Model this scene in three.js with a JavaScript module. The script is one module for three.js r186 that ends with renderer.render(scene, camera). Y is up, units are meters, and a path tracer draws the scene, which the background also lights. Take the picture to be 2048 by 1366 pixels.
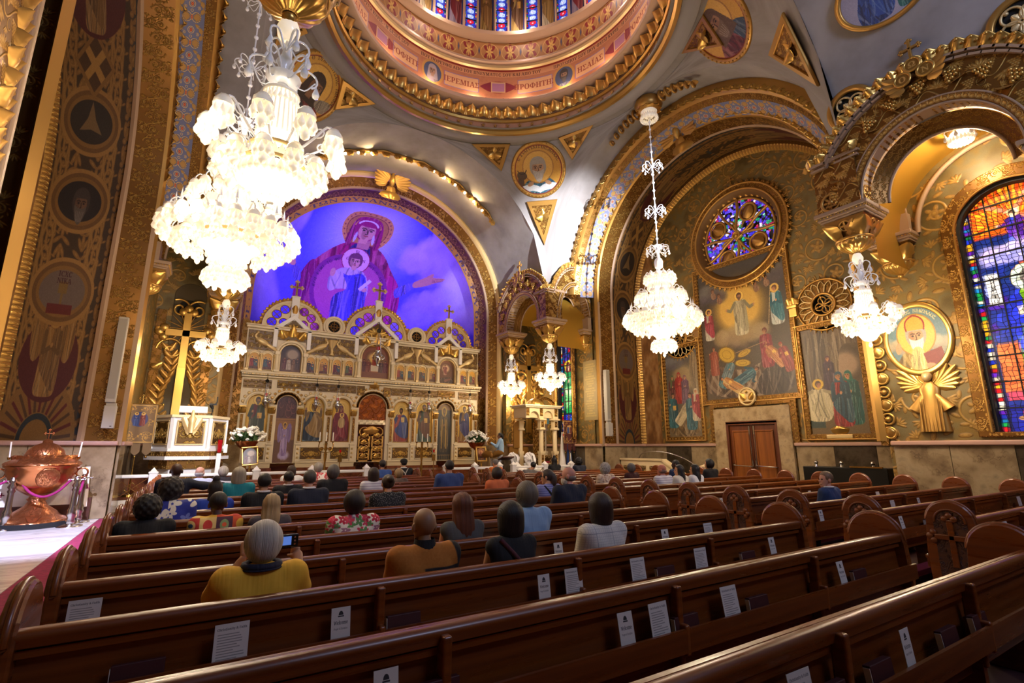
import * as THREE from 'three';
import { mergeGeometries, toCreasedNormals } from 'three/addons/utils/BufferGeometryUtils.js';
import { RoundedBoxGeometry } from 'three/addons/geometries/RoundedBoxGeometry.js';
import { RectAreaLightUniformsLib } from 'three/addons/lights/RectAreaLightUniformsLib.js';
RectAreaLightUniformsLib.init();
// ---------------------------------------------------------------- camera, renderer, large lights
// x runs along the pews, y is up, the altar lies towards -z; P(x, y, d) takes d metres in front of the photographer
const scene = new THREE.Scene();
scene.background = new THREE.Color(0x000000);
const camera = new THREE.PerspectiveCamera(69.03, 2048 / 1366, 0.05, 200);
camera.rotation.order = 'YXZ';
camera.position.set(0, 1.65, 0);
camera.rotation.set(THREE.MathUtils.degToRad(12.05), THREE.MathUtils.degToRad(-32.1), 0);
const renderer = new THREE.WebGLRenderer({ antialias: true });
renderer.toneMapping = THREE.LinearToneMapping;
renderer.toneMappingExposure = 1.0;
renderer.shadowMap.enabled = true;
const V = (x, y, z) => new THREE.Vector3(x, y, z), P = (x, y, d) => new THREE.Vector3(x, y, -d);
const PI = Math.PI, rad = (a) => (a * PI) / 180, { sin, cos, min, max, abs, sqrt, floor, hypot } = Math;
function spot(pos, target, color, intensity, angle, penumbra = 0.5, radius = 3) {
  const l = new THREE.SpotLight(color, intensity, 0, rad(angle), penumbra, 2);
  l.position.copy(pos); l.target.position.copy(target); l.castShadow = true; l.shadow.radius = radius;
  scene.add(l); scene.add(l.target); return l;
}
function point(pos, color, intensity, radius = 2, parent = scene) {
  const l = new THREE.PointLight(color, intensity, 0, 2); l.position.copy(pos); l.castShadow = true; l.shadow.radius = radius; parent.add(l); return l;
}
const WARM = 0xffd9a0, DAY = 0xc4d2ff, BULB = 0xffe4c0;
const LK = { chand: 52, lamp: 17, vault: 5, spotRight: 6500, spotPulpit: 900, purple: 75, day: 22 };
// floodlights high on the rear gallery: one on the far right pendentive, one on the pulpit, soft daylight from the rear gallery window
spot(P(9.2, 9.2, -2.2), P(12.85, 10.5, 15.6), 0xf2f4ff, LK.spotRight, 9.5, 0.85, 3);
spot(P(4.6, 7.4, 0.4), P(-0.2, 1.7, 18.0), 0xe9edff, LK.spotPulpit, 6.5, 0.35, 3);
spot(P(-2.6, 7.6, 7.5), P(-2.0, 0, 13.6), 0xc6ccff, 1300, 19, 0.55, 4);
function rectLight(pos, target, color, intensity, w, h) { const l = new THREE.RectAreaLight(color, intensity, w, h); l.position.copy(pos); l.lookAt(target); scene.add(l); return l; }
rectLight(P(6.4, 10.6, -6.05), P(8.6, 13.4, 6), DAY, LK.day, 5.0, 3.6);
// ---------------------------------------------------------------- helpers
let seed = 7;
const rnd = () => { seed = (seed + 0x6d2b79f5) | 0; let t = Math.imul(seed ^ (seed >>> 15), 1 | seed); t = (t + Math.imul(t ^ (t >>> 7), 61 | t)) ^ t; return ((t ^ (t >>> 14)) >>> 0) / 4294967296; };
const rr = (a, b) => a + (b - a) * rnd();
const taken = new Map();
const numbered = (n) => { const k = taken.get(n) ?? 0; taken.set(n, k + 1); return k ? n + '_' + String(k).padStart(3, '0') : n; };
function tag(o, label, category, group, kind) { o.userData = { label, category }; if (group) o.userData.group = group; if (kind) o.userData.kind = kind; return o; }
function thing(name, label, category, pos, turn = 0, group) { const o = new THREE.Group(); o.name = numbered(name); if (pos) o.position.copy(pos); o.rotation.y = turn; scene.add(o); return tag(o, label, category, group); }
function struct(name, label, category) { const o = new THREE.Group(); o.name = name; scene.add(o); return tag(o, label, category, null, 'structure'); }
function part(name, geo, mat, parent, label) { const m = new THREE.Mesh(Array.isArray(geo) ? M(geo) : geo, mat); m.name = name; m.castShadow = m.receiveShadow = true; parent.add(m); if (label) m.userData.label = label; return m; }
function solo(name, geo, mat, label, category, pos, turn = 0, group) { const m = part(numbered(name), geo, mat, scene); if (pos) m.position.copy(pos); m.rotation.y = turn; return tag(m, label, category, group); }
function copy(o, pos, turn, label, group) { const c = o.clone(); c.name = numbered(o.name.replace(/_\d{3}$/, '')); c.userData = { ...o.userData }; scene.add(c); c.position.copy(pos); if (turn !== undefined) c.rotation.y = turn; if (label) c.userData.label = label; if (group) c.userData.group = group; return c; }
function M(list) {
  const gs = list.flat(9).filter(Boolean).map((g) => { const n = g.index ? g.toNonIndexed() : g; for (const k of Object.keys(n.attributes)) if (!['position', 'normal', 'uv'].includes(k)) n.deleteAttribute(k); if (!n.attributes.normal) n.computeVertexNormals(); if (!n.attributes.uv) n.setAttribute('uv', new THREE.BufferAttribute(new Float32Array(n.attributes.position.count * 2), 2)); n.morphAttributes = {}; return n; });
  return gs.length === 1 ? gs[0] : mergeGeometries(gs, false);
}
const mat4 = (x = 0, y = 0, z = 0, rx = 0, ry = 0, rz = 0, s = 1) => new THREE.Matrix4().compose(V(x, y, z), new THREE.Quaternion().setFromEuler(new THREE.Euler(rx, ry, rz)), typeof s === 'number' ? V(s, s, s) : V(...s));
const at = (g, ...a) => g.clone().applyMatrix4(a[0]?.isMatrix4 ? a[0] : mat4(...a));
// uv in metres from positions, by the dominant normal
function metric(g, k = 1, ox = 0, oy = 0) {
  const n = g.index ? g.toNonIndexed() : g; n.computeVertexNormals(); const p = n.attributes.position, q = n.attributes.normal, u = new Float32Array(p.count * 2);
  for (let i = 0; i < p.count; i++) { const a = abs(q.getX(i)), b = abs(q.getY(i)), c = abs(q.getZ(i)), x = p.getX(i), y = p.getY(i), z = p.getZ(i); const [s, t] = b >= a && b >= c ? [x, z] : a >= c ? [z, y] : [x, y]; u[2 * i] = s * k + ox; u[2 * i + 1] = t * k + oy; }
  n.setAttribute('uv', new THREE.BufferAttribute(u, 2)); return n;
}
const box = (w, h, d, x = 0, y = 0, z = 0, rx = 0, ry = 0, rz = 0) => at(metric(new THREE.BoxGeometry(w, h, d)), x, y, z, rx, ry, rz);
const rbox = (w, h, d, r, x = 0, y = 0, z = 0, rx = 0, ry = 0, rz = 0) => { const g = new RoundedBoxGeometry(w, h, d, 2, min(r, w / 2.01, h / 2.01, d / 2.01)), n = g.attributes.normal.clone(); const m = metric(g); return at(m, x, y, z, rx, ry, rz); };
const cyl = (r0, r1, h, x = 0, y = 0, z = 0, n = 16, rx = 0, rz = 0) => at(new THREE.CylinderGeometry(r0, r1, h, n), x, y, z, rx, 0, rz);
const sph = (r, x = 0, y = 0, z = 0, n = 12, s = 1) => at(new THREE.SphereGeometry(r, n, max(5, floor(n * 0.7))), x, y, z, 0, 0, 0, s);
const lathe = (pts, n = 24, x = 0, y = 0, z = 0) => at(new THREE.LatheGeometry(pts.map((p) => new THREE.Vector2(p[0], p[1])), n), x, y, z);
const tube = (pts, r, n = 6, seg, closed = false) => new THREE.TubeGeometry(new THREE.CatmullRomCurve3(pts.map((p) => (p.isVector3 ? p : V(...p))), closed), seg ?? pts.length * 4, r, n, closed);
const torus = (R, r, x = 0, y = 0, z = 0, rx = 0, ry = 0, n = 28, m = 7) => at(new THREE.TorusGeometry(R, r, m, n), x, y, z, rx, ry);
const shape = (pts) => new THREE.Shape(pts.map((p) => new THREE.Vector2(p[0], p[1])));
function ext(s, depth, bevel = 0, seg = 12) { if (Array.isArray(s)) s = shape(s); return new THREE.ExtrudeGeometry(s, { depth: depth - 2 * bevel, bevelEnabled: bevel > 0, bevelSize: bevel, bevelThickness: bevel, bevelOffset: -bevel, bevelSegments: 1, curveSegments: seg, steps: 1 }).translate(0, 0, bevel); }
const arcPts = (w, h, x = 0, y = 0, n = 20) => { const r = w / 2, p = [[x + r, y]]; for (let i = 0; i <= n; i++) p.push([x + r * cos((i / n) * PI), y + h - r + r * sin((i / n) * PI)]); p.push([x - r, y]); return p; };
const toPath = (pts) => new THREE.Path(pts.map((p) => new THREE.Vector2(p[0], p[1])));
function archShape(w, h, holes) { const s = shape(arcPts(w, h)); if (holes) s.holes.push(...holes); return s; }
const archPath = (w, h, x = 0, y = 0) => toPath(arcPts(w, h, x, y).reverse());
const circPath = (r, x = 0, y = 0, n = 40) => toPath(Array.from({ length: n }, (_, i) => [x + r * cos(-i / n * 2 * PI), y + r * sin(-i / n * 2 * PI)]));
function grid(nu, nv, f, uvf) {   // a sheet of (nu x nv) quads through f(u, v), u and v in 0..1
  const p = [], t = [], ix = [];
  for (let j = 0; j <= nv; j++) for (let i = 0; i <= nu; i++) { const u = i / nu, v = j / nv, q = f(u, v); p.push(q.x, q.y, q.z); t.push(...(uvf ? uvf(u, v) : [u, v])); }
  for (let j = 0; j < nv; j++) for (let i = 0; i < nu; i++) { const a = j * (nu + 1) + i; ix.push(a, a + 1, a + nu + 1, a + 1, a + nu + 2, a + nu + 1); }
  const g = new THREE.BufferGeometry(); g.setAttribute('position', new THREE.Float32BufferAttribute(p, 3)); g.setAttribute('uv', new THREE.Float32BufferAttribute(t, 2)); g.setIndex(ix); g.computeVertexNormals(); return g;
}
// sweeps a profile [[offset along the axis, radius], ...] round an arch standing on legs; axis 'x' or 'd'; uv in metres (along, across)
function arch(profile, o) {
  const { c, ax = 'd', a0 = 0, a1 = PI, leg, n = 40, crease = 0.5, legs = [1, 1] } = o, path = [], rm = profile[floor(profile.length / 2)][1];
  let s = 0;
  if (leg !== undefined && legs[0]) { path.push([cos(a0), sin(a0), leg - c[1], 0]); s = c[1] - leg; }
  for (let i = 0; i <= n; i++) { const a = a0 + ((a1 - a0) * i) / n; path.push([cos(a), sin(a), 0, s + (rm * abs(a1 - a0) * i) / n]); }
  s += rm * abs(a1 - a0);
  if (leg !== undefined && legs[1]) path.push([cos(a1), sin(a1), leg - c[1], s + c[1] - leg]);
  const acc = [0]; for (let i = 1; i < profile.length; i++) acc.push(acc[i - 1] + hypot(profile[i][0] - profile[i - 1][0], profile[i][1] - profile[i - 1][1]));
  const nu = path.length - 1, nv = profile.length - 1;
  const g = grid(nu, nv, (u, v) => { const q = path[Math.round(u * nu)], [a, r] = profile[Math.round(v * nv)]; const e = r * q[0], y = c[1] + r * q[1] + q[2]; return ax === 'd' ? P(c[0] + e, y, c[2] + a) : P(c[0] + a, y, c[2] + e); }, (u, v) => [path[Math.round(u * nu)][3], acc[Math.round(v * nv)]]);
  return toCreasedNormals(g, crease);
}
// an acanthus leaf or crocket standing on y = 0, facing +z, w wide and h high, its tip curling forward
function leaf(w, h, curl = 0.5, t = 0.12, lobes = 5) {
  const W = (v) => w * 0.5 * (0.45 + 0.75 * sin(PI * min(1, v * 0.95 + 0.08))) * (1 + 0.22 * abs(sin(v * PI * lobes * 0.5 + 0.4))) * (v > 0.96 ? 0.45 : 1);
  const mid = (v) => { const a = curl * PI * max(0, v - 0.35) / 0.65; return v < 0.35 ? [v * h, 0] : [0.35 * h + (0.65 * h) * (curl ? sin(a) / (curl * PI) : (v - 0.35) / 0.65), (0.65 * h) * (curl ? (1 - cos(a)) / (curl * PI) : 0)]; };
  const f = grid(6, 8, (u, v) => { const [y, z] = mid(v), s = u * 2 - 1; return V(s * W(v), y, z + w * t * (1.1 - 1.5 * s * s + (u === 0.5 ? 0.35 : 0)) * (0.4 + 0.6 * sin(PI * v))); });
  return f;
}
// ---------------------------------------------------------------- textures
function cv(w, h, fill) { const c = document.createElement('canvas'); c.width = w; c.height = h; const x = c.getContext('2d'); if (fill) { x.fillStyle = fill; x.fillRect(0, 0, w, h); } x.lineCap = x.lineJoin = 'round'; return [c, x]; }
function tex(c, rx = 1, ry = 1, srgb = true, clamp = false) { const t = new THREE.CanvasTexture(c); t.colorSpace = srgb ? THREE.SRGBColorSpace : THREE.NoColorSpace; t.wrapS = t.wrapT = clamp ? THREE.ClampToEdgeWrapping : THREE.RepeatWrapping; t.repeat.set(rx, ry); t.magFilter = THREE.LinearFilter; return t; }
const re = (t, rx, ry, ox = 0, oy = 0, rot = 0) => { const k = t.clone(); k.repeat.set(rx, ry); k.offset.set(ox, oy); k.rotation = rot; return k; };
const hsh = (x, y, s) => { let h = Math.imul(x, 374761393) ^ Math.imul(y, 668265263) ^ Math.imul(s, 974711); h = Math.imul(h ^ (h >>> 13), 1274126177); return ((h ^ (h >>> 16)) >>> 0) / 4294967296; };
function fbm(n, base, oct, s, sx = 1, sy = 1) {   // tileable value noise, n x n, 0..1
  const out = new Float32Array(n * n); let amp = 1, tot = 0;
  for (let o = 0; o < oct; o++) {
    const fx = max(1, Math.round(base * sx * 2 ** o)), fy = max(1, Math.round(base * sy * 2 ** o));
    for (let y = 0; y < n; y++) { const gy = (y / n) * fy, iy = floor(gy), ty = gy - iy, wy = ty * ty * (3 - 2 * ty), y0 = iy % fy, y1 = (iy + 1) % fy;
      for (let x = 0; x < n; x++) { const gx = (x / n) * fx, ix = floor(gx), tx = gx - ix, wx = tx * tx * (3 - 2 * tx), x0 = ix % fx, x1 = (ix + 1) % fx;
        const a = hsh(x0, y0, s + o), b = hsh(x1, y0, s + o), c = hsh(x0, y1, s + o), d = hsh(x1, y1, s + o);
        out[y * n + x] += amp * (a + (b - a) * wx + (c - a) * wy + (a - b - c + d) * wx * wy); } }
    tot += amp; amp *= 0.55;
  }
  for (let i = 0; i < out.length; i++) out[i] /= tot; return out;
}
const hex = (c) => { const k = new THREE.Color(c); const s = k.getHex(); return [(s >> 16) & 255, (s >> 8) & 255, s & 255]; };
function ramp(n, field, stops) {   // noise field -> colour canvas through [[value, css], ...]
  const [c, x] = cv(n, n), im = x.createImageData(n, n), S = stops.map(([v, k]) => [v, hex(k)]);
  for (let i = 0; i < n * n; i++) { const f = field[i]; let k = 0; while (k < S.length - 2 && f > S[k + 1][0]) k++; const [v0, a] = S[k], [v1, b] = S[k + 1], t = min(1, max(0, (f - v0) / (v1 - v0))); for (let q = 0; q < 3; q++) im.data[4 * i + q] = a[q] + (b[q] - a[q]) * t; im.data[4 * i + 3] = 255; }
  x.putImageData(im, 0, 0); return c;
}
function grain(c, amt = 10, s = 1) { const x = c.getContext('2d'), im = x.getImageData(0, 0, c.width, c.height), d = im.data; let q = s * 7919; for (let i = 0; i < d.length; i += 4) { q = (Math.imul(q, 1664525) + 1013904223) | 0; const k = ((q >>> 8) / 16777216 - 0.5) * amt; d[i] += k; d[i + 1] += k; d[i + 2] += k; } x.putImageData(im, 0, 0); return c; }
// ornament kept as strokes and blobs, drawn once as colour and once as height
class Orn {
  constructor() { this.s = []; this.b = []; }
  spiral(cx, cy, r, a, turns, dir, w) { const p = []; for (let i = 0; i <= 34; i++) { const t = i / 34, q = r * (1 - 0.82 * t), g = a + dir * turns * 2 * PI * t; p.push([cx + q * cos(g), cy + q * sin(g)]); } this.s.push([p, w]); this.b.push([cx, cy, r * 0.2, r * 0.2, 0]);
    for (let k = 0; k < 9; k++) { const g = a + dir * (k / 9) * 2 * PI * 0.86, q = r * (1 - 0.1 * k / 9) * 1.1; this.b.push([cx + q * cos(g), cy + q * sin(g), r * 0.23, r * 0.1, g + dir * 0.9]); }
    for (let k = 0; k < 5; k++) { const g = (k / 5) * 2 * PI; this.b.push([cx + r * 0.3 * cos(g), cy + r * 0.3 * sin(g), r * 0.17, r * 0.11, g]); } return this; }
  leaf(x, y, r, a, n = 5) { for (let k = 0; k < n; k++) { const g = a + (k - (n - 1) / 2) * 0.5; this.b.push([x + r * 0.55 * cos(g), y + r * 0.55 * sin(g), r * 0.5, r * 0.17, g]); } this.b.push([x, y, r * 0.2, r * 0.2, 0]); return this; }
  grapes(x, y, r) { for (let j = 0; j < 5; j++) for (let i = 0; i < 5 - j; i++) this.b.push([x + (i - (4 - j) / 2) * r * 0.4, y - r * 0.8 + j * r * 0.37, r * 0.22, r * 0.22, 0]); return this; }
  line(pts, w) { this.s.push([pts, w]); return this; }
  ring(x, y, rx, ry, w) { const p = []; for (let i = 0; i <= 28; i++) { const g = (i / 28) * 2 * PI; p.push([x + rx * cos(g), y + ry * sin(g)]); } this.s.push([p, w]); return this; }
  blob(...b) { this.b.push(b); return this; }
  draw(x, W, H, colour, hgt, wrapY = true) {
    for (const dy of wrapY ? [-1, 0, 1] : [0]) for (const dx of [-1, 0, 1]) {
      const pass = (k, st) => { x.strokeStyle = x.fillStyle = st; for (const [p, w] of this.s) { x.lineWidth = max(1, w * k * W); x.beginPath(); p.forEach(([a, b], i) => x[i ? 'lineTo' : 'moveTo']((a + dx) * W, (b + dy) * H)); x.stroke(); } for (const [a, b, r, q, g] of this.b) { const px = (a + dx) * W, py = (b + dy) * H; if (px < -60 || px > W + 60 || py < -60 || py > H + 60) continue; x.beginPath(); x.ellipse(px, py, max(0.6, r * W * k), max(0.6, q * W * k), g, 0, 2 * PI); x.fill(); } };
      if (hgt) for (const [k, v] of [[1.12, 70], [0.92, 130], [0.68, 190], [0.4, 235], [0.18, 255]]) pass(k, `rgb(${v},${v},${v})`); else { pass(1.18, colour[1]); pass(0.95, colour[0]); if (colour[2]) pass(0.36, colour[2]); }
    }
  }
}
function ornTex(o, W, H, ground, colours, amt = 14) { const [c, x] = cv(W, H, ground); o.draw(x, W, H, colours); grain(c, amt); return c; }  // for gilt reliefs the dark ground colour carries the crevice shade
function ornH(o, W, H) { const [c, x] = cv(W, H, '#000'); o.draw(x, W, H, null, true); return c; }
function rinceau(rows = 1, k = 1) { const o = new Orn(); for (let j = 0; j < rows; j++) { const y = (j + 0.5) / rows, h = 1 / rows; const p = []; for (let i = 0; i <= 40; i++) p.push([i / 40, y + h * 0.36 * sin((i / 40) * 2 * PI)]); o.line(p, 0.035 * k / rows ** 0.5);
  const r = 0.17 * k; o.spiral(0.25, y - h * 0.06, r, -0.5 * PI, 1.4, 1, 0.03 * k); o.spiral(0.75, y + h * 0.06, r, 0.5 * PI, 1.4, 1, 0.03 * k); for (const [x, a] of [[0, 0.5], [0.5, -0.5], [0.12, -2], [0.62, 2.2], [0.38, -1], [0.88, 1]]) o.leaf(x, y + h * 0.36 * sin(x * 2 * PI), 0.09 * k, a); } return o; }
// gilded scroll relief, the shade of its crevices painted in as a brown ground (1 m tile)
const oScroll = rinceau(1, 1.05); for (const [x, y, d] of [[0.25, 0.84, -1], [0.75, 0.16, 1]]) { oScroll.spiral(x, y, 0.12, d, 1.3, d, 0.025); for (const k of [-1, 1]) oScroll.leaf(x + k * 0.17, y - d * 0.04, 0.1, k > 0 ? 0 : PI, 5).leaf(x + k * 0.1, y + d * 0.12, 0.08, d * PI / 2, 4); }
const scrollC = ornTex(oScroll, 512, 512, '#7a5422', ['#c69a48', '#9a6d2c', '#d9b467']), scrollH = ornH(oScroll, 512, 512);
// vine with grapes
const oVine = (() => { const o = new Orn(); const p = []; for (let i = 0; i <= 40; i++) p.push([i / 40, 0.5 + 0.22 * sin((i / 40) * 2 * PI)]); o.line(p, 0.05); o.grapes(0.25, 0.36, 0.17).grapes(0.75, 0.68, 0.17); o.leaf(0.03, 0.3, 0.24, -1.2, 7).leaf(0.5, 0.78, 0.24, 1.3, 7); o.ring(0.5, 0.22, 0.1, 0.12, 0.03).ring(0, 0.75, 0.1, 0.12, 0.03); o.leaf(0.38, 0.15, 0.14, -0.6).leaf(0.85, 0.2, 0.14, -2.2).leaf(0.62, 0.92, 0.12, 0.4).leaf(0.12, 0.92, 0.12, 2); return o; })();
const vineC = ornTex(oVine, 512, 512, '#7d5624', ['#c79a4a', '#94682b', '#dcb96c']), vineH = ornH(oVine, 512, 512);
// egg-and-dart / bead moulding
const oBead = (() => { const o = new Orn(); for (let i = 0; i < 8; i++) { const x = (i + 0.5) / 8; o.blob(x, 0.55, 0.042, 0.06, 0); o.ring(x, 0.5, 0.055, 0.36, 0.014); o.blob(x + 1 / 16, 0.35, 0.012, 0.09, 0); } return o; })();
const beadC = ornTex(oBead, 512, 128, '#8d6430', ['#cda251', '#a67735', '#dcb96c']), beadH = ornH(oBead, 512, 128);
// diaper of crossed ribs with bosses
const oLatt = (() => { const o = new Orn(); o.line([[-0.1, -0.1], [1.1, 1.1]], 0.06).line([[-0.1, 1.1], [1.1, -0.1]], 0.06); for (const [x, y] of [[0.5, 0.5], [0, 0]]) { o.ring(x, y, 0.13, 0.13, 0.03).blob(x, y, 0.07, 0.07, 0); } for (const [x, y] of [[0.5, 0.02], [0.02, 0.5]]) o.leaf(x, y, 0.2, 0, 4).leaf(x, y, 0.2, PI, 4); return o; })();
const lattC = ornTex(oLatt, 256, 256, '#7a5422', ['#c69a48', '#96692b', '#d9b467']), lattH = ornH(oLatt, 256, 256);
// painted gold arabesque on olive-grey wall (4 m tile)
const oArab = (() => { const o = new Orn(); for (const [x, y, r, a, d] of [[0.2, 0.2, 0.13, 0, 1], [0.55, 0.17, 0.11, PI, -1], [0.85, 0.25, 0.12, 1, 1], [0.3, 0.52, 0.14, 2, -1], [0.68, 0.55, 0.15, 0.5, 1], [0.12, 0.8, 0.13, -1, 1], [0.45, 0.85, 0.11, 2.4, -1], [0.82, 0.86, 0.13, 1.4, 1]]) { o.spiral(x, y, r, a, 1.3, d, 0.016); for (let k = 0; k < 4; k++) o.leaf(x + 1.45 * r * cos(a + k * 1.6), y + 1.45 * r * sin(a + k * 1.6), 0.05, a + k * 1.6 + 0.5, 5); } return o; })();
const arabC = (() => { const f = fbm(1024, 5, 4, 31), c = ramp(1024, f, [[0.3, '#54451f'], [0.46, '#6a5a31'], [0.56, '#6c6140'], [0.7, '#7b6128']]), x = c.getContext('2d'); oArab.draw(x, 1024, 1024, ['#8f6d31', '#6f5325', '#a3803a']); return grain(c, 22); })();
const arabH = (() => { const [c, x] = cv(512, 512, '#000'); oArab.draw(x, 512, 512, null, true); return c; })();
// blue band: ovals, leaves and small red fruits
const oBlueRing = new Orn(), oBlueLeaf = new Orn(), oBlueRed = new Orn();
for (const y of [0.25]) { oBlueRing.ring(0.32, y, 0.17, 0.19, 0.02).ring(0.68, y, 0.17, 0.19, 0.02).ring(0.5, 0.75, 0.12, 0.13, 0.02).ring(0.5, 0.5, 0.05, 0.045, 0.016); oBlueLeaf.leaf(0.32, y, 0.17, PI, 7).leaf(0.68, y, 0.17, 0, 7).leaf(0.3, y, 0.14, 0, 5).leaf(0.7, y, 0.14, PI, 5); oBlueRed.blob(0.5, 0.75, 0.055, 0.075, 0).blob(0.5, 0.25, 0.035, 0.09, 0); for (const s of [-1, 1]) { oBlueRing.spiral(0.5 + s * 0.26, 0.62, 0.06, s, 1.2, s, 0.012).spiral(0.5 + s * 0.26, 0.9, 0.06, -s, 1.2, -s, 0.012); oBlueLeaf.leaf(0.5 + s * 0.34, 0.74, 0.15, s > 0 ? 0.5 : 2.6, 6).leaf(0.5 + s * 0.36, 0.52, 0.14, s > 0 ? -0.5 : 3.6, 6).leaf(0.5 + s * 0.2, 0.9, 0.1, s > 0 ? 1 : 2.1, 5); } }
const blueC = (() => { const [c, x] = cv(512, 512, '#62688a'); oBlueRing.draw(x, 512, 512, ['#c8a766', '#8a6f3a', '#ddc488']); oBlueLeaf.draw(x, 512, 512, ['#a8803e', '#6d5a3a']); oBlueRed.draw(x, 512, 512, ['#a8452c', '#cfa352', '#c86a40']); return grain(c, 16); })();
// plaster, marbles, wood, cloth
const plasterN = fbm(512, 4, 6, 3), plasterC = ramp(512, plasterN, [[0.2, '#7c7672'], [0.45, '#8b8682'], [0.6, '#928d89'], [0.85, '#9c9792']]);
const marbleC = (() => { const a = fbm(512, 4, 6, 11), b = fbm(512, 5, 6, 21), f = a.map((v, i) => { const k = abs(b[i] - 0.5) * 9; return v * 0.8 + 0.1 - (k < 0.1 ? 0.09 : 0) + (b[i] - 0.5) * 0.5; }); return ramp(512, f, [[0.2, '#5c5040'], [0.36, '#86765e'], [0.5, '#9d8d72'], [0.64, '#ab9c80'], [0.82, '#857a68']]); })();
const whiteMarbleC = (() => { const a = fbm(512, 2, 6, 61, 0.6, 3), f = a.map((v) => (abs(v - 0.5) < 0.025 ? 0.3 : v)); return ramp(512, f, [[0.25, '#b9b3ad'], [0.42, '#d6d1ca'], [0.6, '#ddd9d3'], [0.8, '#cbc5bf']]); })();
const woodC = (() => { const a = fbm(512, 3, 5, 41, 0.7, 14), b = fbm(512, 2, 3, 47, 0.5, 2); const f = a.map((v, i) => 0.7 * v + 0.3 * b[i]); return ramp(512, f, [[0.2, '#6a3c18'], [0.42, '#7c481d'], [0.55, '#844f20'], [0.8, '#935c28']]); })();
const woodR = tex(ramp(512, fbm(512, 3, 5, 49, 1, 8), [[0.2, '#404040'], [0.8, '#7c7c7c']]), 1, 1, false);
const mats = {};
function mat(name, o) { const m = new (o.clearcoat || o.sheen || o.transmission ? THREE.MeshPhysicalMaterial : THREE.MeshStandardMaterial)({ roughness: 0.6, metalness: 0, ...o }); m.name = name; return (mats[name] = m); }
const GOLD = { metalness: 0.72, roughness: 0.36 };
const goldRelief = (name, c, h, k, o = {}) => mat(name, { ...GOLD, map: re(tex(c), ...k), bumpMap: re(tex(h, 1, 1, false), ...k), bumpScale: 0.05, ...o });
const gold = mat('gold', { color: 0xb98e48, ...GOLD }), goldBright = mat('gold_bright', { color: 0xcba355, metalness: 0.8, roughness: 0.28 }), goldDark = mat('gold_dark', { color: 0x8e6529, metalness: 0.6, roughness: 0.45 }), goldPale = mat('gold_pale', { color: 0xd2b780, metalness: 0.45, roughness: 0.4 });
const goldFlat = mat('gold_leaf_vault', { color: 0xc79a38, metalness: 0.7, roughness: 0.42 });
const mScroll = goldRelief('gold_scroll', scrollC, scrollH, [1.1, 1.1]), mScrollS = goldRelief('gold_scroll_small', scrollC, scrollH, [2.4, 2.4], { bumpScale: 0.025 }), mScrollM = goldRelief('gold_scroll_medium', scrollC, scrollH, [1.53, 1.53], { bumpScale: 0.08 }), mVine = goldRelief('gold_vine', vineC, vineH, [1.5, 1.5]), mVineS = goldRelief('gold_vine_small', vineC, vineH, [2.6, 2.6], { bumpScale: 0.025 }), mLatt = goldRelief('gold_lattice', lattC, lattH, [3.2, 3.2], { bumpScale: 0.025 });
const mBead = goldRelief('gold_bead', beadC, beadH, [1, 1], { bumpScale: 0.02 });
const mArab = mat('painted_arabesque', { map: re(tex(arabC), 0.3, 0.3), bumpMap: re(tex(arabH, 1, 1, false), 0.3, 0.3), bumpScale: 0.01, roughness: 0.5, metalness: 0.25 });
const mBlue = mat('painted_blue_band', { map: re(tex(blueC), 1, 1), roughness: 0.6, metalness: 0.1 });
const mPlaster = mat('grey_plaster', { map: re(tex(plasterC), 0.3, 0.3), bumpMap: re(tex(plasterC, 1, 1, false), 1.2, 1.2), bumpScale: 0.012, roughness: 0.85 });
const mMarble = mat('brown_marble', { map: re(tex(marbleC), 0.5, 0.5), color: 0xe6dccc, roughness: 0.16 }), mMarbleDk = mat('grey_marble', { map: re(tex(marbleC), 0.9, 0.9, 0.3, 0.1), color: 0x6f6a66, roughness: 0.16 });
const mWhiteMarble = mat('white_marble', { map: re(tex(whiteMarbleC), 0.5, 0.5), roughness: 0.14 });
const ivory = mat('ivory', { color: 0xdccca6, roughness: 0.4 }), white = mat('white_paint', { color: 0xe6e2da, roughness: 0.38 }), ivoryDk = mat('ivory_deep', { color: 0xcbb88e, roughness: 0.45 });
const mTan = mat('tan_moulding', { color: 0x9c8064, roughness: 0.5 }), mRose = mat('rose_moulding', { color: 0xb08a78, roughness: 0.5, metalness: 0.1 });
const wood = mat('pew_oak', { map: re(tex(woodC), 0.8, 0.8), color: 0xdcbc98, roughnessMap: woodR, roughness: 0.9, clearcoat: 0.22, clearcoatRoughness: 0.26 });
const woodDk = mat('dark_wood', { map: re(tex(woodC), 0.8, 0.8), color: 0x8a6a58, roughness: 0.5 });
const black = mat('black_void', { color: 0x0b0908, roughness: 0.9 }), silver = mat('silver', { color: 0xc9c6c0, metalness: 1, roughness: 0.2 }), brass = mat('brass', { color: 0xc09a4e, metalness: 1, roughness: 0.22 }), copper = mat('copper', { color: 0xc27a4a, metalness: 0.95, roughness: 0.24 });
const lead = mat('lead', { color: 0x14110f, roughness: 0.7 }), plastic = mat('grey_plastic', { color: 0xa39d92, roughness: 0.5 }), darkMetal = mat('black_metal', { color: 0x15130f, roughness: 0.4, metalness: 0.5 });
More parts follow.
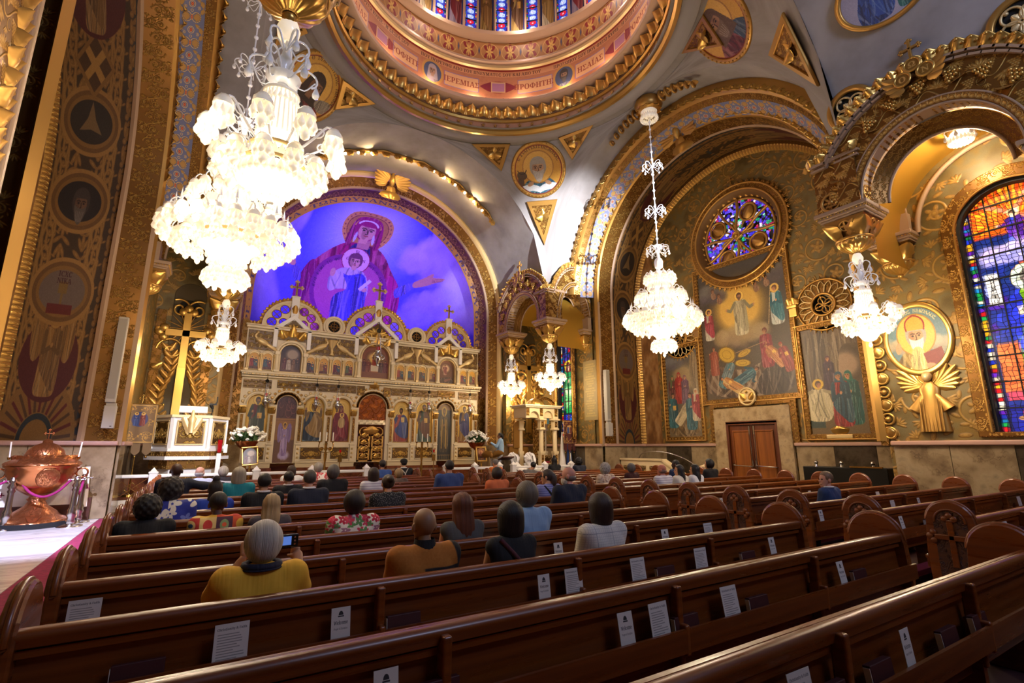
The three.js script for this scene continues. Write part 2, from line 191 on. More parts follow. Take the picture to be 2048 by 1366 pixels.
// ---------------------------------------------------------------- paintings (flat pictures that hang or are painted in the place)
const mixc = (a, b, t) => { const p = hex(a), q = hex(b); return `rgb(${p.map((v, i) => Math.round(v + (q[i] - v) * t)).join(',')})`; };
function blobPath(x, pts) { x.beginPath(); const n = pts.length; x.moveTo((pts[0][0] + pts[n - 1][0]) / 2, (pts[0][1] + pts[n - 1][1]) / 2); for (let i = 0; i < n; i++) { const b = pts[(i + 1) % n]; x.quadraticCurveTo(pts[i][0], pts[i][1], (pts[i][0] + b[0]) / 2, (pts[i][1] + b[1]) / 2); } x.closePath(); }
// a cloth area with painted folds; pts in px, folds run from top to bottom
function cloth(x, pts, col, n = 9, sway = 0.1) {
  blobPath(x, pts); x.fillStyle = col; x.fill(); x.save(); x.clip();
  let x0 = 1e9, x1 = -1e9, y0 = 1e9, y1 = -1e9; for (const [a, b] of pts) { x0 = min(x0, a); x1 = max(x1, a); y0 = min(y0, b); y1 = max(y1, b); }
  const w = x1 - x0, h = y1 - y0;
  for (let i = 0; i < n * 2; i++) { const a = x0 + rr(0, w), t = i % 2; x.strokeStyle = mixc(col, t ? '#100808' : '#fff0d8', t ? 0.5 : 0.36); x.globalAlpha = rr(0.3, 0.7); x.lineWidth = max(1, w * rr(0.015, 0.06)); x.beginPath(); x.moveTo(a + w * sway * rr(-1, 1), y0 + h * rr(-0.1, 0.35)); x.bezierCurveTo(a + w * sway * rr(-2, 2), y0 + h * 0.4, a + w * sway * rr(-2, 2), y0 + h * 0.7, a + w * sway * rr(-3, 3), y1 + h * 0.05); x.stroke(); }
  x.globalAlpha = 1; x.restore();
}
function head(x, cx, cy, r, o = {}) {   // r: half the head height; o: skin, hair, beard, halo, turn (-1..1), veil
  const { skin = '#b88258', hair = '#3a2416', beard, halo, turn = 0, veil, long, crown } = o;
  if (halo) { x.fillStyle = halo; x.beginPath(); x.arc(cx, cy - r * 0.1, r * 1.75, 0, 2 * PI); x.fill(); x.lineWidth = max(1, r * 0.12); x.strokeStyle = mixc(halo, '#5a2a10', 0.45); x.stroke(); }
  x.fillStyle = veil ?? hair; x.beginPath(); x.ellipse(cx, cy - r * 0.12, r * 0.95, r * 1.12, 0, 0, 2 * PI); x.fill(); if (veil || long) { x.beginPath(); x.moveTo(cx - r * 0.95, cy - r * 0.2); x.quadraticCurveTo(cx - r * 1.15, cy + r, cx - r * 1.2, cy + r * 1.7); x.lineTo(cx + r * 1.2, cy + r * 1.7); x.quadraticCurveTo(cx + r * 1.15, cy + r, cx + r * 0.95, cy - r * 0.2); x.fill(); }
  x.fillStyle = skin; x.fillRect(cx - r * 0.3, cy + r * 0.5, r * 0.6, r * 0.75);
  const fx = cx + turn * r * 0.18; x.beginPath(); x.ellipse(fx, cy + r * 0.08, r * 0.66, r * 0.9, 0, 0, 2 * PI); x.fill(); x.fillStyle = mixc(skin, '#3a1c10', 0.4); x.globalAlpha = 0.55; x.beginPath(); x.ellipse(fx - r * 0.42 * (turn || 1), cy + r * 0.15, r * 0.26, r * 0.72, 0, 0, 2 * PI); x.fill(); x.globalAlpha = 1;
  if (r > 5) { x.strokeStyle = mixc(skin, '#201008', 0.75); x.lineWidth = max(0.8, r * 0.09); for (const s of [-1, 1]) { const ex = fx + s * r * 0.28 + turn * r * 0.1; x.beginPath(); x.moveTo(ex - r * 0.17, cy - r * 0.16); x.quadraticCurveTo(ex, cy - r * 0.28, ex + r * 0.17, cy - r * 0.16); x.stroke(); x.fillStyle = '#1c0f0a'; x.beginPath(); x.ellipse(ex, cy - r * 0.02, r * 0.11, r * 0.07, 0, 0, 2 * PI); x.fill(); } x.beginPath(); x.moveTo(fx + turn * r * 0.15, cy - r * 0.05); x.lineTo(fx + turn * r * 0.22 + r * 0.05, cy + r * 0.3); x.lineTo(fx - r * 0.06, cy + r * 0.34); x.stroke(); x.fillStyle = mixc(skin, '#8a1a1a', 0.6); x.beginPath(); x.ellipse(fx + turn * r * 0.1, cy + r * 0.52, r * 0.2, r * 0.06, 0, 0, 2 * PI); x.fill(); }
  if (beard) { x.fillStyle = beard; x.beginPath(); x.moveTo(fx - r * 0.66, cy + r * 0.15); x.quadraticCurveTo(fx - r * 0.6, cy + r * 1.3, fx, cy + r * 1.65); x.quadraticCurveTo(fx + r * 0.6, cy + r * 1.3, fx + r * 0.66, cy + r * 0.15); x.quadraticCurveTo(fx, cy + r * 0.62, fx - r * 0.66, cy + r * 0.15); x.fill(); x.strokeStyle = mixc(beard, '#ffffff', 0.3); x.lineWidth = max(0.6, r * 0.05); for (let i = -2; i < 3; i++) { x.beginPath(); x.moveTo(fx + i * r * 0.2, cy + r * 0.6); x.lineTo(fx + i * r * 0.12, cy + r * 1.4); x.stroke(); } }
  x.fillStyle = veil ?? hair; x.beginPath(); x.ellipse(cx, cy - r * 0.35, r * 0.92, r * 0.9, 0, PI * 1.02, PI * 1.98); x.fill(); if (crown) { x.fillStyle = crown; x.beginPath(); x.moveTo(cx - r * 0.8, cy - r * 0.5); x.quadraticCurveTo(cx - r * 1.1, cy - r * 1.5, cx, cy - r * 1.75); x.quadraticCurveTo(cx + r * 1.1, cy - r * 1.5, cx + r * 0.8, cy - r * 0.5); x.fill(); x.strokeStyle = '#7a1f1a'; x.lineWidth = r * 0.14; x.stroke(); }
}
// a standing or seated robed figure, feet at (cx, cy), h high
function fig(x, cx, cy, h, o = {}) {
  const { robe = '#7a2a22', mantle, w = 1, seat, turn = 0, arms = 'bless', child, wings } = o, skin = o.skin ?? '#b88258', q = (a, b) => [cx + a * h * w, cy - b * h], sy = seat ? 0.12 : 0, top = 0.82 - sy;
  if (wings) for (const s of [-1, 1]) cloth(x, [q(s * 0.06, 0.8), q(s * 0.2, 1.02), q(s * 0.34, 0.95), q(s * 0.36, 0.6), q(s * 0.26, 0.35), q(s * 0.12, 0.55)], wings, 10, 0.05);
  if (seat) cloth(x, [q(-0.15, top), q(0.15, top), q(0.22, 0.45), q(0.26, 0.3), q(0.2, 0.02), q(0.05, -0.01), q(-0.15, 0.0), q(-0.24, 0.05), q(-0.26, 0.32), q(-0.2, 0.5)], robe, 12);
  else cloth(x, [q(-0.06, top + 0.02), q(0.06, top + 0.02), q(0.145, top - 0.03), q(0.15, 0.5), q(0.165, 0.2), q(0.17, 0.015), q(0, 0), q(-0.17, 0.015), q(-0.165, 0.2), q(-0.15, 0.5), q(-0.145, top - 0.03)], robe, 12);
  if (mantle) { cloth(x, seat ? [q(0.02, top + 0.02), q(0.16, top - 0.03), q(0.22, 0.45), q(0.27, 0.25), q(0.2, 0.05), q(-0.05, 0.12), q(-0.2, 0.3), q(-0.05, 0.42)] : [q(0.0, top + 0.02), q(0.15, top - 0.03), q(0.17, 0.4), q(0.18, 0.1), q(0.08, 0.06), q(-0.03, 0.2), q(-0.14, 0.32), q(-0.16, 0.46), q(-0.02, 0.56)], mantle, 10); cloth(x, [q(-0.16, top - 0.02), q(-0.07, top + 0.02), q(-0.11, 0.5), q(-0.17, 0.42)], mantle, 4); }
  const limb = (pts, c, wd) => { x.strokeStyle = c; x.lineWidth = wd * h; x.beginPath(); pts.forEach(([a, b], i) => { const [u, v] = q(a, b); x[i ? 'lineTo' : 'moveTo'](u, v); }); x.stroke(); }, hand = (a, b) => { const [u, v] = q(a, b); x.fillStyle = skin; x.beginPath(); x.ellipse(u, v, h * 0.022, h * 0.032, 0.3, 0, 2 * PI); x.fill(); };
  const sl = mixc(mantle ?? robe, '#000000', 0.18);
  if (arms === 'bless') { limb([[-0.12, top - 0.06], [-0.17, 0.56], [-0.11, 0.62]], sl, 0.065); hand(-0.1, 0.66); limb([[0.12, top - 0.06], [0.15, 0.52], [0.06, 0.53]], sl, 0.065); x.fillStyle = o.book ?? '#caa04a'; const [u, v] = q(0.05, 0.63); x.fillRect(u - h * 0.05, v, h * 0.11, h * 0.13); hand(0.03, 0.53); }
  else if (arms === 'open') { for (const s of [-1, 1]) { limb([[s * 0.12, top - 0.05], [s * 0.24, 0.6], [s * 0.32, 0.64]], sl, 0.07); hand(s * 0.34, 0.65); } }
  else if (arms === 'pray') { for (const s of [-1, 1]) limb([[s * 0.12, top - 0.06], [s * 0.12, 0.52], [s * 0.02, 0.58]], sl, 0.06); hand(0, 0.61); }
  else if (arms === 'up') { for (const s of [-1, 1]) { limb([[s * 0.12, top - 0.06], [s * 0.17, 0.6], [s * 0.17, 0.72]], sl, 0.06); hand(s * 0.17, 0.76); } }
  if (child) { cloth(x, [q(-0.04, 0.58), q(0.1, 0.58), q(0.12, 0.35), q(0.0, 0.3), q(-0.07, 0.38)], child, 5); head(x, ...q(0.03, 0.63), h * 0.036, { skin, halo: o.halo, hair: '#5a3a20' }); }
  head(x, ...q(turn * 0.01, top + 0.095), h * 0.066, { ...o, skin, turn });
}
const rgba = (c, a) => `rgba(${hex(c).join(',')},${a})`;
function cloud(x, cx, cy, r, c, n = 26, sq = 0.5) { for (let i = 0; i < n * 3; i++) { const a = rr(0, 2 * PI), d = rnd() ** 0.6 * r, q = r * rr(0.16, 0.42), u = cx + d * cos(a), v = cy + d * sin(a) * sq, k = mixc(c, v < cy ? '#ffffff' : '#3a2a6a', rr(0, 0.22)), g = x.createRadialGradient(u, v - q * 0.2, 0, u, v, q); g.addColorStop(0, k.replace('rgb', 'rgba').replace(')', ',0.42)')); g.addColorStop(0.7, k.replace('rgb', 'rgba').replace(')', ',0.26)')); g.addColorStop(1, k.replace('rgb', 'rgba').replace(')', ',0)')); x.fillStyle = g; x.beginPath(); x.arc(u, v, q, 0, 2 * PI); x.fill(); } }
// brush strokes that follow the picture's own colours
function oils(c, n, len, a0 = 0, b0 = 0, w = c.width, h = c.height) { const x = c.getContext('2d'), d = x.getImageData(a0, b0, w, h).data; for (let i = 0; i < n; i++) { const px = floor(rr(0, w)), py = floor(rr(0, h)), k = 4 * (py * w + px), v = rr(-16, 16), g = rr(0, PI), l = len * rr(0.4, 1.2), q = (e) => max(0, min(255, floor(d[k + e] + v))); x.strokeStyle = `rgba(${q(0)},${q(1)},${q(2)},0.5)`; x.lineWidth = len * rr(0.16, 0.42); x.beginPath(); x.moveTo(a0 + px - l * cos(g) / 2, b0 + py - l * sin(g) / 2); x.lineTo(a0 + px + l * cos(g) / 2, b0 + py + l * sin(g) / 2); x.stroke(); } return c; }
// --- painted soffit of the transept arches: u = along the arch from the dado, v = across
function paintSoffit() {
  const W = 2048, H = 256, k = W / 28.1, [c, x] = cv(W, H, '#33424c'), gC = '#9a7432', gD = '#5c3f1a';   // 28.1 m of path; drawn rotated so that "up the jamb" is +u
  const f = fbm(256, 6, 4, 19); x.drawImage(ramp(256, f, [[0.3, '#2c3a46'], [0.7, '#40505a']]), 0, 0, W, 256);
  const half = (sg) => { x.save(); x.setTransform(0, 1, sg, 0, sg > 0 ? 0 : W, H / 2);   // local x: across (-128..128), local y: metres up the jamb * k; both jambs start at the dado
    const up = (m) => m * k, el = (y, rx, ry, fill, st) => { x.fillStyle = fill; x.beginPath(); x.ellipse(0, y, rx, ry, 0, 0, 2 * PI); x.fill(); if (st) { x.strokeStyle = st; x.lineWidth = 8; x.stroke(); } };
        const o = new Orn(); for (let m = 0.1; m < 14; m += 0.62) for (const s of [-1, 1]) { o.spiral(0.5 + s * 0.26, m / 14, 0.1, s, 1.3, s, 0.03); o.leaf(0.5 + s * 0.4, (m + 0.3) / 14, 0.12, s > 0 ? 0.6 : 2.5); o.leaf(0.5 + s * 0.12, (m + 0.3) / 14, 0.11, PI / 2 * s); }
    x.save(); x.translate(-128, 0); x.fillStyle = '#4a3719'; x.fillRect(26, 0, 204, up(14)); o.draw(x, 256, up(14), [gC, gD, '#b08a44'], false, false); x.restore();
    const flipY = (fn, m) => { x.save(); x.translate(0, up(m)); x.scale(1, -1); fn(); x.restore(); };
    x.fillStyle = gC; x.beginPath(); x.arc(0, 0, 105, 0, PI); x.fill(); for (let i = 0; i < 15; i++) { x.save(); x.rotate(((i + 0.5) / 15) * PI); x.fillStyle = i % 2 ? '#6b1f18' : gD; x.fillRect(48, -3, 46, 6); x.restore(); } x.fillStyle = '#26353f'; x.beginPath(); x.arc(0, 0, 46, 0, PI); x.fill(); x.fillStyle = gC; x.beginPath(); x.arc(0, 0, 36, 0, PI); x.fill();
    x.fillStyle = '#5d1a17'; x.beginPath(); x.ellipse(0, up(1.9), 76, 74, 0, 0, 2 * PI); x.fill(); flipY(() => fig(x, 0, 0, 150, { robe: '#ac8540', mantle: '#8e6a30', skin: '#b89150', hair: '#6b4a20', halo: '#c19a4c', arms: 'pray', wings: '#a37c38', w: 1.1 }), 1.0);
    for (const [m, kind] of [[3.6, 0], [6.0, 1], [8.1, 2]]) { el(up(m), 84, 60, '#7c5a26', '#b48c46'); el(up(m), 66, 44, ['#7d6f66', '#2e241c', '#35291c'][kind], gC); flipY(() => { if (kind === 1) head(x, 4, 4, 26, { skin: '#7d6045', beard: '#6a625a', hair: '#4a4038' }); else if (kind === 0) { x.fillStyle = '#8f7434'; x.fillRect(-12, -18, 24, 22); x.fillRect(-3, 4, 6, 22); x.fillStyle = '#712019'; x.fillRect(-34, 24, 68, 18); x.fillStyle = '#4a1512'; x.font = 'bold 15px serif'; x.textAlign = 'center'; x.fillText('ICXC', 0, -28); x.fillText('NIKA', 0, -15); } else { x.fillStyle = '#8a7145'; for (const a of [0, 2.1, 4.2]) { x.save(); x.rotate(a); x.beginPath(); x.moveTo(-14, 0); x.lineTo(0, -38); x.lineTo(14, 0); x.fill(); x.restore(); } } }, m); }
    x.save(); x.translate(0, up(9.5)); x.rotate(PI / 4); x.fillStyle = gC; x.fillRect(-42, -42, 84, 84); x.fillStyle = gD; x.fillRect(-34, -34, 68, 68); x.fillStyle = '#c39a4c'; x.fillRect(-8, -34, 16, 68); x.fillRect(-34, -8, 68, 16); x.restore();
    x.fillStyle = '#5d1a17'; x.beginPath(); x.ellipse(0, up(11.2), 84, 80, 0, 0, 2 * PI); x.fill(); flipY(() => fig(x, 0, 0, 170, { robe: '#a8864c', mantle: '#8b6a36', skin: '#b08c54', hair: '#6b4a20', arms: 'pray', wings: '#a37f42' }), 10.2);
    x.restore(); };
  half(1); half(-1); x.setTransform(1, 0, 0, 1, 0, 0);
  x.fillStyle = '#24323c'; x.fillRect(0, 0, W, 14); x.fillRect(0, H - 14, W, 14); return grain(c, 18);
}
function mRoseRelief() { return goldRelief('rose_relief', ornTex(rinceau(1, 1), 512, 512, '#6a4030', ['#b98a5e', '#8a5a40', '#cfa070']), scrollH, [1.6, 1.6], { metalness: 0.35 }); }
function mLetterBand() { const W = 2048, H = 64, [c, x] = cv(W, H, '#a5763e'); x.fillStyle = '#3a2d66'; x.font = 'bold 50px serif'; x.textAlign = 'center'; x.fillText('ΧΑΙΡΕ · Η ΠΛΑΤΥΤΕΡΑ · ΤΩΝ ΟΥΡΑΝΩΝ · ΚΑΙ ΤΗΣ ΓΗΣ · ΤΟΥ ΟΥΡΑΝΟΥ', W / 2, 50); const L = 5.1 * PI + 7.9; const m = mat('letter_band', { map: re(tex(c), 1 / L, -1 / 0.28, 0, 1), roughness: 0.6 }); m.map.repeat.x = -1 / L; m.map.offset.x = 1; return m; }
function mMural() {   // unrolled half dome: 16.2 m wide at the springing, from 1.6 m below it
  const W = 2048, H = 1226, k = 126.4, [c, x] = cv(W, H), X = (m) => (m + 7.95) * k, Y = (m) => H - (m - 3.65) * k;
  let g = x.createRadialGradient(X(0.1), Y(11.2), 60, X(0), Y(10.5), 1000); g.addColorStop(0, '#e8e4ff'); g.addColorStop(0.22, '#9aa4f0'); g.addColorStop(0.45, '#5a62dc'); g.addColorStop(1, '#5a50c8'); x.fillStyle = g; x.fillRect(0, 0, W, H);
  x.save(); x.translate(X(0.1), Y(11.1)); for (let i = 0; i < 90; i++) { x.rotate(2 * PI / 90 + rr(-0.01, 0.01)); x.globalAlpha = rr(0.05, 0.3); x.fillStyle = '#eef0ff'; x.beginPath(); x.moveTo(-3, 0); x.lineTo(0, -rr(300, 480)); x.lineTo(3, 0); x.fill(); } x.restore(); x.globalAlpha = 1;
  for (const [a, b, r, col] of [[-6.6, 8.9, 190, '#b9a9ea'], [-5.2, 9.6, 170, '#a79be6'], [-6.8, 7.4, 230, '#9c8ee0'], [-4.6, 8.2, 150, '#8f86e0'], [3.6, 9.4, 170, '#cdb8f2'], [4.9, 9.9, 160, '#c2adf0'], [5.2, 8.6, 190, '#b7a2ee'], [6.6, 7.2, 220, '#c9b6f4'], [4.6, 6.6, 190, '#a898ea'], [-6, 5.8, 240, '#9186de'], [3.4, 5.6, 170, '#8d84dc'], [7, 5.4, 220, '#b09aec']]) cloud(x, X(a), Y(b), r, col, 34);
  x.fillStyle = '#c89048'; x.beginPath(); x.arc(X(0.1), Y(10.95), 152, 0, 2 * PI); x.fill(); x.lineWidth = 30; x.strokeStyle = '#e0a858'; x.stroke(); x.lineWidth = 4; x.strokeStyle = '#7a3a30'; x.beginPath(); x.arc(X(0.1), Y(10.95), 134, 0, 2 * PI); x.stroke(); for (let i = 0; i < 26; i++) { const a = (i / 26) * 2 * PI; x.fillStyle = '#8a3a40'; x.save(); x.translate(X(0.1) + 151 * cos(a), Y(10.95) + 151 * sin(a)); x.rotate(a); x.fillRect(-7, -2, 14, 4); x.fillRect(-2, -7, 4, 14); x.restore(); }
  const rob = '#b0186c', q = (l) => l.map(([a, b]) => [X(a), Y(b)]);
  cloth(x, q([[-0.5, 10.1], [0.7, 10.1], [1.4, 9.6], [2.0, 8.6], [2.5, 7.9], [2.7, 7.4], [2.4, 5.6], [2.2, 4.4], [-2.2, 4.4], [-2.6, 6.0], [-3.0, 6.9], [-2.9, 7.6], [-2.1, 8.6], [-1.2, 9.6]]), rob, 46, 0.05);
  cloth(x, q([[-2.4, 8.6], [-1.9, 8.3], [-2.4, 6.2], [-3.0, 5.6], [-3.2, 6.8]]), '#8d1468', 12); cloth(x, q([[1.9, 8.6], [2.6, 7.9], [2.8, 6.6], [2.3, 5.2], [1.7, 6.4], [1.6, 7.8]]), '#c01c84', 12);
  cloth(x, q([[2.3, 7.7], [3.1, 8.0], [3.45, 8.05], [3.4, 7.65], [2.6, 7.15], [2.4, 7.2]]), '#6d6ad8', 6); cloth(x, q([[-2.8, 7.6], [-3.4, 8.0], [-3.6, 7.7], [-3.2, 7.1], [-2.8, 7.0]]), '#5f5cc8', 5);
  x.fillStyle = '#d6a08c'; for (const s of [1, -1]) { blobPath(x, q([[s * 3.3, 8.05], [s * 3.9, 8.2], [s * 4.5, 8.42], [s * 4.6, 8.3], [s * 4.4, 8.18], [s * 5.4, 8.0], [s * 5.35, 7.9], [s * 4.8, 7.88], [s * 4.0, 7.75], [s * 3.35, 7.7]])); x.fill(); x.strokeStyle = '#9a5a60'; x.lineWidth = 3; for (const t of [0, 0.07, 0.13]) { x.beginPath(); x.moveTo(X(s * 4.5), Y(8.06 - t)); x.lineTo(X(s * 5.25), Y(7.99 - t)); x.stroke(); } }
  cloth(x, q([[-0.35, 10.1], [0.55, 10.1], [0.7, 9.2], [0.1, 8.9], [-0.6, 9.2]]), '#2c2a78', 8);
  cloth(x, q([[-0.75, 11.0], [-0.5, 11.75], [0.1, 12.0], [0.7, 11.75], [0.95, 11.0], [1.0, 9.9], [0.7, 9.7], [0.6, 10.8], [-0.4, 10.8], [-0.55, 9.7], [-0.85, 9.9]]), '#a8206c', 16, 0.03); x.strokeStyle = '#e0b060'; x.lineWidth = 9; x.beginPath(); x.arc(X(0.1), Y(11.05), 84, PI * 1.05, PI * 1.95); x.stroke();
  x.fillStyle = '#c98a8c'; x.fillRect(X(-0.15), Y(10.5), 80, 90); head(x, X(0.1), Y(10.95), 84, { skin: '#e0a59c', hair: '#a8206c', turn: 0.25 }); x.strokeStyle = '#f4ecf4'; x.lineWidth = 12; x.beginPath(); x.arc(X(0.1), Y(11.12), 66, PI * 1.12, PI * 1.88); x.stroke(); for (const s of [-1, 1]) cloth(x, q([[0.1 + s * 0.42, 10.9], [0.1 + s * 0.56, 10.4], [0.1 + s * 0.5, 10.0], [0.1 + s * 0.36, 10.4]]), '#d8d6ec', 4);
  x.lineWidth = 34; x.strokeStyle = '#8a2f86'; x.beginPath(); x.ellipse(X(-0.1), Y(7.2), 248, 252, 0, 0, 2 * PI); x.stroke(); x.fillStyle = '#c05aa0'; x.beginPath(); x.ellipse(X(-0.1), Y(7.2), 232, 236, 0, 0, 2 * PI); x.fill(); x.fillStyle = '#4a1a5a'; x.font = 'bold 26px serif'; x.textAlign = 'center'; 'ΕΓΩ ΕΙΜΙ ΤΟ ΦΩΣ ΤΟΥ ΚΟΣΜΟΥ Ο ΑΚΟΛΟΥΘΩΝ'.split('').forEach((ch, i) => { const a = -PI * 1.0 + i * 0.088; x.save(); x.translate(X(-0.1) + 240 * cos(a), Y(7.2) + 244 * sin(a)); x.rotate(a + PI / 2); x.fillText(ch, 0, 12); x.restore(); });
  x.fillStyle = '#f0c0dc'; x.beginPath(); x.arc(X(0.0), Y(9.05), 92, 0, 2 * PI); x.fill(); x.lineWidth = 6; x.strokeStyle = '#a0305c'; x.stroke(); x.fillStyle = '#7a2050'; x.font = 'bold 30px serif'; x.fillText('Ο', X(-0.42), Y(9.0)); x.fillText('Ω', X(0), Y(9.48)); x.fillText('Ν', X(0.42), Y(9.0));
  cloth(x, q([[-0.5, 8.6], [0.6, 8.6], [1.0, 7.6], [0.9, 6.9], [0.3, 7.4], [-0.6, 7.4], [-1.2, 7.0], [-1.25, 7.9], [-0.9, 8.3]]), '#cbb8e4', 12); cloth(x, q([[-0.6, 8.3], [-0.2, 8.1], [0.6, 8.5], [0.9, 7.6], [0.9, 6.4], [0.6, 4.6], [-0.8, 4.6], [-0.9, 6.0], [-0.9, 7.0], [0.0, 7.4]]), '#4a48d0', 24, 0.09); x.fillStyle = '#dba49c'; x.beginPath(); x.ellipse(X(-1.05), Y(8.15), 18, 30, 0.2, 0, 2 * PI); x.fill(); x.beginPath(); x.ellipse(X(0.75), Y(7.5), 20, 16, 0, 0, 2 * PI); x.fill(); x.fillStyle = '#e8def0'; x.save(); x.translate(X(0.7), Y(7.7)); x.rotate(0.7); x.fillRect(-12, -60, 24, 100); x.restore(); head(x, X(0.0), Y(9.0), 50, { skin: '#e2aaa2', hair: '#7a4060' });
  return mat('mural', { map: tex(grain(oils(c, 26000, 13), 8), 1, 1, true, true), roughness: 0.75 });
}
// --- transept pictures (u from the front end of the wall to the rear end)
function pic(w, h, name, draw, o = {}) { const [c, x] = cv(w, h); draw(x, w, h); oils(c, w * h / 34, 9); return mat(name, { map: tex(grain(c, 12), 1, 1, true, true), roughness: 0.45, ...o }); }
function sky(x, w, h, a, b, glow) { let g = x.createLinearGradient(0, 0, 0, h); g.addColorStop(0, a); g.addColorStop(1, b); x.fillStyle = g; x.fillRect(0, 0, w, h); if (glow) { g = x.createRadialGradient(glow[0], glow[1], 5, glow[0], glow[1], glow[2]); g.addColorStop(0, glow[3]); g.addColorStop(0.45, glow[3]); g.addColorStop(1, 'rgba(0,0,0,0)'); x.fillStyle = g; x.fillRect(0, 0, w, h); } }
function fallen(x, cx, cy, h, rot, o) { x.save(); x.translate(cx, cy); x.rotate(rot); fig(x, 0, h * 0.4, h, o); x.restore(); }
const shield = (x, cx, cy, a, b, r) => { x.fillStyle = '#6a5214'; x.beginPath(); x.ellipse(cx, cy, a, b, r, 0, 2 * PI); x.fill(); x.fillStyle = '#a58424'; x.beginPath(); x.ellipse(cx, cy, a * 0.86, b * 0.86, r, 0, 2 * PI); x.fill(); x.strokeStyle = '#6a5214'; x.lineWidth = 3; x.beginPath(); x.ellipse(cx, cy, a * 0.5, b * 0.5, r, 0, 2 * PI); x.stroke(); };
const mResur = pic(710, 1020, 'mural_rising', (x, w, h) => {
  sky(x, w, h, '#3c372f', '#4a3c28', [w * 0.48, h * 0.34, 330, 'rgba(196,156,70,0.95)']); cloud(x, 120, 200, 130, '#4a443c', 20); cloud(x, 590, 170, 140, '#4b4338', 20); cloud(x, 350, 560, 190, '#8a7346', 26, 0.25);
  for (const [a, b] of [[130, 170], [180, 220], [520, 130], [570, 180], [490, 200]]) { head(x, a, b, 17, { skin: '#8f6746', hair: '#4a3020' }); cloth(x, [[a - 24, b + 14], [a + 22, b + 14], [a + 34, b + 60], [a - 10, b + 75]], '#7b5a40', 5); }
  fig(x, 350, 565, 330, { robe: '#a79c7c', mantle: '#8f8668', hair: '#4a2d18', beard: '#5a3a20', halo: '#d5b055', arms: 'open', skin: '#a87a54' });
  fig(x, 75, 560, 250, { robe: '#a6a08c', mantle: '#8c2f38', hair: '#3a2014', halo: '#c7a04a', arms: 'pray', turn: 1 }); fig(x, 630, 540, 290, { robe: '#a3aaa2', mantle: '#27606c', hair: '#5a3a20', halo: '#cfa94e', arms: 'pray', turn: -1 });
  x.strokeStyle = '#b09468'; x.lineWidth = 5; x.beginPath(); x.moveTo(600, 250); x.lineTo(560, 520); x.stroke();
  cloth(x, [[0, 800], [120, 760], [300, 830], [500, 780], [710, 700], [710, 1020], [0, 1020]], '#5a4530', 24); cloth(x, [[430, 900], [560, 780], [710, 760], [710, 1020], [400, 1020]], '#3a2f26', 14);
  fig(x, 525, 830, 290, { robe: '#6e1f24', mantle: '#7c2328', hair: '#5a2a20', arms: 'pray', turn: -1, skin: '#9a6c48' }); x.strokeStyle = '#8a6a44'; x.lineWidth = 5; x.beginPath(); x.moveTo(270, 690); x.lineTo(520, 640); x.stroke(); x.beginPath(); x.moveTo(80, 800); x.lineTo(230, 590); x.stroke();
  fig(x, 95, 840, 230, { robe: '#7a3a26', hair: '#4a2a18', arms: 'up', skin: '#a06f48' }); fallen(x, 190, 850, 250, 0.5, { robe: '#3a6168', mantle: '#5b6c70', hair: '#7a6a4a', arms: 'pray', skin: '#a8784e' }); fallen(x, 330, 880, 230, 1.1, { robe: '#2b5a66', mantle: '#31505a', arms: 'open', skin: '#9a6a44' }); fallen(x, 240, 930, 220, -1.0, { robe: '#b09054', mantle: '#a8743f', arms: 'bless', skin: '#b07c50' }); fallen(x, 590, 760, 220, -0.7, { robe: '#a5683c', hair: '#6a2a1c', skin: '#a5744c', arms: 'bless' }); fallen(x, 660, 790, 220, -0.3, { robe: '#7d2a26', hair: '#8a2f22', skin: '#a5744c', arms: 'bless' });
  shield(x, 205, 690, 78, 62, 0.5); shield(x, 330, 770, 66, 28, 0.1); shield(x, 350, 700, 60, 24, -0.3); });
const mEntomb = pic(330, 740, 'mural_mourners', (x, w, h) => { sky(x, w, h, '#4b4a4c', '#6a5a40', [170, 260, 200, 'rgba(150,126,84,0.8)']); cloud(x, 80, 120, 100, '#5e5a58', 18); cloth(x, [[250, 60], [330, 40], [330, 460], [270, 420], [240, 250]], '#7d6a4c', 12); cloth(x, [[0, 560], [330, 520], [330, 740], [0, 740]], '#6e5735', 16);
  fig(x, 60, 480, 260, { robe: '#4b5a34', mantle: '#5a2a26', veil: '#4b5a34', hair: '#4b5a34', arms: 'pray' }); fig(x, 130, 470, 270, { robe: '#8e2620', mantle: '#9a2a22', veil: '#8e2620', arms: 'pray' }); fig(x, 190, 480, 250, { robe: '#5f3f52', veil: '#6b4a58', arms: 'pray' }); fig(x, 50, 670, 300, { robe: '#27616a', mantle: '#2c4f56', arms: 'bless', turn: 1 }); fallen(x, 150, 560, 250, 0.7, { robe: '#c2b18c', mantle: '#b6a37a', halo: '#c59d3e', arms: 'pray', hair: '#4a2a18' }); fig(x, 235, 690, 310, { robe: '#2c5a66', mantle: '#275058', arms: 'pray', turn: -1 }); fig(x, 290, 620, 270, { robe: '#b3a284', veil: '#b3a284', mantle: '#8e2a2a', arms: 'pray' }); });
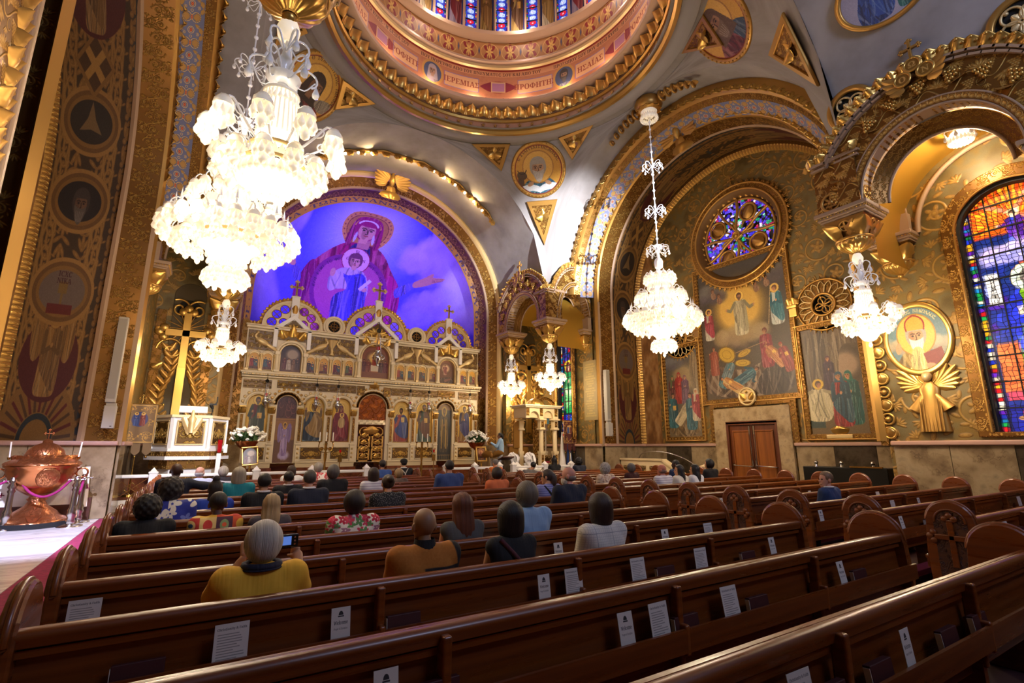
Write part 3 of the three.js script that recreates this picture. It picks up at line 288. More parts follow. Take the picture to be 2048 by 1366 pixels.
const mWomen = pic(340, 690, 'mural_tomb', (x, w, h) => { sky(x, w, h, '#5a4a34', '#6a563a', [250, 260, 130, 'rgba(168,140,110,0.9)']); cloth(x, [[0, 0], [160, 0], [190, 120], [150, 260], [120, 420], [0, 460]], '#5d4d36', 18); cloth(x, [[180, 0], [340, 0], [340, 150], [280, 120], [220, 160], [200, 420], [160, 420]], '#6d5a40', 16); for (let i = 0; i < 4; i++) { x.fillStyle = mixc('#4a3a2a', '#7a6448', i / 4); x.fillRect(60, 380 + i * 22, 200, 22); } x.fillStyle = '#6a5534'; x.fillRect(0, 560, 340, 130); x.fillStyle = '#36423a'; x.fillRect(0, 500, 90, 150);
  fig(x, 150, 420, 230, { robe: '#3f2c38', veil: '#4a2a36', arms: 'pray' }); fig(x, 70, 610, 300, { robe: '#c9bb92', mantle: '#b8ab84', halo: '#d1ac3e', hair: '#4a2d18', seat: true, arms: 'open', turn: 1, w: 1.1 }); fig(x, 260, 640, 340, { robe: '#1f5b50', veil: '#21604f', mantle: '#1f4f48', arms: 'pray', turn: -1 }); fig(x, 205, 650, 350, { robe: '#8e2420', mantle: '#2a4a56', veil: '#2b4c5c', arms: 'pray', turn: -1 }); });
// --- roundels and ovals
function roundelTex() { const [c, x] = cv(2048, 512, '#a8741f'); const cell = (i, col, f) => { x.save(); x.beginPath(); x.rect(i * 512, 0, 512, 512); x.clip(); x.fillStyle = col; x.fillRect(i * 512, 0, 512, 512); x.translate(i * 512 + 256, 256); f(); x.restore(); };
  const words = (s, r, a0, da, col = '#3c2412') => { x.fillStyle = col; x.font = 'bold 36px serif'; x.textAlign = 'center'; s.split('').forEach((ch, i) => { const a = a0 + i * da; x.save(); x.rotate(a); x.fillText(ch, 0, -r); x.restore(); }); };
  const bust = (o) => { cloth(x, [[-60, 60], [60, 60], [170, 130], [230, 280], [-230, 280], [-170, 130]], o.robe, 16); cloth(x, [[20, 70], [120, 90], [200, 180], [230, 290], [60, 290], [40, 160]], o.mantle, 10); head(x, o.dx ?? 0, -20, 88, o); };
  const edge = () => { x.strokeStyle = '#7a2218'; x.lineWidth = 10; x.beginPath(); x.arc(0, 0, 236, 0, 2 * PI); x.stroke(); };
  cell(0, '#b8862e', () => { bust({ robe: '#1f5a70', mantle: '#23506c', hair: '#8d8578', beard: '#a39c8e', halo: '#c99a44', skin: '#a8805c' }); x.fillStyle = '#4a3520'; x.beginPath(); x.ellipse(-170, 40, 52, 40, 0.3, 0, 2 * PI); x.fill(); x.fillRect(-215, 60, 60, 120); x.strokeStyle = '#2a1c10'; x.lineWidth = 9; x.beginPath(); x.arc(-165, -20, 44, 0.2, PI - 0.2); x.stroke(); x.fillStyle = '#cfd4d4'; x.beginPath(); x.moveTo(-190, 150); x.quadraticCurveTo(-90, 110, 0, 165); x.quadraticCurveTo(90, 110, 190, 150); x.lineTo(170, 215); x.quadraticCurveTo(80, 180, 0, 225); x.quadraticCurveTo(-80, 180, -170, 215); x.fill(); x.fillStyle = '#a8805c'; for (const s of [-1, 1]) { x.beginPath(); x.ellipse(s * 90, 130, 34, 20, s * 0.4, 0, 2 * PI); x.fill(); } words('Ο ΕΥΑΓΓΕΛΙΣΤΗΣ', 206, -1.0, 0.115); words('ΛΟΥΚΑΣ', 206, 0.62, 0.115); edge(); });
  cell(1, '#c08f35', () => { bust({ robe: '#5a1418', mantle: '#6e1a1e', hair: '#2c1a10', halo: '#cfa045', skin: '#7a5438', long: true, turn: 1 }); cloth(x, [[60, 60], [200, -10], [240, 30], [220, 110], [120, 130]], '#7a705e', 12); cloth(x, [[-200, 150], [-40, 120], [80, 200], [60, 280], [-220, 280]], '#26222a', 8); words('Ο ΕΥΑΓΓΕΛΙΣΤΗΣ', 206, -0.75, 0.115); words('ΙΩΑΝΝΗΣ', 206, 0.95, 0.115); edge(); });
  cell(2, '#c29338', () => { bust({ robe: '#5a1a1c', mantle: '#2e4456', hair: '#5a4632', beard: '#6b5842', halo: '#d0a44a', skin: '#96704c', long: true, turn: -0.4 }); words('Ο ΕΥΑΓΓΕΛΙΣΤΗΣ', 206, -1.0, 0.115); words('ΜΑΤΘΑΙΟΣ', 206, 0.62, 0.115); edge(); });
  cell(3, '#4f6a70', () => { cloud(x, -120, 40, 130, '#9a8a66', 20); cloud(x, 150, 60, 120, '#8c8468', 18); bust({ robe: '#7a6228', mantle: '#23465c', hair: '#8a8478', beard: '#c0bcae', halo: '#b89a42', skin: '#a57c58', crown: '#b8862e', dx: -6 }); cloth(x, [[-60, 60], [40, 60], [70, 260], [-90, 260]], '#b0a060', 8); x.fillStyle = '#6a1f1a'; x.save(); x.rotate(-0.25); x.fillRect(0, 120, 150, 100); x.restore(); x.fillStyle = '#a57c58'; x.beginPath(); x.ellipse(-160, 60, 24, 44, 0.2, 0, 2 * PI); x.fill(); x.beginPath(); x.ellipse(80, 210, 44, 22, 0.2, 0, 2 * PI); x.fill(); words('Ο ΑΓΙΟΣ ΝΙΚΟΛΑΟΣ', 196, -0.85, 0.115, '#c2b27a'); });
  return tex(grain(oils(c, 26000, 11), 10), 1, 1, true, true); }
const roundT = roundelTex(), mRound = mat('roundels', { map: roundT, roughness: 0.5 });
const discUV = (g, i, n, r, ry = r) => { const p = g.attributes.position, u = g.attributes.uv; for (let k = 0; k < p.count; k++) u.setXY(k, (i + 0.5 + p.getX(k) / r * 0.475) / n, 0.5 + p.getY(k) / ry * 0.475); return g; };
// --- dome: lettered band (a third of the way round), frieze tile, prophets between the windows
const domeBandC = (() => { const W = 2048, H = 272, [c, x] = cv(W, H, '#b0714c'), F = (s, a, b, f, col) => { x.fillStyle = col; x.font = f; x.textAlign = 'center'; x.fillText(s, a, b); }; x.fillStyle = '#a35f40'; for (let i = 0; i < 260; i++) { x.globalAlpha = 0.25; x.beginPath(); x.arc(rr(0, W), rr(0, H), rr(5, 16), 0, 2 * PI); x.fill(); } x.globalAlpha = 1; x.fillStyle = '#8e2a20'; x.fillRect(0, 4, W, 14); x.fillStyle = '#c98d62'; x.fillRect(0, 20, W, 42); x.fillStyle = '#b97c58'; x.fillRect(0, 222, W, 50);
  F('ΠΟΥ ΠΟΡΕΥΘΩ ΑΠΟ ΤΟΥ ΠΝΕΥΜΑΤΟΣ ΣΟΥ ΚΑΙ ΑΠΟ ΤΟΥ', 512, 55, 'bold 34px serif', '#4c2a20'); F('ΠΡΟΣΩΠΟΥ ΣΟΥ ΠΟΥ ΦΥΓΩ ΚΥΡΙΕ · Η ΔΕΞΙΑ ΣΟΥ', 1536, 55, 'bold 34px serif', '#4c2a20'); F('Amend your ways and your doings and', 512, 260, 'bold 40px serif', '#3c2018'); F('obey the voice · I will pour my spirit', 1536, 260, 'bold 40px serif', '#3c2018');
  const cart = (cx, w, s) => { x.fillStyle = '#d3a070'; x.fillRect(cx - w / 2, 92, w, 106); x.strokeStyle = '#7d6a9c'; x.lineWidth = 5; x.strokeRect(cx - w / 2, 92, w, 106); F(s, cx, 166, 'bold 58px serif', '#8a3a2a'); }; const port = (cx, beard) => { x.fillStyle = '#b88642'; x.beginPath(); x.arc(cx, 142, 92, 0, 2 * PI); x.fill(); x.fillStyle = '#454c66'; x.beginPath(); x.arc(cx, 142, 74, 0, 2 * PI); x.fill(); x.save(); x.beginPath(); x.arc(cx, 142, 74, 0, 2 * PI); x.clip(); cloth(x, [[cx - 60, 190], [cx + 60, 190], [cx + 80, 240], [cx - 80, 240]], beard ? '#6a6874' : '#93828a', 6); head(x, cx, 128, 38, beard ? { beard: '#4a4038', hair: '#3a302a', skin: '#9a785c' } : { veil: '#a09090', skin: '#a07a62' }); x.restore(); }; const lozenge = (cx) => { x.fillStyle = '#7d2430'; x.beginPath(); x.moveTo(cx - 150, 145); x.quadraticCurveTo(cx, 50, cx + 150, 145); x.quadraticCurveTo(cx, 240, cx - 150, 145); x.fill(); x.fillStyle = '#c9a06c'; x.fillRect(cx - 58, 104, 116, 82); x.fillStyle = '#a06a86'; x.fillRect(cx - 50, 112, 100, 66); };
  port(120, false); cart(360, 280, 'ΙΕΡΕΜΙΑΣ'); lozenge(660); cart(960, 280, 'ΠΡΟΦΗΤΗΣ'); port(1200, true); cart(1430, 260, 'ΗΣΑΪΑΣ'); lozenge(1710); cart(1930, 220, 'ΠΡΟΦΗΤΗΣ'); return grain(c, 12); })();
const friezeC = (() => { const [c, x] = cv(512, 128, '#b07c48'); for (const cx of [128, 384]) { x.fillStyle = '#8a2a2a'; for (let k = 0; k < 6; k++) { x.save(); x.translate(cx, 64); x.rotate(k * PI / 3 + 0.5); x.beginPath(); x.ellipse(46, 0, 34, 15, 0, 0, 2 * PI); x.fill(); x.restore(); } x.fillStyle = '#d9ae5e'; for (let k = 0; k < 8; k++) { x.save(); x.translate(cx, 64); x.rotate(k * PI / 4); x.beginPath(); x.ellipse(24, 0, 20, 7, 0, 0, 2 * PI); x.fill(); x.restore(); } x.strokeStyle = '#d8b068'; x.lineWidth = 5; x.beginPath(); x.ellipse(cx, 64, 106, 54, 0, 0, 2 * PI); x.stroke(); } x.fillStyle = '#53506c'; for (const cx of [0, 256, 512]) { x.beginPath(); x.moveTo(cx - 12, 64); x.lineTo(cx, 34); x.lineTo(cx + 12, 64); x.lineTo(cx, 94); x.fill(); } return grain(c, 12); })();
const drumC = (() => { const [c, x] = cv(1024, 512, '#223066'); const fs = [{ robe: '#8a7a90', mantle: '#70242a', beard: '#4a3626' }, { robe: '#8a6a2e', mantle: '#7a5424', beard: '#3a2a1c' }, { robe: '#a88a4a', mantle: '#5a3a22', beard: '#5a4a38' }, { robe: '#a99a7c', mantle: '#8a6a34', beard: '#8a8276' }]; fs.forEach((f, i) => { x.save(); x.translate(i * 256, 0); x.fillStyle = '#27356e'; x.fillRect(0, 0, 256, 512); fig(x, 128, 500, 430, { ...f, halo: '#c9a24e', arms: i % 2 ? 'pray' : 'bless', w: 1.25 }); x.restore(); }); return grain(c, 10); })();
// --- stained glass: a painted cartoon broken up by lead cames
function glass(w, h, draw, cellSz, jit = 0.35, alpha = 0.55) { const [c, x] = cv(w, h); draw(x, w, h); const im = x.getImageData(0, 0, w, h).data, nx = Math.ceil(w / cellSz), ny = Math.ceil(h / cellSz), pt = (i, j) => [(i + (hsh(i, j, 5) - 0.5) * 2 * jit) * cellSz, (j + (hsh(i, j, 9) - 0.5) * 2 * jit) * cellSz];
  for (let j = 0; j < ny; j++) for (let i = 0; i < nx; i++) { const q = [pt(i, j), pt(i + 1, j), pt(i + 1, j + 1), pt(i, j + 1)], sx = min(w - 1, max(0, floor((i + 0.5) * cellSz))), sy = min(h - 1, max(0, floor((j + 0.5) * cellSz))), k = 4 * (sy * w + sx), b = 0.65 + 0.7 * hsh(i, j, 3); x.globalAlpha = alpha; x.fillStyle = `rgb(${[0, 1, 2].map((e) => min(255, floor(im[k + e] * b))).join(',')})`; x.beginPath(); q.forEach(([a, d], n) => x[n ? 'lineTo' : 'moveTo'](a, d)); x.closePath(); x.fill(); x.globalAlpha = 0.85; x.strokeStyle = '#050308'; x.lineWidth = max(1, cellSz * 0.09); x.stroke(); } x.globalAlpha = 1; return c; }
const jewel = ['#1c2ea8', '#c2181c', '#1a8a3c', '#d89a18', '#5a1c9a', '#1c78b0', '#e8d8b0'];
function border(x, w, h, b, s) { x.fillStyle = '#0a0a2a'; x.fillRect(0, 0, b, h); x.fillRect(w - b, 0, b, h); for (let y = 0; y < h; y += s) for (const e of [0, w - b]) { x.fillStyle = jewel[floor(hsh(y, e, 4) * 7)]; x.fillRect(e + b * 0.2, y + 1, b * 0.6, s - 3); } }
const mGlassBig = (() => { const c = glass(512, 1536, (x, w, h) => { x.fillStyle = '#10205e'; x.fillRect(0, 0, w, h); for (let i = 0; i < 60; i++) { const a = PI + (i / 60) * PI; x.fillStyle = i % 2 ? '#e8901c' : '#c2380e'; x.beginPath(); x.moveTo(256, 300); x.lineTo(256 + 420 * cos(a), 300 + 380 * sin(a)); x.lineTo(256 + 420 * cos(a + 0.055), 300 + 380 * sin(a + 0.055)); x.fill(); } x.strokeStyle = '#e07858'; x.lineWidth = 26; x.beginPath(); x.moveTo(120, 90); x.lineTo(420, 300); x.moveTo(330, 60); x.lineTo(200, 260); x.stroke(); fig(x, 250, 400, 240, { robe: '#1c38b8', mantle: '#4a1c8a', halo: '#e8d8a0', arms: 'open', skin: '#d8b090' }); fig(x, 380, 400, 180, { robe: '#a81c28', mantle: '#188048', skin: '#d8b090' }); cloud(x, 256, 440, 190, '#c9b0e0', 30, 0.25); cloud(x, 256, 480, 180, '#8a88d8', 24, 0.25); x.fillStyle = '#14246c'; x.fillRect(40, 500, 432, 880); for (let i = 0; i < 40; i++) { x.fillStyle = ['#1c2c90', '#3a1c88', '#152a6a'][i % 3]; x.beginPath(); x.arc(rr(50, 460), rr(500, 1380), rr(20, 60), 0, 2 * PI); x.fill(); } x.fillStyle = '#d84812'; x.beginPath(); x.arc(270, 600, 96, 0, 2 * PI); x.fill(); x.fillStyle = '#d86030'; x.fillRect(50, 1000, 110, 300); x.fillRect(400, 1000, 70, 300); fig(x, 270, 1340, 800, { robe: '#5a8a12', mantle: '#2030c8', halo: '#cfe0c8', beard: '#6a6058', hair: '#5a5048', arms: 'bless', skin: '#d8c0a8', book: '#c8a8c0', w: 0.9 }); x.fillStyle = '#d8d4cc'; x.fillRect(62, 540, 60, 210); x.fillStyle = '#101010'; x.font = 'bold 34px serif'; x.textAlign = 'center'; ['Α', 'Π', 'Ο', 'Σ', 'Τ', 'Ο'].forEach((s, i) => x.fillText(s, 92, 575 + i * 32)); x.fillStyle = '#b03850'; x.fillRect(60, 1290, 390, 60); for (let i = 0; i < 2; i++) { const cx = 150 + i * 212; x.fillStyle = '#141c7a'; x.fillRect(cx - 100, 1380, 200, 150); for (let k = 0; k < 6; k++) { x.fillStyle = ['#e8a020', '#c82840', '#e8e0c0'][k % 3]; x.save(); x.translate(cx, 1455); x.rotate(k * PI / 3); x.beginPath(); x.ellipse(36, 0, 32, 14, 0, 0, 2 * PI); x.fill(); x.restore(); } } border(x, w, h, 44, 26); }, 26, 0.3, 0.42); const t = tex(c, 1, 1, true, true); return mat('stained_glass_saint', { map: t, emissive: 0xffffff, emissiveMap: t, emissiveIntensity: 1.5, roughness: 0.25 }); })();
const mGlassSlim = (() => { const c = glass(256, 1536, (x, w, h) => { x.fillStyle = '#141c4a'; x.fillRect(0, 0, w, h); for (let i = 0; i < 7; i++) { x.fillStyle = ['#e8a018', '#c84a10', '#e8c040'][i % 3]; x.beginPath(); x.arc(128, 170, 110 - i * 14, PI, 2 * PI); x.fill(); } cloud(x, 128, 300, 90, '#9aa0d8', 20, 0.6); fig(x, 128, 480, 260, { robe: '#8a90c8', mantle: '#5a1c6a', skin: '#d0b090' }); for (let i = 0; i < 24; i++) { x.fillStyle = ['#a81c2c', '#3a2a98', '#1c4a9a'][i % 3]; x.beginPath(); x.arc(rr(30, 226), rr(420, 640), rr(14, 34), 0, 2 * PI); x.fill(); } fig(x, 132, 1230, 640, { robe: '#128a4a', mantle: '#0f7a44', veil: '#5a1c28', halo: '#c8b030', arms: 'pray', skin: '#c8a088', w: 0.85 }); x.fillStyle = '#0e9a50'; x.fillRect(80, 900, 110, 340); x.fillStyle = '#1c2ca0'; x.fillRect(40, 1260, 176, 260); for (let i = 0; i < 20; i++) { x.fillStyle = jewel[i % 7]; x.beginPath(); x.arc(rr(50, 206), rr(1280, 1500), 14, 0, 2 * PI); x.fill(); } border(x, w, h, 34, 24); }, 22, 0.3, 0.45); const t = tex(c, 1, 1, true, true); return mat('stained_glass_green', { map: t, emissive: 0xffffff, emissiveMap: t, emissiveIntensity: 1.1, roughness: 0.25 }); })();
const mGlassRose = (() => { const c = glass(512, 512, (x, w, h) => { for (let i = 0; i < 900; i++) { x.fillStyle = ['#2a2ac8', '#4a38e0', '#6a5af0', '#b0204a', '#e8e0f0', '#1c9060', '#3418a0'][floor(rnd() * 7)]; x.beginPath(); x.arc(rr(0, w), rr(0, h), rr(4, 14), 0, 2 * PI); x.fill(); } }, 13, 0.35, 0.3); const t = tex(c, 1, 1, true); return mat('stained_glass_rose', { map: t, emissive: 0xffffff, emissiveMap: t, emissiveIntensity: 1.4, roughness: 0.3 }); })();
const mGlassDrum = (() => { const c = glass(128, 512, (x, w, h) => { x.fillStyle = '#2a3ab0'; x.fillRect(0, 0, w, h); for (let j = 0; j < 10; j++) { x.fillStyle = j % 3 === 1 ? '#c21c30' : '#a8c0f0'; x.beginPath(); x.ellipse(64, 40 + j * 52, 34, 22, 0, 0, 2 * PI); x.fill(); x.fillStyle = '#e8d8f0'; x.beginPath(); x.arc(64, 40 + j * 52, 9, 0, 2 * PI); x.fill(); } border(x, w, h, 18, 14); }, 16, 0.3, 0.3); const t = tex(c, 1, 1, true, true); return mat('stained_glass_lancet', { map: t, emissive: 0xffffff, emissiveMap: t, emissiveIntensity: 1.3, roughness: 0.3 }); })();
// --- icon atlas for the screen: eight tall panels, three scenes, twelve small scenes
const iconAtlas = (() => { const [c, x] = cv(2048, 1024, '#3a2a18'), cell = (a, b, w, h, f) => { x.save(); x.beginPath(); x.rect(a, b, w, h); x.clip(); x.translate(a, b); f(w, h); x.restore(); }, G = '#d2a63a';
  const sg = (robe, mantle, o = {}) => (w, h) => { x.fillStyle = G; x.fillRect(0, 0, w, h); x.fillStyle = '#e0bc58'; x.beginPath(); x.arc(w / 2, h * 0.3, 120, 0, 2 * PI); x.fill(); cloth(x, [[0, h * 0.82], [w, h * 0.8], [w, h + 20], [0, h + 20]], o.floor ?? '#8a6a3a', 8); x.strokeStyle = '#8a5a1a'; x.font = 'bold 20px serif'; fig(x, w / 2, h * 0.97, h * 0.92, { robe, mantle, halo: '#e6c460', skin: '#a8784e', w: 1.15, ...o }); };
  [sg('#5a1c1c', '#3a4434', { beard: '#5a4a3a', hair: '#4a3a2a' }), sg('#20303c', '#8a6a2e', { seat: true, arms: 'up', beard: '#8a7e6a', hair: '#7a6c5a', floor: '#5a6a6a' }), sg('#6e1a1e', '#7a1c22', { seat: true, veil: '#6e1a1e', child: '#b0925a', arms: 'pray', floor: '#7a4a34' }), sg('#8a2620', '#24387c', { seat: true, hair: '#4a2c18', beard: '#4a2c18', book: '#c8b070', floor: '#8a5a44' }), sg('#22382a', '#5a3420', { hair: '#3a2416', beard: '#3a2416', floor: '#4a5a4a' }), sg('#7a5a2a', '#2a2c5c', { hair: '#4a3422', beard: '#5a4634', arms: 'pray', floor: '#7a3a2a' })].forEach((f, i) => cell(i * 256, 0, 256, 512, f));
  cell(1536, 0, 256, 512, (w, h) => { x.fillStyle = '#6a4a34'; x.fillRect(0, 0, w, h); x.fillStyle = '#503028'; x.fillRect(0, 0, w, 170); for (let i = 0; i < 14; i++) { x.strokeStyle = i % 2 ? '#7a4a3a' : '#3a2018'; x.lineWidth = 6; x.beginPath(); x.arc(rr(20, 236), rr(20, 150), rr(14, 40), 0, 4); x.stroke(); } x.fillStyle = '#9a6a34'; x.fillRect(0, 176, w, 10); x.fillStyle = '#8a6030'; x.fillRect(0, 190, w, 150); cloud(x, 130, 455, 70, '#b8a8c8', 20, 0.3); fig(x, 128, 460, 250, { robe: '#8d74a8', mantle: '#a48cba', halo: '#c89a40', wings: '#7a6290', arms: 'pray', skin: '#a87c5a' }); });
  cell(1792, 0, 256, 512, (w, h) => { x.fillStyle = '#2c2c2c'; x.fillRect(0, 0, w, h); x.fillStyle = '#7a5a30'; x.fillRect(0, 0, w, 60); fig(x, 128, 440, 400, { robe: '#3a3226', mantle: '#5a4a2c', halo: '#a88a3e', beard: '#3a2c20', arms: 'pray', skin: '#8a6644', w: 1.1 }); x.strokeStyle = '#a8843c'; x.lineWidth = 14; x.beginPath(); x.moveTo(96, 150); x.lineTo(90, 400); x.moveTo(160, 150); x.lineTo(166, 400); x.stroke(); x.strokeStyle = '#8a7040'; x.lineWidth = 4; for (let i = 0; i < 8; i++) { x.strokeRect(i * 32, 462, 32, 40); } });
  cell(0, 512, 256, 384, (w, h) => { sky(x, w, h, '#3a2c24', '#6a4a34', [150, 130, 120, 'rgba(170,150,130,0.9)']); for (const [a, b, r] of [[60, 300, '#5a2a20'], [110, 310, '#b0a090'], [170, 320, '#7a5a40'], [215, 300, '#4a3a30']]) fig(x, a, b + 40, 170, { robe: r, arms: 'pray' }); });
  cell(256, 512, 256, 384, (w, h) => { sky(x, w, h, '#8a5030', '#a8683c', [128, 150, 100, 'rgba(240,200,120,0.95)']); x.fillStyle = '#c8b8a0'; x.fillRect(50, 230, 156, 70); for (const [a, r] of [[30, '#5a2a2a'], [70, '#7a3a2a'], [128, '#8a2420'], [186, '#4a2a2a'], [226, '#6a2a30']]) fig(x, a, a === 128 ? 235 : 320, 150, { robe: r, halo: a === 128 ? '#f0d890' : null, arms: 'pray' }); x.fillStyle = '#7a4a34'; x.fillRect(0, 310, w, 80); });
  cell(512, 512, 256, 384, (w, h) => { sky(x, w, h, '#8a6048', '#5a3a2c', [120, 130, 100, 'rgba(230,190,150,0.9)']); fig(x, 110, 240, 170, { robe: '#b88a74', mantle: '#8a4a44', arms: 'up' }); cloth(x, [[0, 290], [256, 260], [256, 400], [0, 400]], '#4a342a', 8); fallen(x, 150, 320, 130, 1.2, { robe: '#7a4a3a', arms: 'pray' }); });
  for (let i = 0; i < 12; i++) cell(768 + (i % 10) * 128, 512 + floor(i / 10) * 256, 128, 256, (w, h) => { sky(x, w, h, '#d2a03c', '#c08034'); const cs = ['#8a2018', '#2c4a5c', '#3a2a24', '#a87a3c', '#6a2430', '#4a5a3a']; fig(x, 40, 236, 170, { robe: cs[i % 6], halo: '#e6c460', arms: 'pray' }); fig(x, 88, 240, 160, { robe: cs[(i * 5 + 2) % 6], mantle: cs[(i * 3 + 1) % 6], halo: '#e6c460', arms: 'bless' }); cloth(x, [[0, 215], [128, 210], [128, 270], [0, 270]], '#5a3424', 5); });
  return tex(grain(oils(c, 30000, 8), 8), 1, 1, true, true); })();
const mIcon = mat('icons', { map: iconAtlas, roughness: 0.4 });
const cellOf = (i) => (i < 8 ? [i * 256, 0, 256, 512] : i < 11 ? [(i - 8) * 256, 512, 256, 384] : [768 + ((i - 11) % 10) * 128, 512 + floor((i - 11) / 10) * 256, 128, 256]);
function iconGeo(i, w, h) { const g = new THREE.ShapeGeometry(archShape(w, h), 10), p = g.attributes.position, u = g.attributes.uv, [a, b, cw, ch] = cellOf(i); for (let k = 0; k < p.count; k++) u.setXY(k, (a + 2 + (p.getX(k) / w + 0.5) * (cw - 4)) / 2048, 1 - (b + 2 + (1 - p.getY(k) / h) * (ch - 4)) / 1024); return g; }
// ---------------------------------------------------------------- the building: floor, walls, vaults, dome
const XC = 6.4, DC = 10.8, A = 6.03, YS = 7.95, XB = 14.4, XW = 16.8;   // crossing centre, half side, springing height, bay wall, transept wall
const mx = (s, x) => (s > 0 ? x : 2 * XC - x);
const slab = (pts, y0, y1, m, name, parent, label) => part(name, metric(ext(pts.map(([x, d]) => [x, d]), y1 - y0).applyMatrix4(new THREE.Matrix4().set(1, 0, 0, 0, 0, 0, 1, y0, 0, -1, 0, 0, 0, 0, 0, 1))), m, parent, label);
const rect = (x0, x1, d0, d1) => [[x0, d0], [x1, d0], [x1, d1], [x0, d1]];
const carpetC = ramp(256, fbm(256, 20, 4, 91), [[0.2, '#6a1230'], [0.8, '#8e1a44']]), tileFloorC = ramp(512, fbm(512, 3, 5, 71), [[0.25, '#5d5044'], [0.7, '#7c6c5c']]);
const mCarpet = mat('crimson_carpet', { map: re(tex(carpetC), 1, 1), roughness: 0.95 }), mFloor = mat('stone_floor', { map: re(tex(tileFloorC), 0.4, 0.4), roughness: 0.5 }), mPewFloor = mat('maroon_carpet', { color: 0x3a1214, roughness: 0.95 }), redMarble = mat('red_marble', { map: re(tex(marbleC), 0.8, 0.8), color: 0xb06a4a, roughness: 0.2 });
{ const f = struct('floor', 'church floor of white marble aisle, crimson carpet and brown stone', 'floor');
  slab(rect(-6, 17.4, -7, 28), -0.3, -0.012, mFloor, 'floor_slab', f);
  for (let i = 0; i < 9; i++) for (let j = 0; j < 2; j++) slab(rect(-1.7 - 1.25 * (j + 1) + 0.004, -1.7 - 1.25 * j - 0.004, 4 + i * 1.5 + 0.004, 5.5 + i * 1.5 - 0.004), -0.012, 0.0, mWhiteMarble, 'marble_slab', f, 'white veined marble floor slab');
  slab(rect(-1.69, -0.62, -2, 15.6), -0.012, 0.006, mCarpet, 'carpet_runner', f, 'crimson carpet runner along the side aisle');
  slab(rect(-0.6, 5.5, -1, 15.2), -0.012, 0.004, mPewFloor, 'pew_carpet', f); slab(rect(7.2, 13.4, -1, 15.2), -0.012, 0.004, mPewFloor, 'pew_carpet', f);
  slab([[-1.9, 17.0], [14.4, 17.0], [14.4, 22.0], [-1.9, 22.0]], 0, 0.16, mWhiteMarble, 'step', f, 'white marble step of the chancel');
  slab([[-1.9, 17.6], [14.4, 17.6], [14.4, 22.0], [-1.9, 22.0]], 0.16, 0.32, redMarble, 'step', f); slab([[-1.9, 19.2], [14.4, 19.2], [14.4, 27.4], [-1.9, 27.4]], 0.32, 0.78, redMarble, 'chancel_platform', f, 'red marble chancel platform');
}
// evangelist roundels, portraits: painted below in the paintings section
// --- ceiling: four vaults, four pendentives, flat soffit under the dome ring
const ceil = struct('ceiling', 'grey plaster vaults and pendentives carrying the dome', 'ceiling');
{ const R = A * Math.SQRT2;
  for (let q = 0; q < 4; q++) part('pendentive', grid(24, 14, (u, v) => { const f = (q + u) * PI / 2, rb = A / max(abs(cos(f)), abs(sin(f))), r = A + (rb - A) * (1 - v) ** 1.0, y = sqrt(max(0, R * R - r * r)); return P(XC + r * cos(f), YS + y, DC + r * sin(f)); }, (u, v) => [u * 9, v * 6]), mPlaster, ceil, 'grey plaster pendentive');
  part('soffit', grid(72, 1, (u, v) => { const f = u * 2 * PI, r = A + 0.6 - v * 1.75; return P(XC + r * cos(f), YS + A + 0.02, DC + r * sin(f)); }, (u, v) => [u * 36, v * 1.2]), mPlaster, ceil);
  part('front_vault', arch([[A, A], [10.1, A]], { c: [XC, YS, DC], ax: 'd', a0: 0.08, a1: PI - 0.08 }), mPlaster, ceil, 'plain grey barrel vault before the apse');
  part('rear_vault', arch([[-A, A], [-17.2, A]], { c: [XC, YS, DC], ax: 'd', a0: 0.08, a1: PI - 0.08, n: 60 }), mPlaster, ceil, 'plain grey barrel vault over the nave');
  part('side_vault', arch([[A, A], [7.1, A]], { c: [XC, YS, DC], ax: 'x', a0: 0.08, a1: PI - 0.08 }), mPlaster, ceil); part('side_vault', arch([[-A, A], [-7.1, A]], { c: [XC, YS, DC], ax: 'x', a0: 0.08, a1: PI - 0.08 }), mPlaster, ceil);
}
// --- the dome drum: cornice rings, lettered band, frieze, window storey, calotte
const drum = struct('ceiling_dome', 'dome drum with gilded rings, lettered band and stained windows', 'dome');
const ring = (name, prof, m, label, n = 96) => part(name, at(toCreasedNormals(new THREE.LatheGeometry(prof.map(([r, y]) => new THREE.Vector2(r, y)), n), 0.6), P(XC, 0, DC).x, 0, -DC), m, drum, label);
const mPinkGold = mat('pink_cornice', { color: 0xb28e74, roughness: 0.4, metalness: 0.2 }), mCream = mat('cream_cornice', { color: 0xc9a98c, roughness: 0.4, metalness: 0.15 });
ring('grey_cornice', [[5.75, 13.99], [5.7, 13.9], [5.35, 13.86], [5.2, 13.93]], mPlaster);
ring('gold_ring', [[5.2, 13.93], [5.15, 13.82], [5.03, 13.8], [4.97, 13.9], [4.99, 14.0]], goldBright);
ring('star_band', [[4.99, 14.0], [5.0, 14.28]], mPinkGold); ring('gold_ring', [[5.0, 14.28], [4.92, 14.27], [4.88, 14.34], [4.93, 14.42]], goldBright);
ring('leaf_band', [[4.93, 14.42], [4.97, 14.8], [4.85, 14.86]], mPinkGold);
ring('lip', [[4.85, 14.86], [4.6, 14.84], [4.52, 14.88], [4.5, 14.98], [4.58, 15.04], [4.6, 15.1], [4.78, 15.1]], mCream, 'cream lip of the dome cove');
ring('gold_ring', [[4.86, 16.62], [4.78, 16.66], [4.76, 16.76], [4.84, 16.8]], goldPale); ring('upper_moulding', [[4.84, 16.8], [4.72, 16.88], [4.74, 16.98], [4.85, 17.02]], mCream);
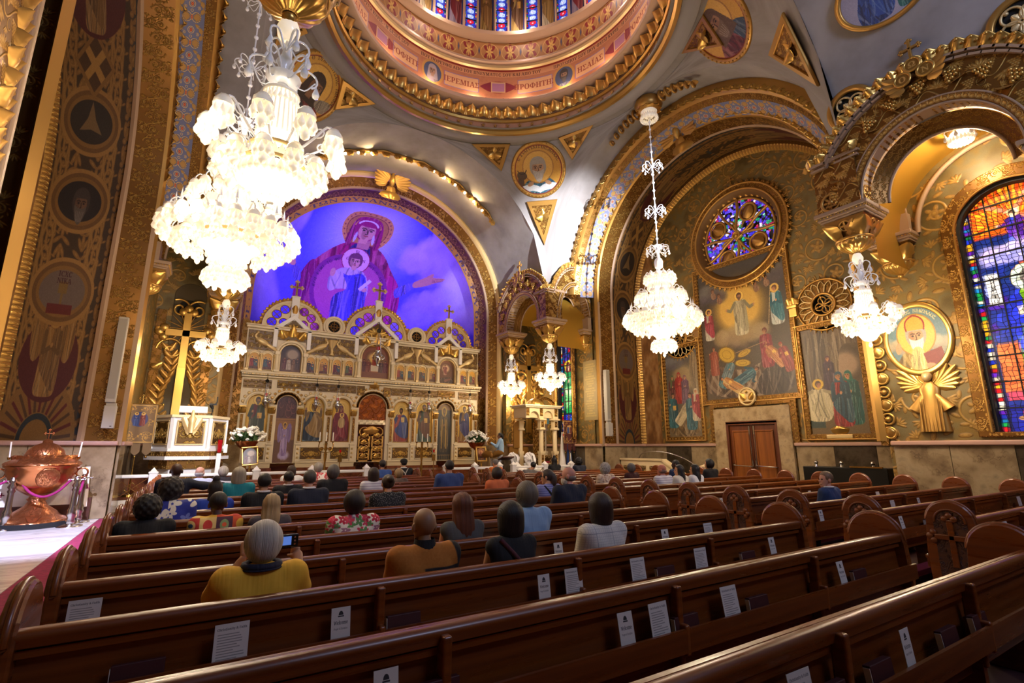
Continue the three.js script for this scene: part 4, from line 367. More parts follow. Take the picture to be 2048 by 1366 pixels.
ring('upper_cornice', [[4.86, 17.9], [4.75, 17.95], [4.62, 18.08], [4.6, 18.22], [4.66, 18.3], [4.95, 18.32]], mCream); ring('calotte', Array.from({ length: 16 }, (_, i) => [5.05 * cos((i / 15) * PI / 2), 21.4 + 5.05 * sin((i / 15) * PI / 2)]), mBlue);
{ const star = (r) => { const s = []; for (let i = 0; i < 10; i++) { const q = i % 2 ? r * 0.45 : r, a = (i / 10) * 2 * PI + PI / 2; s.push([q * cos(a), q * sin(a)]); } return ext(s, 0.03, 0.008); };
  const sg = star(0.085), lg = M([at(leaf(0.42, 0.46, 0.45, 0.3, 9), 0, 0, 0.04), at(leaf(0.2, 0.32, 0.4, 0.3), -0.2, 0, 0.02, 0, 0, 0.15), at(leaf(0.2, 0.32, 0.4, 0.3), 0.2, 0, 0.02, 0, 0, -0.15), sph(0.035, 0, 0.42, 0.1)]);
  for (let i = 0; i < 64; i++) { const f = (i / 64) * 2 * PI; const put = (n, g, r, y, m) => { const o = part(n, g, m, drum); o.position.copy(P(XC + r * sin(f), y, DC + r * cos(f))); o.rotation.y = -f; o.rotation.order = 'YXZ'; return o; };
    put('star', sg, 4.965, 14.14, goldBright); put('acanthus_leaf', lg, 4.93, 14.43, goldBright); } }
// --- transept arms: gilded arches, painted soffit, end wall
function arm(s) {
  const side = s > 0 ? 'right' : 'left', w = struct('wall_' + side, `${side === 'right' ? 'right transept' : 'left transept'} wall with gilded arch over marble dado`, 'wall'), c = [XC, YS, DC], pr = (l) => l.map(([a, r]) => [s * a, r]);
  part('outer_gold_moulding', arch(pr([[7.05, 6.05], [7.02, 5.8], [7.08, 5.68], [7.16, 5.62]]), { c, ax: 'x', a0: 0.06, a1: PI - 0.06 }), gold, w); part('outer_gold_band', arch(pr([[7.16, 5.62], [7.4, 5.5]]), { c, ax: 'x', a0: 0.06, a1: PI - 0.06 }), mScrollS, w);
  part('blue_band', arch(pr([[7.4, 5.5], [7.92, 5.2]]), { c, ax: 'x', a0: 0.04, a1: PI - 0.04 }), s > 0 ? mBlueArm : mBlueArm, w, 'blue painted band with ovals and red fruits');
  part('inner_gold_moulding', arch(pr([[7.92, 5.2], [7.86, 5.08], [7.92, 4.98], [8.0, 4.95]]), { c: [XC, 8.2, DC], ax: 'x', leg: 1.8 }), gold, w); part('inner_gold_band', arch(pr([[8.0, 4.95], [8.64, 4.91]]), { c: [XC, 8.2, DC], ax: 'x', leg: 1.8, n: 60 }), mScrollM, w, 'gilded scroll relief band'); part('inner_gold_edge', arch(pr([[8.64, 4.91], [8.7, 4.86], [8.78, 4.9], [8.78, 5.06]]), { c: [XC, 8.2, DC], ax: 'x', leg: 1.8 }), mTan, w);
  part('painted_soffit', arch(pr([[8.7, 5.06], [10.45, 5.06]]), { c: [XC, 8.0, DC], ax: 'x', leg: 1.8, n: 60 }), mSoffit, w, 'painted soffit with angels and medallions');
  part('lunette_moulding', arch(pr([[10.24, 5.1], [10.2, 4.98], [10.28, 4.88], [10.42, 4.8]]), { c: [XC, 7.95, DC], ax: 'x', leg: 1.8 }), mBead, w);
  const leafG = M([leaf(0.3, 0.27, 0.5, 0.3, 7), sph(0.05, 0, 0.12, 0.11, 8), at(leaf(0.16, 0.2, 0.45, 0.3), 0.15, 0, 0, 0, 0, -0.5)]);   // carved leaf blocks along the outer and inner mouldings
  for (const [a, r, yc, n, k] of [[7.06, 5.86, YS, 46, 1], [7.9, 5.16, 8.2, 44, 0.85]]) for (let i = 1; i < n; i++) { const t = 0.1 + (PI - 0.2) * i / n, o = part('carved_leaf', leafG, goldBright, w); o.position.copy(P(XC + s * a, yc + r * sin(t), DC + r * cos(t))); o.scale.setScalar(k); o.up.set(0, 0, 0); const n3 = V(-s, 0, 0), up = V(0, -sin(t), cos(t)); o.quaternion.setFromRotationMatrix(new THREE.Matrix4().makeBasis(V().crossVectors(up, n3), up, n3)); }
  return w;
}
// pulled from the paintings section (hoisted set-up)
const soffC = paintSoffit(), mSoffit = mat('painted_soffit', { map: re(tex(soffC), 1 / 28.3, 1 / 1.75), color: 0xb4aaa0, roughness: 0.6, metalness: 0.15 });
const mBlueArm = mat('painted_blue_arch', { map: re(tex(blueC), 1.6, 1.6, 0, 0, PI / 2), roughness: 0.6, metalness: 0.1 });
const wallR = arm(1), wallL = arm(-1);
// end wall of the right transept with openings for the rose window, two rosettes and the doorway; outer leaf behind
const toX = (g, x) => g.applyMatrix4(new THREE.Matrix4().set(0, 0, 1, x, 0, 1, 0, 0, -1, 0, 0, 0, 0, 0, 0, 1));   // shape (d, y) -> plane x
{ const s = archShape(10.4, 13.1 - 0, [circPath(1.72, -0.25, 9.62 - 0.001), circPath(0.36, 2.86, 6.14), circPath(0.36, -2.9, 6.18)]), dh = new THREE.Path(); dh.moveTo(-0.95, 0.01); dh.lineTo(-0.95, 2.55); dh.lineTo(0.9, 2.55); dh.lineTo(0.9, 0.01); dh.lineTo(-0.95, 0.01); s.holes.push(dh);
  part('painted_wall', metric(toX(ext(s, 0.3, 0, 32).translate(DC, 0, 0), XW)), mArab, wallR, 'olive wall painted with gold arabesques');
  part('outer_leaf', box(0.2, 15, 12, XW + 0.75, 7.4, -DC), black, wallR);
  part('painted_wall', metric(toX(ext(archShape(10.4, 13.1), 0.3, 0, 32).translate(DC, 0, 0), mx(-1, XW) - 0.3)), mArab, wallL); }
// brown mottled strips next to the painted jambs; the left one widened to darken its wall
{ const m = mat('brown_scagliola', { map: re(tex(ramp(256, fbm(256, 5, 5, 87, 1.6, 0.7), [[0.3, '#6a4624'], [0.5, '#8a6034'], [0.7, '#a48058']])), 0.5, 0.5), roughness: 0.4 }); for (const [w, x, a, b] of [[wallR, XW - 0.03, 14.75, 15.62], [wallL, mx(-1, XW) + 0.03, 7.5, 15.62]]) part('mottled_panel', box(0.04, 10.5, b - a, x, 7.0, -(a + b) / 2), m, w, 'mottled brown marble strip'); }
// marble dado: separate panels with a projecting cap
function dado(parent, axis, fixed, a, b, dirn, y1 = 1.7, n, capM = mRose) { const L = b - a, k = n ?? max(1, Math.round(L / 1.15)); for (let i = 0; i < k; i++) { const w = L / k - 0.012, m = a + (i + 0.5) * L / k, dark = i % 3 === 1 && L > 3; const g = axis === 'x' ? box(0.06, y1 - 0.01, w, fixed - dirn * 0.03 + 0, y1 / 2, -m) : box(w, y1 - 0.01, 0.06, m, y1 / 2, -(fixed - dirn * 0.03)); part('marble_panel', metric(g, 1, i * 0.77, i * 0.31), dark ? mMarbleDk : mMarble, parent); }
  part('dado_cap', axis === 'x' ? rbox(0.16, 0.11, L + 0.05, 0.03, fixed - dirn * 0.06, y1 + 0.05, -(a + b) / 2) : rbox(L + 0.05, 0.11, 0.16, 0.03, (a + b) / 2, y1 + 0.05, -(fixed - dirn * 0.06)), capM, parent, 'rose moulding capping the marble dado'); }
dado(wallR, 'x', XW, 5.7, 9.15, 1); dado(wallR, 'x', XW, 12.05, 15.8, 1); dado(wallR, 'd', 15.74, XB, XW, 1, 1.7, 2); dado(wallL, 'd', 15.74, mx(-1, XW), mx(-1, XB), 1, 1.7, 3); dado(wallL, 'x', mx(-1, XW), 5.7, 15.8, -1);
for (const s of [1, -1]) { const w = s > 0 ? wallR : wallL;   // piers behind the arches and the walls of the corner bays
  part('pier', box(2.5, 13.8, 0.8, mx(s, 15.72), 6.9, -16.35), mArab, w); if (s > 0) part('pier', box(2.5, 13.8, 0.6, mx(s, 15.72), 6.9, -5.2), mArab, w);
  part('bay_wall', box(0.3, 10, 4.4, mx(s, XB + 0.15), 5, -18.5), mArab, w, 'olive wall of the front corner bay');
  part('pier_edge', box(0.1, 6.2, 0.16, mx(s, XB - 0.03), 4.8, -15.82), mTan, w);
}
part('bay_wall', metric(toX(ext((() => { const q = new THREE.Shape(); q.moveTo(-6.8, 0); q.lineTo(5.6, 0); q.lineTo(5.6, 10); q.lineTo(-6.8, 10); q.lineTo(-6.8, 0); q.holes.push(archPath(1.8, 5.35, 2.66, 1.95)); return q; })(), 0.3, 0, 20), XB)), mArab, wallR, 'olive wall of the rear corner bay around the tall stained window');
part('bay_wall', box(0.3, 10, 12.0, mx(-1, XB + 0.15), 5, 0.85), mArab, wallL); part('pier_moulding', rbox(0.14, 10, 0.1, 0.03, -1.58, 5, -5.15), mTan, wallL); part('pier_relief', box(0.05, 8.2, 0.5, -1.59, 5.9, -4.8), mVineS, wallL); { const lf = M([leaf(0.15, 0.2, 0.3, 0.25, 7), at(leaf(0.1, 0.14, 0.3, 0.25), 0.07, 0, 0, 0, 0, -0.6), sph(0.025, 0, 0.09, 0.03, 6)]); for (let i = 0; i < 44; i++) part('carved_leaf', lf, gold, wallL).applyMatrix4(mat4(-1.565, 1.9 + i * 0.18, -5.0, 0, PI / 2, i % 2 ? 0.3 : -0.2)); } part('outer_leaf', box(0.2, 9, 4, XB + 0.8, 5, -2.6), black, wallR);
dado(wallR, 'x', XB, -2, 5.5, 1); dado(wallR, 'x', XB, 15.85, 20.2, 1); dado(wallL, 'x', mx(-1, XB), 15.85, 20.2, -1);
// --- front wall: corner bay ends, apse arch, mural wall and the sanctuary behind the screen
const wallF = struct('wall_front', 'front wall with gilded apse arch and violet lit mural', 'wall');
for (const s of [1, -1]) { part('bay_end_wall', box(2.1, 10, 0.3, mx(s, 13.4), 5, -20.35), mArab, wallF, 'gold and olive end wall of the corner bay'); dado(wallF, 'd', 20.2, min(mx(s, 12.4), mx(s, 14.4)), max(mx(s, 12.4), mx(s, 14.4)), 1, 1.7, 2);
  part('plinth', box(1.5, 1.75, 0.9, mx(s, 12.15), 0.87, -20.6), mMarble, wallF);
  part('sanctuary_wall', box(0.3, 14, 7, mx(s, 12.7), 7, -24.4), mArab, wallF); }
part('apse_gold_moulding', arch([[9.95, 6.05], [9.9, 5.93], [9.98, 5.84], [10.06, 5.8]], { c: [XC, YS, DC], leg: 1.75 }), goldPale, wallF); part('apse_gold_band', arch([[10.06, 5.8], [10.35, 5.48]], { c: [XC, YS, DC], leg: 1.75 }), mScroll, wallF, 'wide gilded scroll band round the apse'); part('apse_inner_moulding', arch([[10.35, 5.48], [10.4, 5.4], [10.48, 5.4]], { c: [XC, YS, DC], leg: 1.75 }), mTan, wallF); part('apse_rose_band', arch([[10.48, 5.4], [10.95, 5.28]], { c: [XC, YS, DC], leg: 4.0 }), mRoseRelief(), wallF, 'rose tinted relief band inside the apse arch'); part('apse_letter_band', arch([[10.95, 5.28], [11.12, 5.05]], { c: [XC, YS, DC], leg: 4.0, n: 60 }), mLetterBand(), wallF, 'lettered band edging the mural');
{ const R = 5.2, cx = XC + 0.02, cd = 21.95, at3 = (az, el) => P(cx + R * cos(el) * sin(az), 8 + R * sin(el), cd + R * cos(el) * cos(az)); // half dome and curved wall of the apse
  const dome = grid(56, 30, (u, v) => at3((u - 0.5) * PI, v * PI / 2), (u, v) => { const el = v * PI / 2; return [0.5 + (R * (u - 0.5) * PI * cos(el)) / 16.34, (R * el + 1.6) / 9.7]; }), low = grid(56, 2, (u, v) => { const p = at3((u - 0.5) * PI, 0); p.y = 6.4 + 1.6 * v; return p; }, (u, v) => [u, 1.6 * v / 9.7]);
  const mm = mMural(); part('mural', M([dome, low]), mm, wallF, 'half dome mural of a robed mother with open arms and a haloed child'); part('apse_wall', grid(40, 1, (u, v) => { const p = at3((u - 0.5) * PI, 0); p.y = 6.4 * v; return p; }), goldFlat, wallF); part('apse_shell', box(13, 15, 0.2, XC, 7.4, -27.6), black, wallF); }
for (const x of [-3.4, 0, 3.4]) { const t = thing('floodlight', 'violet floodlight hidden on top of the altar screen', 'light', P(6.45 + x * 0.9, 4.75, 22.25), 0, 'violet floodlights behind the screen'); part('housing', [rbox(0.3, 0.2, 0.16, 0.03, 0, 0.1, 0)], darkMetal, t); part('lens', box(0.24, 0.02, 0.1, 0, 0.21, 0), mat('violet_lens' + x, { color: 0x201030, emissive: 0x6a3cff, emissiveIntensity: 4 }), t); spot(P(6.45 + x * 0.9, 5.0, 22.3), P(6.45 - x * 0.25, 11.2, 25.6), 0x6a38ff, LK.purple, 62, 0.6, 3); }
// --- rear wall (behind the photographer) with the gallery window, and outer closures that keep the dark out
const wallB = struct('wall_back', 'plain rear wall of the nave behind the pews', 'wall'); part('rear_wall', box(24, 15, 0.3, 5.6, 7.4, 6.35), mPlaster, wallB);
{ const w = struct('window_8', 'wide daylit window of the rear gallery', 'window'); part('glass', box(5.0, 3.6, 0.04, 6.4, 10.6, 6.17), mat('day_glass', { color: 0x8090b0, emissive: 0xc4d2ff, emissiveIntensity: 1.2 }), w); part('frame', [box(5.3, 0.14, 0.12, 6.4, 12.45, 6.14), box(5.3, 0.14, 0.12, 6.4, 8.75, 6.14), ...[3.85, 6.4, 8.95].map((x) => box(0.12, 3.7, 0.12, x, 10.6, 6.14))], woodDk, w); }
for (const [x, y, d, l] of [[9.2, 9.2, -2.35, 'aimed at the front right pendentive'], [4.6, 7.4, 0.25, 'aimed at the pulpit'], [-2.6, 7.75, 7.45, 'over the left marble aisle']]) { const t = thing('floodlight', `black hanging floodlight ${l}`, 'light', P(x, y, d)); part('housing', rbox(0.3, 0.26, 0.2, 0.03), darkMetal, t); part('yoke', tube([[-0.18, 0, 0], [-0.18, 0.3, 0], [0, 0.42, 0], [0.18, 0.3, 0], [0.18, 0, 0]], 0.015, 5, 20), darkMetal, t); }
for (const s of [1, -1]) { const c2 = struct('wall_bay_' + (s > 0 ? 'right' : 'left'), `${s > 0 ? 'right' : 'left'} upper bay walls behind the vaults`, 'wall'); part('upper_wall', box(0.2, 8, 16, mx(s, 17.6), 12, -DC), mPlaster, c2); part('bay_roof', box(3.4, 0.2, 6, mx(s, 15.65), 10.1, -19.0), mPlaster, c2); part('bay_roof', box(3.4, 0.2, 12.5, mx(s, 15.65), 10.1, 0.4), mPlaster, c2); part('upper_wall', box(3.6, 6, 0.2, mx(s, 15.7), 11.6, -16.9), mArab, c2); part('upper_wall', box(3.6, 6, 0.2, mx(s, 15.7), 11.6, -4.7), mArab, c2); }
// ---------------------------------------------------------------- architecture in relief
const RS = A * Math.SQRT2;
function orient(o, pos, n, up) { const z = n.clone().normalize(), x = V().crossVectors(up, z).normalize(), y = V().crossVectors(z, x); o.position.copy(pos); o.quaternion.setFromRotationMatrix(new THREE.Matrix4().makeBasis(x, y, z)); return o; }
const sphAt = (az, el, r = RS) => { const a = rad(az), e = rad(el); return P(XC + r * cos(e) * sin(a), YS + r * sin(e), DC + r * cos(e) * cos(a)); };
const sphUp = (az, el) => { const a = rad(az), e = rad(el); return V(-sin(e) * sin(a), cos(e), sin(e) * cos(a)); };
const CEN = P(XC, YS, DC);
const onSphere = (o, az, el, lift = 0.05) => orient(o, sphAt(az, el, RS - lift), V().subVectors(CEN, sphAt(az, el)), sphUp(az, el));
// evangelist roundels with beaded frames
const frameProf = (r, w, t) => [[r, 0], [r, t * 0.6], [r + w * 0.2, t], [r + w * 0.45, t * 0.75], [r + w * 0.7, t], [r + w, t * 0.5], [r + w, 0]];
const ringGeo = (r, w, t, n = 48) => lathe(frameProf(r, w, t), n).rotateX(PI / 2);
[['greybeard with open book and ox', 0, 44.5, 38], ['dark haired figure in red with eagle', 1, -42, 39.5], ['brown bearded figure in red and blue', 2, 126, 42], ['bearded figure over the left rear corner', 2, -126, 42]].forEach(([d, i, az, el]) => { const t = thing('evangelist_roundel', `round gilt framed painting of a ${d} on the pendentive`, 'painting', null, 0, 'evangelist roundels'); onSphere(t, az, el); part('painting', discUV(new THREE.CircleGeometry(1.02, 40), i, 4, 1.02).translate(0, 0, 0.05), mRound, t); part('frame', ringGeo(1.0, 0.17, 0.1), gold, t); const bd = sph(0.028, 0, 0, 0, 6); part('beading', M(Array.from({ length: 44 }, (_, k) => at(bd, 1.1 * cos(k / 44 * 2 * PI), 1.1 * sin(k / 44 * 2 * PI), 0.1))), goldBright, t); });
// triangular relief panels fitted to the pendentives
function triPanel(pts, label) { const t = thing('relief_panel', label, 'panel', null, 0, 'triangular gilt panels'); const v = pts.map(([az, el]) => sphAt(az, el, RS - 0.04)), c = V().add(v[0]).add(v[1]).add(v[2]).divideScalar(3), n = V().subVectors(CEN, c).normalize(); orient(t, c, n, V(0, 1, 0)); const inv = new THREE.Matrix4().copy(t.matrix.compose(t.position, t.quaternion, t.scale)).invert(), q = v.map((p) => p.clone().applyMatrix4(inv)).map((p) => [p.x, p.y]); const sc = (k) => q.map(([a, b]) => [a * k, b * k]); const s = shape(sc(1)); s.holes.push(shape(sc(0.7))); part('frame', ext(s, 0.09, 0.025), gold, t); part('relief', metric(ext(sc(0.74), 0.04)), mVineS, t); const lf = leaf(0.3, 0.34, 0.3, 0.25); part('acanthus', [at(lf, 0, -0.06, 0.03, -0.3), at(lf, 0, 0.02, 0.03, -0.3, 0, 2.1), at(lf, 0, 0.02, 0.03, -0.3, 0, -2.1)], goldBright, t); }
for (const [b, nm] of [[45, 'bearded evangelist with the ox'], [-45, 'evangelist with the eagle'], [135, 'brown bearded evangelist in red and blue']]) { const s = b === 135 ? -1 : 1, f = (a) => b + s * (a - 45); const L = (k) => `triangular gilt panel ${k} the ${nm}`; triPanel([[f(19), 45], [f(34.5), 45.6], [f(31), 38.2]], L('on the apse side of').replace('apse', b === 135 ? 'rear' : 'apse')); triPanel([[f(54), 45.6], [f(69), 46], [f(57.5), 39]], L('on the transept side of')); triPanel([[f(39.5), 29.4], [f(50), 29.2], [f(44.5), 16.6]], L('under')); }
// --- dome bands, prophets and lancets
{ const band = (r, y0, y1, m, name, rep, label) => part(name, grid(120, 1, (u, v) => { const f = u * 2 * PI; return P(XC + r * sin(f), y0 + v * (y1 - y0), DC + r * cos(f)); }, (u, v) => [u * rep, v]), m, drum, label);
  band(4.86, 15.08, 16.64, mat('dome_lettering', { map: re(tex(domeBandC), 1, 1, 0.078, 0), roughness: 0.55, metalness: 0.1 }), 'lettered_band', 3, 'band of Greek and English lettering with portraits'); band(4.87, 17.0, 17.92, mat('dome_frieze', { map: re(tex(friezeC), 1, 1), roughness: 0.55 }), 'frieze', 18, 'red and gold flower frieze');
  const mSaints = mat('dome_prophets', { map: tex(drumC), roughness: 0.6 }), shaft = M([cyl(0.035, 0.035, 3.1, 0, 1.55, 0, 8), cyl(0.06, 0.045, 0.16, 0, 3.15, 0, 8), cyl(0.05, 0.065, 0.12, 0, 0.06, 0, 8)]);
  for (let i = 0; i < 24; i++) { const f = ((i + 0.05) / 24) * 2 * PI, h = PI / 24, dir = (a, r) => P(XC + r * sin(a), 0, DC + r * cos(a)); const pan = grid(4, 1, (u, v) => dir(f + h * 0.45 + u * h * 1.1, 4.95).setY(18.3 + v * 3.1), (u, v) => [(i % 4 + u) / 4, v]); part('prophet', pan, mSaints, drum, 'painted robed prophet between the dome windows'); const w = new THREE.Group(); w.name = 'lancet_window'; drum.add(w); orient(w, dir(f, 4.98).setY(18.32), V().subVectors(P(XC, 0, DC), dir(f, 1)).setY(0).normalize(), V(0, 1, 0)); const g = new THREE.ShapeGeometry(archShape(0.52, 2.6), 8), p = g.attributes.position, u = g.attributes.uv; for (let k = 0; k < p.count; k++) u.setXY(k, p.getX(k) / 0.52 + 0.5, p.getY(k) / 2.6); part('glass', g, mGlassDrum, w); const fr = archShape(0.66, 2.8, [archPath(0.52, 2.64, 0, 0.08)]); part('frame', ext(fr, 0.1, 0.02, 8).translate(0, -0.06, 0), mCream, w); part('glazing_bar', [0.65, 1.3, 1.95].map((y) => box(0.52, 0.025, 0.03, 0, y, 0.02)), lead, w); const c1 = part('colonnette', shaft, mCream, drum); c1.position.copy(dir(f + h * 0.42, 4.88).setY(18.3)); const c2 = part('colonnette', shaft, mCream, drum); c2.position.copy(dir(f - h * 0.42, 4.88).setY(18.3)); }
  band(5.06, 18.3, 21.5, mat('drum_blue', { color: 0x2a3566, roughness: 0.7 }), 'drum_wall', 1); band(4.96, 20.95, 21.4, mCream, 'drum_cornice', 1); }
{ const t = thing('cove_light', 'ring of warm cove light behind the cream lip of the dome, with added lights higher up', 'light', P(XC, 15.12, DC)); part('strip', torus(4.68, 0.02, 0, 0, 0, PI / 2, 0, 96, 6), mat('cove_strip', { color: 0xfff0e0, emissive: 0xffdcc8, emissiveIntensity: 3 }), t); for (let i = 0; i < 10; i++) { const a = rad(-70 + i * 22); point(V(4.66 * sin(a), 0.06, -4.66 * cos(a)), 0xffe0c8, 2.2, 2, t); if (i % 2) point(V(4.3 * sin(a), 3.35, -4.3 * cos(a)), 0xffe8dc, 4, 2, t); } }  // the upper points are added to brighten the prophets, no fixture there
// --- pendant capitals
const gadroon = (R, h, n = 14, amp = 0.1) => grid(n * 4, 8, (u, v) => { const f = u * 2 * PI, r = R * Math.sin(min(1, 0.1 + v * 1.02) * PI / 2) ** 0.8 * (1 + amp * (abs(cos(f * n / 2)) - 0.5)); return V(r * cos(f), h * v, r * sin(f)); });
function capital(parent, pos, s = 1, flat = false) {
  const g = new THREE.Group(); g.name = 'pendant_capital'; parent.add(g); g.position.copy(pos); g.scale.setScalar(s);
  part('abacus', [rbox(1.12, 0.1, 1.12, 0.02, 0, 0.95, 0), rbox(1.02, 0.09, 1.02, 0.02, 0, 0.86, 0), rbox(0.94, 0.06, 0.94, 0.02, 0, 0.79, 0)], mTan, g); const bd = sph(0.022, 0, 0, 0, 6), bl = []; for (let i = 0; i < 14; i++) { const t = -0.5 + i / 13; for (const s2 of [-1, 1]) { bl.push(at(bd, t, 0.88, s2 * 0.52), at(bd, s2 * 0.52, 0.88, t)); } } part('beading', M(bl), goldBright, g);
  part('bell', metric(new THREE.CylinderGeometry(0.6, 0.32, 0.46, 4, 1).rotateY(PI / 4).translate(0, 0.54, 0)), goldDark, g); const lf = leaf(0.34, 0.5, 0.22, 0.28, 7);
  for (let i = 0; i < 4; i++) { const a = i * PI / 2; part('acanthus_leaf', lf, goldBright, g).applyMatrix4(new THREE.Matrix4().makeRotationY(a + PI / 4).multiply(mat4(0, 0.3, 0.3, 0.42))); part('cross_boss', [torus(0.115, 0.022, 0, 0, 0), box(0.2, 0.035, 0.03), box(0.035, 0.2, 0.03)], gold, g).applyMatrix4(new THREE.Matrix4().makeRotationY(a).multiply(mat4(0, 0.58, 0.385, 0.4))); part('acanthus_leaf', leaf(0.22, 0.42, 0.2, 0.25), gold, g).applyMatrix4(new THREE.Matrix4().makeRotationY(a + 0.42).multiply(mat4(0, 0.32, 0.29, 0.35))); }
  part('collar', [torus(0.35, 0.035, 0, 0.3, 0, PI / 2), torus(0.33, 0.02, 0, 0.245, 0, PI / 2)], gold, g); part('gadrooned_bowl', gadroon(0.34, 0.27, 16), goldBright, g); part('knob', [sph(0.075, 0, -0.03, 0, 10), torus(0.08, 0.02, 0, 0.02, 0, PI / 2)], goldBright, g); return g;
}
// --- hanging arches of the corner bays: local x along the span, y up, z out of the face
function cross(s, t, m = 1) { const L = []; const bud = (x, y, a) => { for (const k of [-1, 0, 1]) L.push(sph(s * 0.075, x + s * 0.085 * cos(a + k * 1.35), y + s * 0.085 * sin(a + k * 1.35), 0, 8, [1, 1, 0.6])); }; L.push(rbox(s * 0.12, s, t, 0.01, 0, s * 0.5, 0), rbox(s * 0.62, s * 0.12, t, 0.01, 0, s * 0.62, 0)); bud(0, s, PI / 2); bud(-s * 0.31, s * 0.62, PI); bud(s * 0.31, s * 0.62, 0); if (m > 1) bud(0, 0, -PI / 2); return M(L); }
function hangArch(parent, pos, turn, L, rx, ry, Rx, Ry, withCross, n = 11) {
  const g = new THREE.Group(); g.name = 'hanging_arch'; parent.add(g); g.position.copy(pos); g.rotation.y = turn; const m = L / 2, yl = 1.22, e = Rx * sqrt(max(0, 1 - ((yl - 0.12) / Ry) ** 2)), w0 = -0.5, w1 = L + 0.5;
  const s = new THREE.Shape(); s.moveTo(w0, 0); s.lineTo(m - rx, 0); s.absellipse(m, 0, rx, ry, PI, 0, true, 0); s.lineTo(w1, 0); s.lineTo(w1, yl); if (m + e < w1) s.lineTo(m + e, yl); const a0 = Math.asin(min(1, (yl - 0.12) / Ry)); for (let i = 0; i <= 24; i++) { const a = a0 + (PI - 2 * a0) * i / 24, px = m + Rx * cos(a); s.lineTo(min(w1, max(w0, px)), 0.12 + Ry * sin(a)); } s.lineTo(w0, yl); s.lineTo(w0, 0);
  part('vine_face', metric(ext(s, 0.42, 0, 20).translate(0, 0, -0.42), 1), mVine, g, 'gilded grapevine relief');
  const path = (kx, ky, N) => Array.from({ length: N + 1 }, (_, i) => { const a = PI * i / N; return V(m + kx * cos(a), ky * sin(a), 0); });
  const ribbon = (x1, y1, x2, y2, z1, z2, mm, nm) => part(nm, grid(36, 1, (u, v) => V(m + (v ? x2 : x1) * cos(PI * u), (v ? y2 : y1) * sin(PI * u), v ? z2 : z1), (u, v) => [u * PI * rx * 1.2, v]), mm, g);
  ribbon(rx, ry, rx, ry, 0.02, -0.44, mTan, 'soffit'); ribbon(rx + 0.02, ry + 0.02, rx + 0.14, ry + 0.14, 0.03, 0.05, mBead, 'bead_moulding'); part('inner_roll', tube(path(rx + 0.0, ry + 0.0, 24), 0.03, 6, 48), mTan, g); part('outer_roll', tube(path(rx + 0.16, ry + 0.16, 24).map((p) => p.setZ(0.03)), 0.025, 6, 48), mTan, g);
  ribbon(rx - 0.02, ry - 0.03, rx - 0.28, ry - 0.3, -0.4, -0.62, mScrollS, 'scroll_soffit'); part('rear_roll', tube(path(rx - 0.29, ry - 0.31, 24).map((p) => p.setZ(-0.62)), 0.035, 6, 48), mTan, g);
  const edge = [[w0, yl], [m - e, yl]]; for (let i = 0; i <= 22; i++) { const a = PI - a0 - (PI - 2 * a0) * i / 22, px = m + Rx * cos(a); if (px > w0 && px < w1) edge.push([px, 0.12 + Ry * sin(a)]); } edge.push([m + e, yl], [w1, yl]); const ed = edge.filter(([x]) => x >= w0 && x <= w1);
  for (let i = 0; i + 1 < ed.length; i++) { const [x1, y1] = ed[i], [x2, y2] = ed[i + 1], l = hypot(x2 - x1, y2 - y1); if (l < 0.02) continue; part('cornice', [box(l + 0.04, 0.05, 0.56, (x1 + x2) / 2, (y1 + y2) / 2 + 0.0, -0.17, 0, 0, Math.atan2(y2 - y1, x2 - x1)), box(l + 0.02, 0.05, 0.5, (x1 + x2) / 2, (y1 + y2) / 2 - 0.1, -0.17, 0, 0, Math.atan2(y2 - y1, x2 - x1))], mTan, g); }
  const lf = M([leaf(0.26, 0.3, 0.5, 0.3, 7), at(leaf(0.16, 0.2, 0.45, 0.3), 0.13, 0, 0, 0, 0, -0.5), at(leaf(0.16, 0.2, 0.45, 0.3), -0.13, 0, -0.1, 0, 0.4, 0.5), sph(0.035, 0, 0.2, 0.12, 8), sph(0.028, 0.1, 0.14, 0.08, 6)]); let acc = 0; for (let i = 0; i + 1 < ed.length; i++) { const [x1, y1] = ed[i], [x2, y2] = ed[i + 1], l = hypot(x2 - x1, y2 - y1), an = Math.atan2(y2 - y1, x2 - x1); for (; acc < l; acc += 0.21) { const t = acc / l, o = part('crocket', lf, goldBright, g); o.position.set(x1 + (x2 - x1) * t, y1 + (y2 - y1) * t + 0.02, 0.0); o.rotation.z = an; o.scale.setScalar(rr(0.85, 1.1)); } acc -= l; }
  const gr = new Orn(); for (let i = 0; i < n; i++) { const a = PI * (i + 0.5) / n, kx = (rx + Rx) / 2 + 0.06, ky = (ry + Ry) / 2 + 0.1, px = m + kx * cos(a), py = ky * sin(a); if (px < w0 + 0.2 || px > w1 - 0.2) continue; const bl = []; for (let j = 0; j < 4; j++) for (let q = 0; q < 4 - j; q++) bl.push(sph(0.045, (q - (3 - j) / 2) * 0.078, 0.1 - j * 0.07, 0.02, 6)); const o = part('grape_cluster', M(bl), goldBright, g); o.position.set(px, py, 0.01); o.rotation.z = rr(-0.6, 0.6); const o2 = part('vine_leaf', leafV, gold, g); o2.position.set(px + rr(-0.05, 0.05), py - 0.16, 0.01); o2.rotation.set(-1.2, 0, rr(-2, 2)); }
  for (const k of [w0 + 0.32, w1 - 0.32]) part('scroll_rosette', [torus(0.2, 0.035, k, 0.22, 0.03, 0, 0, 20, 6), sph(0.07, k, 0.22, 0.03, 8), ...Array.from({ length: 8 }, (_, i) => at(sph(0.05, 0, 0, 0, 6, [1.5, 0.6, 0.5]), k + 0.11 * cos(i * PI / 4), 0.22 + 0.11 * sin(i * PI / 4), 0.03, 0, 0, i * PI / 4))], gold, g);
